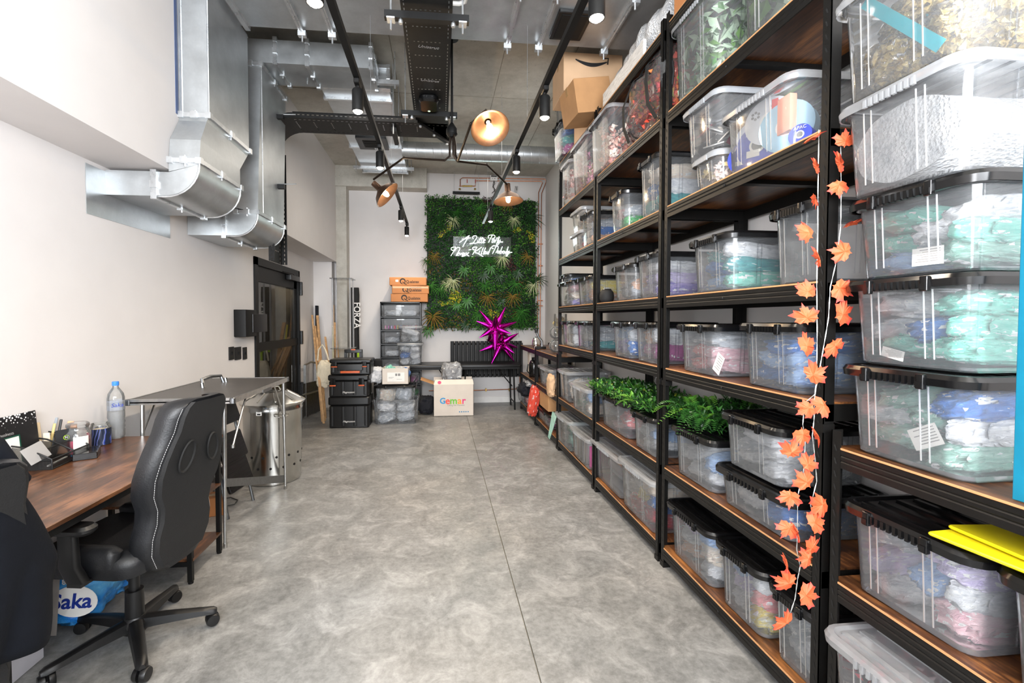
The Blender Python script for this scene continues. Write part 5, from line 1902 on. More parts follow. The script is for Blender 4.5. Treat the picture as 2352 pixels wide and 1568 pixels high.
while z > .02:
    dw = MB().loft([rr(0, -.0, z + .012, hx - .022, hy - .014, .02), rr(0, 0, z + dh - .03, hx - .016, hy - .008, .02)], cap1=False).box(-.06, .06, -hy - .006, -hy + .004, z + dh - .05, z + dh - .035).build('drawer', M['tub_clear'], t)
    if i == 1:
        for kk in range(11):
            cc = ['E9A0C0', 'B060A0', 'C8B0E0', 'E05070', 'D0C040', '5070C0', 'A02050'][kk % 7]
            o = MB().lathe([(.032, 0), (.032, .02)], 14, T=Matrix.Translation((-hx + .07 + kk * .05, -.1, z + .05)) @ Matrix.Rotation(PI / 2, 4, 'Y')).build('ribbon_reel', petal_mats([cc])[0], dw)
    else:
        for s in (-.42, .45):
            b = link('packet', BAGS[(i * 2 + (s > 0)) % 7], dw, (s * hx, -.02, z + .07))
            b.scale = (hx * .42, hy * .8, .055)
            b.material_slots[0].link = 'OBJECT'
            b.material_slots[0].material = BM[cs[i % 8]]
    z -= dh
    i += 1
cz = zt + .001
for k, (lb, dx, rz) in enumerate((('lowest brown carton on the drawer tower', .02, 0), ('middle brown carton on the drawer tower', .035, .02), ('top brown carton on the drawer tower, with a small white label', -.0, -.01))):
    hC = .135
    ccx = at(975, 700, y=7.85).x - .26 + dx * 1.0
    t = thing('flat_carton', lb, 'box', (ccx, 7.9, cz), rz, 'brown cartons on the drawer tower')
    MB().rbox(0, 0, 0, hC - .004, .30, .22, .006, .004, 1).build('carton', M['card_o'], t, smooth=None)
    MB().box(-.3005, .3005, -.02, .02, hC - .0045, hC - .0035).build('packing_tape', M['tape'], t)
    # round mark and word printed on the face
    mb = MB()
    n = 22
    r0, r1 = .048, .026
    vs, fs = [], []
    for q_ in range(n + 1):
        a = -.9 + 5.6 * q_ / n
        wv = .5 + .5 * math.sin(PI * q_ / n)
        vs += [(r0 * math.cos(a), 0, r0 * math.sin(a)), ((r0 - (r0 - r1) * wv) * math.cos(a), 0, (r0 - (r0 - r1) * wv) * math.sin(a))]
    for q_ in range(n):
        fs.append((2 * q_, 2 * q_ + 1, 2 * q_ + 3, 2 * q_ + 2))
    mb.add(vs, fs, Matrix.Translation((-.085, -.2212, hC / 2)))
    mb.tube([(-.085, -.2212, hC / 2 - .01), (-.06, -.2212, hC / 2 - .035), (-.02, -.2212, hC / 2 - .05)], .005, 4)
    mb.build('logo_print', M['print'], t)
    text(t, 'Qualatex', .066, (.075, -.2212, hC / 2 - .01), FRONT, M['print'], sx=.85, bold=.001)
    if k == 2:
        MB().box(-.2, -.155, -.2213, -.2206, .055, .09).build('white_label', M['paper'], t)
    if k == 1:
        MB().box(-.29, .29, -.2216, -.2206, hC - .05, hC - .02).build('printed_tape', M['card_l'], t)
        text(t, 'WARNING', .04, (.08, -.222, hC - .035), FRONT, M['greyprint'])
    cz += hC

# wallpaper roll / black case left of the tower
tag(MB().rbox(0, 0, 0, .84, .07, .07, .04, .02).build('black_case', M['mesh_black'], loc=(at(869, 850, y=7.75).x, 7.75, 0)), 'narrow black fabric case standing left of the drawer tower', 'case')
# stacked clear tubs on the table
xa, xb = at(911, 810, y=7.5).x, at(972, 810, y=7.5).x


def far_tub(label, x0, x1, yf, D, z, H, kind, ref, cols, lid=True):
    """tub seen end on: same moulding turned to face the room"""
    t = thing('storage_tub', label, 'storage box', ((x0 + x1) / 2, yf + D / 2, z), PI / 2, 'tubs by the far wall')
    tm, lm, cl, hy_, z1 = tub_meshes(x1 - x0, D, H, kind)
    link('tub', tm, t)
    if lid:
        link('lid', lm, t)
        if cl:
            for s in (-.45, .45):
                link('clip', cl, t, (0, s * hy_, 0))
    w2 = (x1 - x0) * .40
    k = len(cols)
    rows = max(1, math.ceil(k / 2))
    lh = (z1 - .04) * .9 / rows
    for i, c in enumerate(cols):
        r_, s = divmod(i, 2)
        last = (i == k - 1 and k % 2 == 1)
        bag(((x0 + x1) / 2 + (0 if last else (s - .5) * w2 * 1.0), yf + D / 2, z + .015 + lh * (r_ + .55)), (w2 * (1 if last else .52), D * .40, lh * .58), c,
            f'{c} crumpled packet, {["bottom", "middle", "upper", "top"][min(r_, 3)]}{"" if last else (" left" if s == 0 else " right")}, in {ref}', 'packets in the tubs', R.uniform(-.1, .1), R.uniform(-.25, .25), R.uniform(-.3, .3))
    return t


far_tub('lower clear tub on the folding table before the drawer tower', xa, xb, 7.46, .42, .761, .36, 'clear', 'the lower tub on the folding table', ['white', 'clear', 'blue', 'white', 'clear', 'white'])
far_tub('upper clear tub on the folding table before the drawer tower', xa + .02, xb - .01, 7.46, .42, 1.126, .27, 'clear', 'the upper tub on the folding table', ['grey', 'clear', 'white'])
# floor tubs
x0, x1 = at(853, 950, y=6.65).x, at(964, 950, y=6.65).x
far_tub('large clear tub without lid on the floor before the folding table', x0, x1, 6.60, .45, .0, .38, 'clear', 'the large floor tub', ['clear', 'clear', 'white', 'clear'], lid=False)
far_tub('smaller clear tub with black lid nested in the large floor tub', x0 + .03, x1 - .05, 6.64, .38, .29, .27, 'black', 'the nested floor tub', ['cream', 'clear'])
# white document box with papers, cotton wool bag
xw0, xw1 = at(877, 880, y=6.65).x, at(938, 880, y=6.65).x
t = thing('document_box', 'open white cardboard box of packets on the nested floor tub', 'box', ((xw0 + xw1) / 2, 6.82, .565))
hw = (xw1 - xw0) / 2
MB().box(-hw, hw, -.15, -.146, 0, .23).box(-hw, hw, .146, .15, 0, .23).box(-hw, -hw + .004, -.15, .15, 0, .23).box(hw - .004, hw, -.15, .15, 0, .23).box(-hw, hw, -.15, .15, 0, .004).build('carton', M['whitecard'], t, smooth=None)
MB().box(-hw * .6, hw * .7, -.1512, -.1505, .04, .17).build('label', M['paper'], t)
MB().box(hw * .0, hw * .15, -.1518, -.1512, .12, .155).box(hw * .2, hw * .38, -.1518, -.1512, .12, .155).box(-hw * .5, -.02, -.1518, -.1512, .10, .104).box(-hw * .5, -.04, -.1518, -.1512, .085, .089).box(.02, hw * .5, -.1518, -.1512, .07, .074).build('label_print', M['greyprint'], t)
for k, (c, dx, dz, ry) in enumerate((('mint', -.08, .24, .5), ('clear', .06, .22, -.3), ('blue', .12, .21, .2))):
    bag((t.location.x + dx, 6.80, .565 + dz - .06), (.09, .12, .07), c, f'{c} packet sticking out of the open white document box', 'packets in the document box', 0, .2, ry)
b = bag((at(862, 868, y=6.75).x, 6.80, .565 + .125), (.115, .12, .125), 'white', 'white fluffy plastic bag beside the open white document box', 'loose bags')

# big white carton with coloured lettering
x0, x1 = at(996, 950, y=7.1).x, at(1088, 950, y=7.1).x
zb = .56
t = thing('printed_carton', 'large white carton with colourful lettering under the folding tables', 'box', ((x0 + x1) / 2, 7.30, 0))
hx = (x1 - x0) / 2
MB().box(-hx, hx, -.2, -.194, 0, zb - .07).box(-hx, hx, .194, .2, 0, zb).box(-hx, -hx + .005, -.2, .2, 0, zb - .07).box(hx - .005, hx, -.2, .2, 0, zb - .07).box(-hx, hx, -.2, .2, 0, .006).build('carton', M['whitecard'], t, smooth=None)
MB().loft([[(-hx, -.2, zb - .07), (hx, -.2, zb - .07), (hx, -.196, zb - .07), (-hx, -.196, zb - .07)], [(-hx + .03, -.15, zb), (hx - .01, -.15, zb), (hx - .01, -.146, zb), (-hx + .03, -.146, zb)]]).build('front_flap', M['whitecard'], t)
MB().loft([[(-hx, -.18, zb - .07), (-hx, .18, zb - .07), (-hx, .18, zb - .065), (-hx, -.18, zb - .065)], [(-hx - .2, -.17, zb - .0), (-hx - .2, .19, zb - .0), (-hx - .2, .19, zb + .005), (-hx - .2, -.17, zb + .005)]]).build('side_flap', M['card'], t, smooth=None)
lx = -hx + .10
for ch, cl_, sz, w_ in (('G', '3C8FC4', .125, .078), ('e', 'E05A50', .15, .075), ('m', '6DB53C', .15, .105), ('a', 'F29A3C', .15, .08), ('r', 'D8447C', .15, .05)):
    text(t, ch, sz, (lx + w_ / 2, -.2008, .235), FRONT, petal_mats([cl_])[0], bold=.0035)
    lx += w_
text(t, 'Lifting the Moment', .034, (.035, -.2008, .168), FRONT, M['greyprint'])
mb = MB()
for k in range(5):
    x = .09 + k * .033
    mb.lathe([(.010, 0), (.010, .0006)], 12, T=Matrix.Translation((x, -.2008, .065)) @ Matrix.Rotation(PI / 2, 4, 'X'))
mb.build('icon_row', M['blueprint'], t)
T = Matrix.Translation((-hx + .09, -.181, zb - .04)) @ Matrix.Rotation(PI / 2 - .6, 4, 'X')
MB().lathe([(.028, 0), (.028, .001)], 20, T=T).build('round_seal', petal_mats(['D8446C'])[0], t)
b = bag((t.location.x - .02, 7.32, zb + .10), (.17, .13, .17), 'grey', 'grey crumpled plastic liner rising out of the printed carton', 'loose bags')
M['darkcloth'] = simple('dark_blue_cloth', '0E111C', .9, 0, .2, 10, .3, 60)
b = link('cloth_bundle', BAGS[4], None, (at(978, 925, y=7.3).x, 7.3, .15))
b.scale = (.14, .14, .15)
b.material_slots[0].link = 'OBJECT'
b.material_slots[0].material = M['darkcloth']
tag(b, 'dark navy cloth bundle on the floor left of the printed carton', 'bundle')

# ------------------------------------------------ stack of tool cases
def case(label, x0, x1, y0, z0, z1, depth, latches, handle=None, word=None):
    t = thing('tool_case', label, 'tool case', ((x0 + x1) / 2, y0 + depth / 2, z0), group='stacked black tool cases')
    hx, hy, h = (x1 - x0) / 2, depth / 2, z1 - z0
    MB().rbox(0, 0, .0, h * .72, hx - .02, hy - .015, .03, .012).build('body', M['black'], t)
    MB().rbox(0, 0, h * .74, h, hx - .008, hy - .005, .03, .014).build('lid', M['black'], t)
    mb = MB()
    for s in (-1, -.35, .35, 1):
        mb.rbox(s * (hx - .06), -hy + .012, .03, h * .7, .022, .012, .006, .004)
    mb.build('moulded_rib', M['black'], t)
    for s in latches:
        l_ = MB().rbox(s * hx, -hy - .006, h * .55, h * .86, .035, .010, .005).build('latch', M['blackgloss'], t)
        MB().rbox(s * hx, -hy - .014, h * .5, h * .56, .04, .010, .005).build('orange_grip', M['orange'], t)
    if handle:
        MB().rbox(0, -hy - .02, h * .12, h * .26, .13, .014, .008).build('orange_grip', M['orange'], t)
        MB().rbox(0, -hy - .012, h * .30, h * .7, .17, .012, .008).box(-.15, -.13, -hy - .02, -hy, h * .12, h * .5).box(.13, .15, -hy - .02, -hy, h * .12, h * .5).build('handle', M['black'], t)
    if word:
        text(t, word, .036, (.0, -hy - .0005 + .0, h * .22), FRONT, M['white_matt'], shear=.3, depth=.002)
    return t


xq = lambda px: at(px, 900, y=6.45).x
y0 = 6.45
zz = [0, at(800, 912, y=y0).z, at(800, 861, y=y0).z, at(800, 827, y=y0).z]
case('largest black tool case with wheels, bottom of the stack', xq(751), xq(850), y0, 0, zz[1], .40, (), None, 'Magnusson')
case('middle black tool case with two orange latches', xq(751), xq(849), y0, zz[1] + .001, zz[2], .38, (-.72, .62), None, 'Magnusson')
case('top black tool case with orange handle and latches', xq(754), xq(855), y0 + .01, zz[2] + .001, zz[3] + .01, .36, (-.72, .62), True)
t = thing('trolley_handle', 'black telescopic handle rising behind the tool cases', 'handle', (at(812, 820, y=6.9).x, 6.9, 0))
zt_ = at(812, 802, y=6.9).z
mb = MB()
for s in (-.09, .09):
    mb.tube([(s, 0, .02), (s, 0, zt_ - .03)], .008, 8)
mb.build('tube', M['alu'], t)
MB().rbox(0, 0, zt_ - .05, zt_, .13, .02, .01).box(-.13, -.10, -.02, .02, zt_ - .2, zt_ - .04).box(.10, .13, -.02, .02, zt_ - .2, zt_ - .04).build('grip', M['black'], t)
MB().box(-.03, .03, -.021, .021, zt_ - .012, zt_ + .003).build('release_button', M['orange'], t)

# acrylic plinth stand
t = thing('acrylic_stand', 'tall clear acrylic display stand with rods behind the tool cases', 'stand', (at(788, 700, y=7.4).x, 7.4, 0))
za, zb_ = at(788, 640, y=7.4).z, at(788, 798, y=7.4).z
for z in (za, zb_, .3):
    MB().rbox(0, 0, z - .012, z, .17, .17, .02, .003).build('shelf_plate', M['acrylic'], t)
for sx in (-1, 1):
    for sy in (-1, 1):
        MB().tube([(sx * .13, sy * .13, 0), (sx * .13, sy * .13, za)], .013, 10).build('rod', M['rod'], t)
# cricket bag style black tall case with lettering
p = at(814, 660, y=7.9)
x0, x1 = at(803, 700, y=7.9).x, at(824, 700, y=7.9).x
t = thing('equipment_bag', 'tall black bag with white lettering leaning on the far wall', 'bag', ((x0 + x1) / 2, 7.95, 0))
hx = (x1 - x0) / 2
MB().loft([rr(0, 0, 0, hx, .07, .03), rr(0, 0, .6, hx * .95, .07, .03), rr(0, 0, 1.3, hx * .85, .06, .03), rr(0, 0, p.z - .12, hx, .06, .03), rr(.0, 0, p.z, hx * .9, .05, .02)]).build('bag_body', M['mesh_black'], t, smooth=.7)
text(t, 'FORZA', .15, (.045, -.075, 1.56), (PI / 2, PI / 2, 0), M['white_matt'], sx=.9, depth=.002, bold=.002)
MB().box(-hx, hx + .005, -.078, -.07, .955, .99).box(hx - .03, hx + .005, -.078, -.07, .55, .97).box(-hx, hx, -.078, -.07, .42, .47).build('hi_vis_strap', M['hiviz'], t)

# wooden battens, canvas bag, aluminium platform
def lean(label, top, bot, yt_, yb_, r=.013, name='wooden_batten', m='bamboo'):
    a, b = at(*top, y=yt_), at(*bot, y=yb_)
    b.z = max(b.z, .0)
    d = (b - a).normalized()
    s = Vector((1, 0, 0)) * r
    u = Vector((0, 1, 0)) * r * .6
    o = MB().loft([[p_ - s - u, p_ + s - u, p_ + s + u, p_ - s + u] for p_ in (a, b)]).build(name, M[m], smooth=None)
    return tag(o, label, 'batten', 'battens leaning by the corner')


lean('far-left wooden batten leaning in the corner, taller of the left pair', (717, 723), (740, 965), 7.75, 6.95)
lean('tallest wooden batten leaning right of the far-left one', (729, 724), (747, 960), 7.8, 7.0, .018)
lean('short pale batten with its top at canvas bag level, left', (722, 775), (741, 968), 7.55, 6.85, .015)
lean('short pale batten crossing the others in front', (728, 775), (746, 966), 7.5, 6.86, .015)
lean('thick pale batten nearest the tool cases, in front of the canvas bag', (731, 850), (744, 972), 7.0, 6.75, .016)
lean('slim batten between the two tall ones', (724, 748), (744, 962), 7.72, 6.95, .014)
lean('batten leaning right of the canvas bag handles', (747, 773), (763, 900), 7.7, 7.15, .014)
lean('long bamboo cane behind the acrylic stand', (766, 700), (768, 940), 8.1, 7.7, .012)
lean('yellow-sided spirit level batten behind the acrylic stand', (765, 745), (766, 930), 7.9, 7.6, .012, 'spirit_level', 'yellow')
lean('thick brown wood post behind the acrylic stand', (768, 740), (785, 935), 7.85, 7.6, .025)
b = link('canvas_bag', BAGS[3], None, (at(745, 858, y=7.0).x, 7.0, at(745, 858, y=7.0).z))
b.scale = (.115, .05, .21)
b.rotation_euler = (0, .12, 0)
b.material_slots[0].link = 'OBJECT'
b.material_slots[0].material = M['canvas']
tag(b, 'cream canvas tote bag hung over the wooden battens', 'bag')
p0 = b.location.copy()
o = MB().tube([p0 + Vector(v) for v in ((-.09, -.02, .2), (-.07, -.03, .36), (-.02, -.03, .43), (.02, -.02, .36), (.07, -.02, .2))], .012, 6).build('bag_handle', M['canvas'])
o.parent = b
o.matrix_parent_inverse = (Matrix.LocRotScale(b.location, b.rotation_euler, b.scale)).inverted()
t = thing('aluminium_frame', 'aluminium platform trolley folded upright beside the glass door', 'trolley', (0, 0, 0))
Pf = [at(700, 838, y=7.25), at(727, 833, y=7.6)]
for p_ in Pf:
    MB().box(-.018, .018, -.01, .01, 0, p_.z, T=Matrix.Translation((p_.x, p_.y, 0))).build('upright', M['alu'], t)
MB().tube([Pf[0], (Pf[0] + Pf[1]) / 2 + Vector((0, 0, .03)), Pf[1]], .015, 8).build('top_bar', M['alu'], t)
d = Pf[1] - Pf[0]
nrm = Vector((-d.y, d.x, 0)).normalized() * .01
lo_, hi_ = .02, .52
a_, b_2 = Vector((Pf[0].x - .03, Pf[0].y - .12, 0)), Vector((Pf[1].x + .04, Pf[1].y + .05, 0))
mb = MB().loft([[a_ - nrm + Vector((0, 0, lo_)), a_ + nrm + Vector((0, 0, lo_)), b_2 + nrm + Vector((0, 0, lo_)), b_2 - nrm + Vector((0, 0, lo_))],
                [a_ - nrm + Vector((0, 0, hi_)), a_ + nrm + Vector((0, 0, hi_)), b_2 + nrm + Vector((0, 0, hi_)), b_2 - nrm + Vector((0, 0, hi_))]])
mb.build('platform_plate', M['steel'], t, smooth=None)
MB().tube([a_ + Vector((.03, -.03, .36)), b_2 + Vector((.02, -.03, .36))], .014, 8).build('cross_bar', M['alu'], t)
tag(MB().rbox(0, 0, 0, 1.72, .02, .04, .008).build('dark_post', M['darkcloth'], loc=(-2.03, 7.93, .0)), 'tall dark fabric-wrapped pole in the corner beyond the glass door', 'pole')

# ------------------------------------------------ worktop things at the right
zt0 = 1.067
p = at(1262, 800, x=1.62)
t = thing('glass_vase', 'tall clear glass vase with gold artificial flowers on the brown worktop', 'vase', (1.60, 6.02, zt0))
MB().lathe([(.001, .004), (.085, .004), (.09, .01), (.088, .50), (.086, .50), (.086, .012), (.001, .012)], 28, caps=False).build('glass_cylinder', M['acrylic'], t, smooth=.8)
mb = MB()
for _ in range(16):
    c = Vector((R.uniform(-.07, .05), R.uniform(-.06, .06), R.uniform(.22, .40)))
    for k in range(12):
        leafq(mb, c, rvec(), rvec(), .05, .045)
mb.build('gold_flower', M['gold'], t, smooth=None)['kind'] = 'stuff'
mb = MB()
for _ in range(40):
    leafq(mb, Vector((R.uniform(-.05, .05), R.uniform(-.05, .05), R.uniform(.36, .42))), rvec() + Vector((0, 0, .6)), rvec(), .08, .018)
mb.mat(0).build('dark_leaf', LM[7], t, smooth=None)['kind'] = 'stuff'
t = thing('glass_bowl', 'round clear glass bowls standing beside the tall vase', 'bowl', (1.47, 5.75, zt0))
MB().sphere((0, 0, .09), .09, n=20).build('bowl', M['acrylic'], t, smooth=1)
MB().sphere((.0, .0, .26), .085, n=20).build('bowl', M['acrylic'], t, smooth=1)
t = thing('kettle', 'small chrome kettle on the far worktop', 'kettle', (1.50, 7.1, zt0))
MB().lathe([(.06, 0), (.065, .02), (.06, .09), (.045, .13), (.02, .15), (.001, .155)], 20).build('body', M['chrome'], t, smooth=.9)
MB().tube([(.05, 0, .02), (.09, 0, .05), (.09, 0, .11), (.04, 0, .14)], .009, 8).build('handle', M['black'], t)
t = thing('hand_press', 'small black and silver hand press standing on the worktop beside the kettle', 'press', (1.44, 6.55, zt0))
MB().rbox(0, 0, 0, .035, .08, .06, .01).build('base', M['black'], t)
MB().tube([(.03, 0, .03), (.03, 0, .11), (-.02, 0, .17), (-.05, 0, .24)], .018, 10).build('arm', M['steel'], t)
MB().lathe([(.02, 0), (.022, .05), (.03, .05), (.03, .06)], 14, T=Matrix.Translation((-.055, 0, .23))).build('head', M['black'], t)
MB().lathe([(.02, 0), (.02, .004)], 14, T=Matrix.Translation((-.08, -.03, .018)) @ Matrix.Rotation(-PI / 2, 4, 'Y')).build('dial', M['white_matt'], t)
# lower shelves of the far racks
t = thing('insulated_flask', 'black insulated flask on the far low rack middle shelf', 'flask', (1.44, 6.95, LV[1]))
MB().lathe([(.075, 0), (.08, .01), (.08, .20), (.06, .25), (.04, .26), (.04, .30), (.001, .305)], 24).build('body', M['blackgloss'], t, smooth=.8)
MB().tube([(-.07, -.03, .04), (-.12, -.05, .1), (-.1, -.03, .2)], .01, 8).build('handle', M['black'], t)
tag(MB().rbox(0, 0, 0, .36, .11, .10, .02, .01).build('paper_sack', M['whitecard'], loc=(1.52, 7.25, LV[1])), 'white paper sack behind the insulated flask', 'sack')
o = carton('cardboard_box', 'brown cardboard box on the tub at the bottom of the worktop rack', (1.56, (YR[4] + YR[5]) / 2 + .12, LV[0] + .215), .42, .50, .22, M['card'])
b = link('orange_bag', BAGS[5], None, (1.30, 6.30, .36))
b.scale = (.07, .12, .24)
b.rotation_euler = (0, .15, 0)
b.material_slots[0].link = 'OBJECT'
b.material_slots[0].material = bag_mat('orange', 'F0523C', 'E8402C', .12, 'FFFFFF')
tag(b, 'bright orange plastic bag hanging over the low rack edge', 'bag')
b = link('dark_bag', BAGS[2], None, (1.36, 7.0, .42))
b.scale = (.16, .22, .11)
b.material_slots[0].link = 'OBJECT'
b.material_slots[0].material = M['darkcloth']
tag(b, 'dark bag with pale trim slumped over the orange tub, far low rack', 'bag')
b = bag((1.40, 6.85, .52), (.13, .14, .05), 'grey', 'grey crumpled packet on top of the dark bag', 'loose bags')
b = link('paper_bag', BAGS[6], None, (1.315, 5.36, LV[1] + .10))
b.scale = (.05, .09, .14)
b.material_slots[0].link = 'OBJECT'
b.material_slots[0].material = M['card_l']
tag(b, 'brown paper bag squeezed at the end of the worktop rack middle shelf', 'bag')
tag(MB().add([(0, 0, .30), (.02, -.16, .30), (-.035, -.02, -.02), (-.045, .02, .0)], [(0, 1, 2), (0, 2, 3)]).add([(0.004, 0, .30), (.024, -.16, .30), (-.031, -.02, -.02), (-.041, .02, .0)], [(0, 2, 1), (0, 3, 2)]).build('hanging_sheet', BM['sage'], loc=(1.29, 5.20, .13)), 'pale green plastic sheet hanging from the farthest floor-shelf tub', 'sheet')
# ================================================================== DESK SIDE
ZD = .762
XD0, XD1 = -2.075, -1.385
YD0, YD1 = .95, 3.10
t = thing('desk', 'long rustic brown desk with black steel legs along the left wall', 'desk', ((XD0 + XD1) / 2, 0, 0))
cx = t.location.x
MB().rbox(XD0 / 2 + XD1 / 2 - cx, (YD0 + YD1) / 2, ZD - .02, ZD, (XD1 - XD0) / 2, (YD1 - YD0) / 2, .004, .002, 1).build('desktop', M['deskwood'], t, smooth=None)
MB().box(XD0 - cx + .02, XD1 - cx - .01, YD0 + .01, YD0 + .035, ZD - .05, ZD - .02).box(XD1 - cx - .035, XD1 - cx - .01, YD0, YD1 - .01, ZD - .05, ZD - .02).box(XD0 - cx + .02, XD0 - cx + .045, YD0, YD1 - .01, ZD - .05, ZD - .02).build('frame_rail', M['blackmetal'], t, smooth=None)
for y in (YD1 - .02, 2.74, 1.62, YD0 + .03):
    for x in (XD1 - .025, XD0 + .03):
        MB().box(x - cx - .0125, x - cx + .0125, y - .0125, y + .0125, .012, ZD - .02).lathe([(.014, 0), (.014, .014)], 10, c=(x - cx, y)).build('leg', M['blackmetal'], t)
for y in (2.74, YD1 - .02):
    MB().box(XD0 - cx + .03, XD1 - cx - .025, y - .01, y + .01, .10, .125).build('cross_bar', M['blackmetal'], t, smooth=None)
MB().box(XD0 - cx + .02, XD1 - cx - .01, 2.74, YD1 - .02, .125, .14).build('lower_shelf', M['deskwood'], t, smooth=None)
MB().box(XD0 - cx + .02, XD1 - cx - .01, 2.74, YD1 - .02, .44, .455).build('lower_shelf', M['deskwood'], t, smooth=None)

# camping table
tx0, tx1, ty0, ty1, tz = -1.98, -1.33, 3.13, at(669, 866, z=.985).y, .985
t = thing('camping_table', 'folding aluminium-edged camping table standing over the galvanised bin', 'table', ((tx0 + tx1) / 2, (ty0 + ty1) / 2, 0))
hx, hy = (tx1 - tx0) / 2, (ty1 - ty0) / 2
M['grey_top'] = simple('dark_grey_table_top', '4A4745', .4, 0, .05, 6)
MB().box(-hx + .012, hx - .012, -hy + .012, hy - .012, tz - .018, tz).build('table_board', M['grey_top'], t, smooth=None)
for n_, b_x in (('edge', (-hx, hx, -hy, -hy + .014)), ('edge', (-hx, hx, hy - .014, hy)), ('edge', (-hx, -hx + .014, -hy, hy)), ('edge', (hx - .014, hx, -hy, hy))):
    MB().box(*b_x, tz - .034, tz + .003).box(b_x[0] - .002 if b_x[0] < 0 and b_x[1] < 0 else b_x[0], b_x[1] + (.002 if b_x[0] > 0 else 0), b_x[2], b_x[3], tz - .022, tz - .014).build('edge_trim', M['alu'], t, smooth=None)
mb = MB()
for s in (-1, 1):
    for q_ in (-1, 1):
        mb.rbox(s * (hx - .01), q_ * (hy - .01), tz - .036, tz + .004, .016, .016, .008)
mb.build('corner_cap', M['steel'], t)
for s in (-1, 1):
    for q_ in (-1, 1):
        xi = s * (hx - (.03 if q_ > 0 else .075))
        MB().tube([(xi, q_ * (hy - .04), tz - .03), (xi, q_ * (hy - .03), .45)], .0125, 10).tube([(xi, q_ * (hy - .03), .47), (xi, q_ * (hy - .02), .02)], .010, 10).lathe([(.014, 0), (.014, .03)], 10, c=(xi, q_ * (hy - .02))).build('leg', M['alu'], t)
        MB().tube([(s * (hx - .03), q_ * (hy - .05), .66), (s * (hx - .03), q_ * (hy * .52), tz - .04)], .007, 8).lathe([(.012, .65), (.012, .67)], 8, c=(s * (hx - .03), q_ * (hy - .05))).build('stay', M['alu'], t)
    xa_, xb_ = s * (hx - .08), s * (hx - .04)
    MB().loft([[(xa_ - .006, -hy + .02, .40), (xa_ + .006, -hy + .02, .40), (xa_ + .006, -hy + .02, .455), (xa_ - .006, -hy + .02, .455)], [(xb_ - .006, hy - .03, .06), (xb_ + .006, hy - .03, .06), (xb_ + .006, hy - .03, .125), (xb_ - .006, hy - .03, .125)]]).build('stretcher', M['steel'], t, smooth=None)
MB().box(hx - .002, hx + .004, -.05, .12, tz - .045, tz - .02).build('latch', M['steel'], t)

# galvanised bin
bc = at(628, 1060, z=.25)
by = 4.50
bx = -1.56
t = thing('metal_bin', 'galvanised metal incinerator bin with lid under the camping table', 'bin', (bx, by, 0))
r0, r1, hb = .238, .262, .73
prof = [(r0 * .95, 0), (r0, .005), (r0 + .002, .02), (r0, .03)] + [(r0 + (r1 - r0) * f, .03 + (hb - .03) * f) for f in (.25, .5, .75, .9)] + [(r1 + .004, hb - .05), (r1 - .002, hb - .04), (r1 + .004, hb - .025), (r1, hb - .012), (r1 + .007, hb)]
MB().lathe(prof, 56).build('bin_body', M['bin'], t, smooth=1)
mb = MB()
for z in (.16, .26):
    for k in range(14):
        a = 2 * PI * k / 14 + (.2 if z > .2 else 0)
        rr_ = r0 + (r1 - r0) * z / hb + .0012
        T = Matrix.Rotation(a, 4, 'Z') @ Matrix.Translation((rr_, 0, z)) @ Matrix.Rotation(PI / 2, 4, 'Y')
        mb.lathe([(.011, -.001), (.011, .001)], 12, T=T)
mb.build('vent_hole', M['slot'], t)
aa = math.atan2(-by, -bx)
MB().box(r1 - .002, r1 + .006, -.002, .002, .01, hb - .02, T=Matrix.Rotation(aa - .04, 4, 'Z')).build('seam', M['bin'], t)
T = Matrix.Rotation(aa - .45, 4, 'Z')
MB().box(r1 + .001, r1 + .0025, -.025, .025, hb - .085, hb - .05, T=T).build('paper_label', M['paper'], t)
MB().box(r1 + .0026, r1 + .003, -.015, .015, hb - .08, hb - .067, T=T).build('label_print', M['print'], t)
for a in (aa + .25, aa + PI):
    T = Matrix.Rotation(a, 4, 'Z') @ Matrix.Translation((r1 + .004, 0, hb - .09))
    MB().tube([(0, -.06, 0), (.02, -.055, -.005), (.035, 0, -.02), (.02, .055, -.005), (0, .06, 0)], .005, 8, T=T).build('side_handle', M['bin'], t)
ld = MB().lathe([(r1 + .018, hb - .012), (r1 + .022, hb + .004), (r1 + .01, hb + .012), (r1 * .55, hb + .085), (r1 * .35, hb + .10), (.03, hb + .105), (.001, hb + .106)], 56).build('bin_lid', M['bin'], t, smooth=.35)
mb = MB()
for k in range(10):
    a = 2 * PI * k / 10 + .1
    p0 = Vector((r1 * .93 * math.cos(a), r1 * .93 * math.sin(a), hb + .025))
    p1 = Vector((r1 * .5 * math.cos(a), r1 * .5 * math.sin(a), hb + .092))
    mb.tube([p0, p1], .008, 6)
mb.build('lid_rib', M['bin'], ld)
MB().tube([(-.07, 0, hb + .10), (-.05, 0, hb + .135), (.05, 0, hb + .135), (.07, 0, hb + .10)], .007, 8, T=Matrix.Rotation(.5, 4, 'Z')).build('lid_handle', M['bin'], ld)

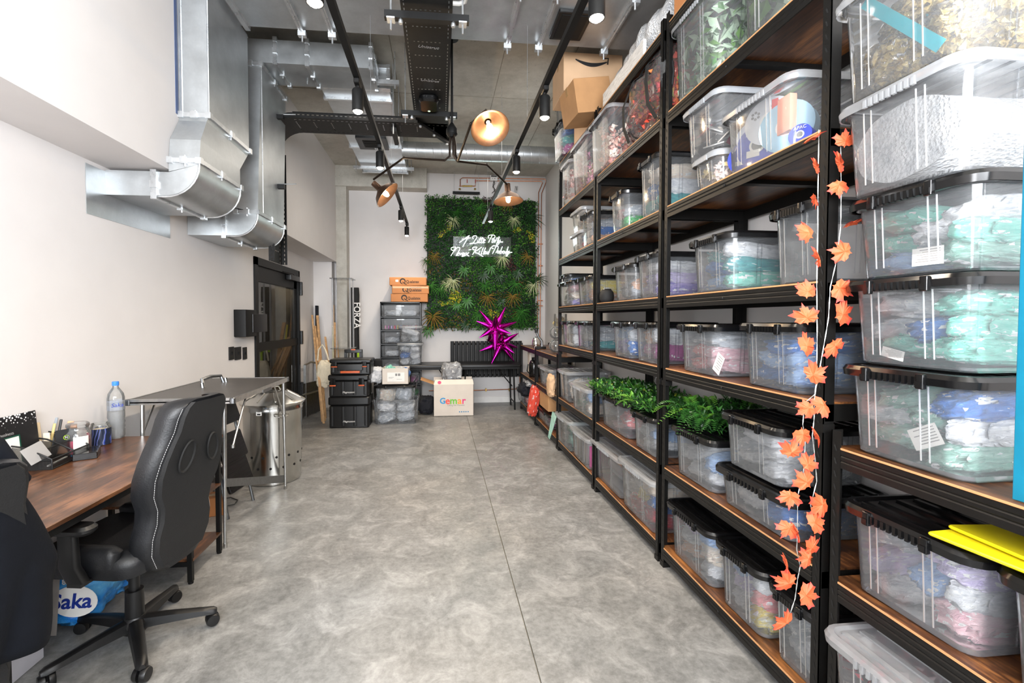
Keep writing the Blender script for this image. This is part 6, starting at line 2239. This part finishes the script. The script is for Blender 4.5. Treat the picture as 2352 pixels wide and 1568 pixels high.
# folded step stool under the camping table
t = thing('step_ladder', 'folded grey step ladder with black ribbed treads beside the bin', 'step ladder', (-1.56, 3.78, 0))
mb = MB()
for s in (-.2, .2):
    MB().tube([(s * .9, .0, .0), (s * .75, .2, 1.02)], .012, 8).build('rail', M['steel'], t)
MB().tube([(-.13, .2, .98), (-.12, .22, 1.04), (.0, .23, 1.05), (.12, .22, 1.04), (.13, .2, .98)], .013, 8).build('top_handle', M['steel'], t)
for z in (.78, .5, .28):
    T = Matrix.Translation((0, .2 * z - .03, z)) @ Matrix.Rotation(1.25, 4, 'X')
    mb = MB().rbox(0, 0, -.012, .012, .165, .11, .02, .004, T=T)
    for k in range(7):
        mb.box(-.15, .15, -.09 + k * .028, -.08 + k * .028, .011, .016, T=T)
    mb.build('tread', M['black'], t)
t.rotation_euler = (0, 0, 1.45)
carton('cardboard_box', 'small brown cardboard box on the floor under the camping table', (-1.78, 3.72, 0), .22, .16, .14, M['card_o'], .3)
tag(MB().rbox(0, 0, 0, .30, .006, .10, .01, .002).build('white_board', M['paper'], loc=(-1.93, 3.85, .15), rot=(0, -.12, .2)), 'white paper board leaning low on the wall behind the step ladder', 'paper')
pts = [at(a, b, z=.006) for a, b in ((470, 1158), (510, 1163), (538, 1158), (546, 1148), (530, 1142), (505, 1146))]
tag(MB().tube(pts, .004, 6).build('floor_cable', M['cableblk']), 'thin black cable looped on the floor under the camping table edge', 'cable')

# ------------------------------------------------ gaming chair
def chair(label, loc, rz, group):
    """faces local +Y; x across"""
    t = thing('gaming_chair', label, 'chair', loc, rz, group)
    # star base
    mb = MB().lathe([(.05, .06), (.055, .10), (.04, .13), (.03, .135)], 20)
    bs = mb.build('base_hub', M['black'], t)
    for k in range(5):
        a = 2 * PI * k / 5 + .15
        d = Vector((math.cos(a), math.sin(a), 0))
        s = Vector((-d.y, d.x, 0))
        rings = []
        for f, w_, z0_, z1_ in ((.03, .032, .075, .125), (.15, .028, .072, .112), (.27, .024, .066, .094), (.315, .022, .062, .088), (.33, .012, .062, .08)):
            c = d * f
            rings.append([c - s * w_ + Vector((0, 0, z0_)), c + s * w_ + Vector((0, 0, z0_)), c + s * w_ * .8 + Vector((0, 0, z1_ - .008)), c + s * w_ * .3 + Vector((0, 0, z1_)), c - s * w_ * .3 + Vector((0, 0, z1_)), c - s * w_ * .8 + Vector((0, 0, z1_ - .008))])
        MB().loft(rings).build('base_leg', M['black'], t, smooth=.7)
        c = d * .31
        th = a + 1.0 + k
        T = Matrix.Translation((c.x, c.y, .031)) @ Matrix.Rotation(th, 4, 'Z') @ Matrix.Rotation(PI / 2, 4, 'Y')
        cs_ = MB()
        for sg in (-1, 1):
            cs_.lathe([(.012, sg * .028), (.026, sg * .027), (.030, sg * .018), (.030, sg * .006), (.012, sg * .005)], 18, T=T)
        cs_.tube([(c.x, c.y, .03), (c.x, c.y, .075)], .01)
        cs_.build('caster', M['black'], t, smooth=.7)
    MB().lathe([(.03, .12), (.03, .24), (.022, .24), (.022, .40)], 20).lathe([(.038, .13), (.036, .25), (.034, .25)], 20).build('gas_lift', M['black'], t)
    MB().rbox(0, .02, .38, .42, .10, .14, .02, .006).tube([(.1, .05, .40), (.25, .05, .39), (.29, .04, .395)], .007).build('tilt_mechanism', M['blackmetal'], t)
    # seat
    n = 3
    sr = [rr(0, .04, .42, .20, .20, .07, 4), rr(0, .04, .425, .235, .235, .08, 4), rr(0, .04, .47, .25, .25, .09, 4), rr(0, .04, .505, .245, .245, .09, 4), rr(0, .04, .525, .21, .21, .08, 4), rr(0, .04, .515, .13, .14, .06, 4)]
    MB().loft(sr).build('seat', M['leather'], t, smooth=1)
    for s in (-1, 1):
        MB().loft([rr(s * .225, .06, .48, .03, .19, .03, 3), rr(s * .225, .06, .54, .035, .20, .034, 3), rr(s * .222, .06, .56, .018, .17, .018, 3)]).build('seat_bolster', M['leather'], t, smooth=1)
    MB().tube([(-.17, .29, .508), (0, .297, .512), (.17, .29, .508)], .0016, 4).tube([(-.17, .292, .496), (0, .299, .50), (.17, .292, .496)], .0016, 4).build('stitching', M['thread'], t)
    # back: cross-sections from the seat up; front face +Y side, rear face -Y side
    prof = [(.40, .14, .0), (.43, .20, .0), (.50, .245, -.005), (.57, .248, -.01), (.63, .225, -.014), (.69, .232, -.02), (.76, .275, -.028), (.83, .285, -.037), (.90, .27, -.047), (.96, .245, -.056), (1.02, .22, -.067), (1.08, .215, -.078), (1.12, .20, -.086), (1.142, .17, -.091), (1.152, .12, -.094)]
    y0 = -.20
    prof = [(z, w_ * .80, d_) for z, w_, d_ in prof]

    def W(z):
        for (z0_, w0, _), (z1_, w1, _) in zip(prof, prof[1:]):
            if z <= z1_:
                return w0 + (w1 - w0) * (z - z0_) / (z1_ - z0_)
        return prof[-1][1]
    rings = []
    for i, (z, w_, dy) in enumerate(prof):
        yb = y0 - .035 + dy * 1.5
        th = .085 if i not in (0, len(prof) - 1) else .05
        # bucket shaped section: flat rear, forward bolsters at both sides
        sec = [(-w_, yb + .03), (-w_ + .02, yb + .004), (-w_ * .6, yb), (0, yb - .004), (w_ * .6, yb), (w_ - .02, yb + .004), (w_, yb + .03), (w_ + .004, yb + th * .8), (w_ - .012, yb + th + .02), (w_ - .055, yb + th + .005), (w_ * .5, yb + th - .02), (0, yb + th - .03), (-w_ * .5, yb + th - .02), (-w_ + .055, yb + th + .005), (-w_ + .012, yb + th + .02), (-w_ - .004, yb + th * .8)]
        rings.append([(x, y, z) for x, y in sec])
    MB().loft(rings).build('backrest', M['leather'], t, smooth=1)
    # rear shell panel
    rings = []
    for i, (z, w_, dy) in enumerate(prof[1:-1]):
        yb = y0 - .035 + dy * 1.5
        ww = w_ - .028
        rings.append([(-ww, yb + .003, z), (-ww + .01, yb - .010, z), (0, yb - .016, z), (ww - .01, yb - .010, z), (ww, yb + .003, z)])
    MB().loft(rings, False, False, closed=False).build('rear_panel', M['mesh_black'], t, smooth=.8)
    mb = MB()
    for s in (-1, 1):
        pts = [(s * (w_ - .016), y0 - .035 + dy * 1.5 + .006, z) for z, w_, dy in prof[1:-2]]
        fine = []
        for a, b in zip(pts, pts[1:]):
            for k in range(7):
                f0, f1 = (k + .15) / 7, (k + .8) / 7
                A_, B_ = Vector(a), Vector(b)
                mb.tube([A_ + (B_ - A_) * f0, A_ + (B_ - A_) * f1], .001, 4)
    mb.build('stitching', M['thread'], t)
    for s in (-1, 1):       # oval belt openings
        z = .90
        T = Matrix.Translation((s * .085, y0 - .035 - .048 * 1.5 - .022, z)) @ Matrix.Rotation(s * -.28, 4, 'Y') @ Matrix.Rotation(PI / 2 + .18, 4, 'X')
        rg = []
        for r_, z_ in ((1.12, 0), (1.06, .006), (.95, .003), (.9, -.004), (.3, -.006)):
            rg.append([(.036 * r_ * math.cos(2 * PI * k / 28), .066 * r_ * math.sin(2 * PI * k / 28), z_) for k in range(28)])
        MB().loft(rg, T=T).build('belt_opening', M['slot'], t, smooth=1)
    # armrests
    for s in (-1, 1):
        MB().loft([rr(s * .27, .0, .44, .02, .04, .012), rr(s * .305, .0, .52, .018, .038, .012), rr(s * .31, .0, .655, .016, .036, .012)]).box(min(s * .12, s * .29), max(s * .12, s * .29), -.03, .03, .425, .44).build('arm_post', M['black'], t, smooth=.7)
        MB().rbox(s * .305, .03, .655, .69, .043, .135, .04, .012, 5).build('arm_pad', M['black'], t)
    return t


c1 = chair('black gaming chair with white stitching pulled up to the brown desk', (-1.41, 2.26, 0), PI / 2 - .16, 'gaming chairs')
c2 = copy_tree(c1)
for ch in list(c2.children):
    if ch.name.startswith('stitching'):
        bpy.data.objects.remove(ch)
c2.location = (-1.43, 1.22, 0)
c2.rotation_euler = (0, 0, PI / 2 - .2)
c2['label'] = 'black gaming chair at the left edge with a navy jacket over its back'

# navy jacket draped over the nearer chair
def jacket():
    mb = MB()
    rings = []
    nz, nx = 30, 44
    for j in range(nz):
        f = j / (nz - 1)              # over the top then down the rear
        ring = []
        for i in range(nx):
            u = i / (nx - 1) * 2 - 1
            if f < .2:
                z = 1.00 + (1.165 - 1.00) * math.sin(f / .2 * PI / 2)
                y = -.14 - (f / .2) * .14
            else:
                g = (f - .2) / .8
                z = 1.165 - g * .56
                y = -.30 - .02 * math.sin(g * PI) - .04 * g + .10 * g
            wz = .16 + .15 * min(1, max(0, (1.165 - z)) * 3.2)
            x = u * wz
            y += .10 * abs(u) ** 3
            fold = noise.noise(Vector((x * 4, z * 2.5, 2))) * .05 + .006 * math.sin(x * 22 + z * 6 + 2 * noise.noise(Vector((x * 4, z * 4, 5))))
            z += .02 * noise.noise(Vector((x * 6, f * 3, 9))) - .05 * abs(u) ** 3
            ring.append((x, y - .05 - abs(fold) * 1.2 * (1 if f > .1 else .3), z))
        rings.append(ring)
    mb.loft(rings, False, False, closed=False)
    me = mb.mesh('jacket', M['jacket'], 1.2)
    return me


j = link('jacket', jacket(), None, c2.location, (0, 0, c2.rotation_euler.z))
md = j.modifiers.new('thick', 'SOLIDIFY')
md.thickness = .012
md.offset = 1
tag(j, 'dark navy jacket draped over the chair back at the left edge', 'jacket')
# rolled collar / sleeve bundle on top
b = MB()
pts = [(-.17, -.28, 1.05), (-.12, -.27, 1.15), (0, -.27, 1.19), (.12, -.27, 1.16), (.18, -.28, 1.06)]
b.tube(pts, [.03, .045, .05, .045, .03], 12)
b.build('collar', M['jacket'], j, smooth=1)

M['greyprint2'] = simple('translucent_paper', '8E8B88', .6, 0, .03)
# ------------------------------------------------ things on the desk
zd = ZD + .001
p = at(268, 1005, z=ZD)
t = thing('water_bottle', 'clear plastic water bottle with blue cap on the desk', 'bottle', (p.x, p.y, zd))
mb = MB().lathe([(.02, .004), (.036, .0), (.043, .012), (.044, .05), (.041, .058), (.045, .07), (.041, .085), (.045, .10), (.041, .115), (.045, .13), (.044, .20), (.046, .205), (.045, .25), (.040, .275), (.022, .305), (.015, .315), (.015, .33)], 28)
mb.build('bottle_body', M['acrylic'], t, smooth=.7)
MB().lathe([(.0455, .175), (.0455, .235)], 28, caps=False).build('film_label', clearish('bottle_label_film', (.85, .9, .98), .3, (.8, .85, .95), .1, .2), t, smooth=1)
MB().lathe([(.017, .325), (.018, .328), (.018, .348), (.016, .35), (.001, .35)], 20).build('cap', simple('cap_blue', '3F86E6', .35), t)
text(t, 'Saka', .034, (.0300, -.036, .208), (PI / 2, 0, .7), simple('logo_navy', '1F3C9C', .5), shear=.2)
N = NT('wrinkled_water')
N.set(col=(.93, .95, .97), rough=.08, alpha=.35)
N.bump(N.noise(N.mapping(N.coord(), (18, 18, 40)), 3, 4, .7), 1, .02)
MB().lathe([(.001, .006), (.040, .008), (.041, .165), (.001, .166)], 24).build('water', N.m, t, smooth=.8)
for (px, py, lb, hh, r, kind) in ((180, 1040, 'red candle jar with glass lid on the desk', .145, .057, 0), (231, 1020, 'navy patterned glass candle jar on the desk, right of the red one', .125, .052, 1)):
    p = at(px, py, z=ZD)
    t = thing('candle_jar', lb, 'candle', (p.x, p.y, zd), group='candle jars on the desk')
    MB().lathe([(r * .9, 0), (r, .006), (r, hh * .8), (r * .82, hh * .9), (r * .82, hh), (r * .80, hh), (r * .80, hh * .9), (r * .96, hh * .78)], 28, caps=False).build('glass', M['acrylic'], t, smooth=.8)
    if kind == 0:
        MB().lathe([(r * .93, .004), (r * .93, hh * .52), (.001, hh * .5)], 24).build('wax', petal_mats(['C8305A'])[0], t)
        MB().lathe([(r * 1.005, .02), (r * 1.005, hh * .68)], 28, caps=False).build('label_band', M['film'], t)
        mb = MB()
        for k in range(8):
            a0, a1 = -1.3 + k * .15, -1.3 + (k + 1) * .15
            mb.add([(r * 1.01 * math.cos(a0), r * 1.01 * math.sin(a0), .02), (r * 1.01 * math.cos(a1), r * 1.01 * math.sin(a1), .02), (r * 1.01 * math.cos(a1), r * 1.01 * math.sin(a1), hh * .68), (r * 1.01 * math.cos(a0), r * 1.01 * math.sin(a0), hh * .68)], [(0, 1, 2, 3)])
        mb.build('paper_label', bag_mat('jarlabel', 'F2F0EC', 'F2F0EC', .1, 'A02828'), t, smooth=.8)
        MB().lathe([(r * .86, hh * 1.0), (r * .9, hh * 1.03), (r * .88, hh * 1.12), (r * .7, hh * 1.17), (.001, hh * 1.18)], 28).build('jar_lid', M['acrylic'], t, smooth=.8)
    else:
        N = NT('navy_wave_label')
        wv = N.n('ShaderNodeTexWave')
        N.l(N.coord(), wv.inputs[0])
        wv.inputs['Scale'].default_value = 9
        wv.inputs['Distortion'].default_value = 5
        N.set(col=N.ramp(wv.outputs['Fac'], [(.0, hexc('1E2638')), (.45, hexc('2E3A54')), (.6, hexc('8C8CA8')), (.75, hexc('3450B0')), (.9, hexc('1E2638'))]), rough=.3)
        MB().lathe([(r * 1.005, .004), (r * 1.005, hh * .78)], 28, caps=False).build('label_band', N.m, t, smooth=1)
        MB().lathe([(r * .93, .004), (r * .93, hh * .7), (.001, hh * .68)], 24).build('wax', petal_mats(['C9B48C'])[0], t)
p = at(240, 965, z=ZD + .09)
tag(MB().rbox(0, 0, 0, .10, .024, .006, .004, .002).build('orange_wrapper', petal_mats(['E08A50'])[0], loc=(p.x - .02, p.y + .03, zd + .085), rot=(.2, .15, .3)), 'crumpled orange wrapper standing behind the navy candle jar', 'wrapper')
p = at(200, 1048, z=ZD)
t = thing('black_box', 'flat glossy black box lying on the desk before the candle jars', 'box', (p.x, p.y, zd), .5)
MB().rbox(0, 0, 0, .034, .05, .075, .003, .002, 1).build('lid', M['blackgloss'], t)
MB().rbox(.0, 0, .0, .012, .0505, .0755, .003, .002, 1).build('base', M['black'], t)
# mesh desk organiser
p = at(112, 1062, z=ZD)
N = NT('black_wire_mesh')
co = N.coord()
sp = N.n('ShaderNodeSeparateXYZ')
N.l(N.mapping(co, (1, 1, 1)), sp.inputs[0])
m1 = N.math('LESS_THAN', N.math('FRACT', N.math('MULTIPLY', N.math('ADD', sp.outputs[0], N.math('ADD', sp.outputs[1], sp.outputs[2])), 400)), .45)
m2 = N.math('LESS_THAN', N.math('FRACT', N.math('MULTIPLY', N.math('SUBTRACT', N.math('ADD', sp.outputs[0], sp.outputs[1]), sp.outputs[2]), 400)), .45)
N.set(col=(.01, .01, .01), rough=.4, alpha=N.math('MAXIMUM', m1, m2))
M['wiremesh'] = N.m
t = thing('desk_organiser', 'black wire mesh desk organiser full of pens and cards', 'desk organiser', (p.x - .02, p.y, zd), .1)
W_, L_ = .12, .14
MB().add([(-W_, -L_, 0), (W_, -L_, 0), (W_, L_, 0), (-W_, L_, 0)], [(0, 1, 2, 3)]).add([(W_, -L_, 0), (W_, L_, 0), (W_, L_, .05), (W_, -L_, .05)], [(0, 1, 2, 3)]).add([(-W_, -L_, 0), (-W_, L_, 0), (-W_, L_, .13), (-W_, -L_, .13)], [(0, 1, 2, 3)])\
    .add([(-W_, -L_, 0), (W_, -L_, 0), (W_, -L_, .05), (0, -L_, .11), (-W_, -L_, .13)], [(0, 1, 2, 3, 4)]).add([(-W_, L_, 0), (W_, L_, 0), (W_, L_, .05), (0, L_, .11), (-W_, L_, .13)], [(0, 1, 2, 3, 4)]).add([(-W_, .02, 0), (.04, .02, 0), (.04, .02, .10), (-W_, .02, .12)], [(0, 1, 2, 3)])\
    .add([(.05, -L_, 0), (.05, L_, 0), (.05, L_, .08), (.05, -L_, .08)], [(0, 1, 2, 3)]).build('mesh_tray', M['wiremesh'], t, smooth=None)
mb = MB()
for y in (-L_, .02, L_):
    mb.tube([(W_, y, 0), (W_, y, .05), (.05, y, .09), (0, y, .115), (-.07, y, .13), (-W_, y, .13)], .004, 6)
mb.tube([(W_, -L_, .05), (W_, L_, .05)], .004, 6).tube([(.05, -L_, .085), (.05, L_, .085)], .004, 6).tube([(-W_, -L_, .13), (-W_, L_, .13)], .004, 6).tube([(W_, -L_, .004), (W_, L_, .004)], .004, 6).tube([(.05, -L_, .045), (W_, -L_, .045)], .003, 6)
mb.build('wire_frame', M['blackmetal'], t)
ox, oy = t.location.x, t.location.y
for i, (dx, dy, h_, tx, ty, col, lb) in enumerate(((-.03, .06, .17, .1, .25, 'C9B070', 'tan handled brush'), (-.01, .075, .19, .05, .35, '1A1A1C', 'black marker pen'), (.0, .10, .18, .12, .5, 'D8A27C', 'wooden spoon handle'), (-.05, .10, .20, 0, .45, '9098A0', 'silver scissors handle'),
                                                   (-.06, .05, .18, -.1, .1, 'E0C8A0', 'pale wooden paddle'), (-.02, .05, .13, .0, -.1, 'E0D0B8', 'small wooden fork'), (.02, .11, .16, .1, .45, 'D8A27C', 'second wooden stick'))):
    wd_x = .014 if 'wooden' in lb else .006
    tag(MB().rbox(0, 0, 0, h_, wd_x, .004, .003, .002).build('desk_tool', simple('tool_' + str(i), col, .5), loc=(ox + dx, oy + dy, zd + .015), rot=(-ty, tx, .3)), f'{lb} standing in the mesh desk organiser', 'stationery')
t2 = thing('business_card', 'black card with round pale mark standing in the organiser', 'card', (ox + .02, oy + .115, zd + .06), 1.0)
MB().rbox(0, 0, 0, .085, .045, .001, .0008, .0004).build('card', M['print'], t2)
MB().tube([(.012 * math.cos(a) + .0, -.002, .04 + .012 * math.sin(a)) for a in [2 * PI * k / 16 for k in range(17)]], .0012, 5).build('round_mark', M['hiviz'], t2)
text(t2, 'N', .018, (0, -.002, .04), FRONT, M['paper'])
tag(MB().rbox(0, 0, 0, .006, .006, .08, .003, .001).build('pen', M['paper'], loc=(ox + .10, oy - .05, zd + .016), rot=(0, 0, .2)), 'white pen lying in the organiser front tray', 'stationery')
tag(MB().rbox(0, 0, 0, .006, .006, .05, .003, .001).build('pen', M['blueprint'], loc=(ox + .11, oy + .08, zd + .016), rot=(0, 0, -.1)), 'blue pen lying in the organiser front tray', 'stationery')
tag(MB().rbox(0, 0, 0, .085, .045, .0008, .0006, .0003).build('paper_sheet', M['greyprint2'], loc=(-1.93, oy - .13, zd + .05), rot=(-.35, -.35, 1.2)), 'white folded paper leaning behind the organiser', 'paper')
# black polka frame against the wall
pa, pb_ = at(88, 1000, x=-2.05), at(88, 922, x=-2.05)
fw, fh = .40, .27
t = thing('picture_frame', 'black dotted presentation board with pale sheet leaning on the wall', 'picture frame', (-2.045, pb_.y - fw / 2, zd), 0)
t.rotation_euler = (0, -.09, 0)
N = NT('black_board_white_dots')
co = N.coord()
vo = N.n('ShaderNodeTexVoronoi', feature='F1')
N.l(co, vo.inputs[0])
vo.inputs['Scale'].default_value = 75
sp = N.n('ShaderNodeSeparateXYZ')
N.l(co, sp.inputs[0])
rad = N.math('MULTIPLY', N.math('SUBTRACT', sp.outputs[2], .19), 5.5)
dot = N.math('LESS_THAN', vo.outputs['Distance'], rad)
N.set(col=N.mix(dot, (.008, .008, .009), (.85, .85, .85)), rough=.35)
MB().box(-.004, .004, -fw / 2, fw / 2, 0, fh).build('board', N.m, t, smooth=None)
MB().box(.004, .0055, -.07, .09, .03, .165).build('inset_sheet', M['paper'], t, smooth=None)
MB().box(.0045, .007, -.075, -.068, .03, .17).box(.0045, .007, .09, .096, .03, .17).box(.0045, .007, -.075, .096, .165, .171).build('green_border', simple('dark_green_border', '0E4A38', .4), t, smooth=None)
text(t, 'e', .07, (.0052, -.05, .195), LEFTW, M['greyprint'], bold=.002)
text(t, 'business', .022, (.0052, .03, .185), LEFTW, M['greyprint'])

# ------------------------------------------------ under the desk
t = thing('white_box', 'tall white cardboard box with yellow sticker on the floor under the desk', 'box', (-1.90, 2.06, 0))
MB().rbox(0, 0, 0, .39, .15, .14, .004, .003, 1).build('carton', simple('white_carton_face', 'CDCBD2', .6, 0, .03), t, smooth=None)
MB().box(.02, .055, -.1412, -.1404, .30, .37, T=Matrix.Rotation(0, 4, 'Y')).build('yellow_sticker', M['yellow'], t)
text(t, 'A', .03, (.04, -.1418, .32), (PI / 2, .5, 0), M['print'])
MB().box(.1503, .151, -.12, -.05, .06, .16).box(.06, .13, -.1412, -.1404, .05, .15).build('printed_label', bag_mat('boxlabel', 'F0F0F0', '3060A0', .3, 'C02020'), t)
b = link('tissue_pack', BAGS[1], None, (-1.80, 2.52, .155))
b.scale = (.16, .20, .15)
b.material_slots[0].link = 'OBJECT'
N = NT('blue_tissue_wrap')
nz = N.noise(N.coord(), 1.6, 4)
N.set(col=N.ramp(nz, [(.3, hexc('1464C8')), (.5, hexc('2C96EA')), (.72, hexc('6CC0F4'))]), rough=.25, coat=.5)
N.bump(N.noise(N.coord(), 4, 5, .7), .4, .03)
b.material_slots[0].material = N.m
tp = thing('tissue_roll_pack', 'blue plastic pack of tissue rolls under the desk behind the chair base', 'tissue pack', (-1.80, 2.52, 0))
b.parent = tp
b.location = (0, 0, .155)
b.name = 'wrapper'
MB().lathe([(.075, 0), (.075, .0015)], 28, T=Matrix.Translation((.085, -.193, .17)) @ Matrix.Rotation(PI / 2, 4, 'X') @ Matrix.Scale(1.35, 4, (1, 0, 0))).build('logo_patch', M['paper'], tp)
text(tp, 'Saka', .10, (.07, -.197, .17), FRONT, simple('logo_navy2', '16308C', .5), shear=.15, bold=.002)
text(tp, '8.27', .035, (.06, -.190, .262), FRONT, M['paper'], bold=.0006)
MB().loft([[(-.01, -.202, .29), (.03, -.202, .29), (.03, -.200, .29), (-.01, -.200, .29)], [(-.03, -.206, .02), (.012, -.206, .02), (.012, -.204, .02), (-.03, -.204, .02)]]).build('paper_strip', simple('grey_strip', '9C9690', .7), tp, smooth=None)
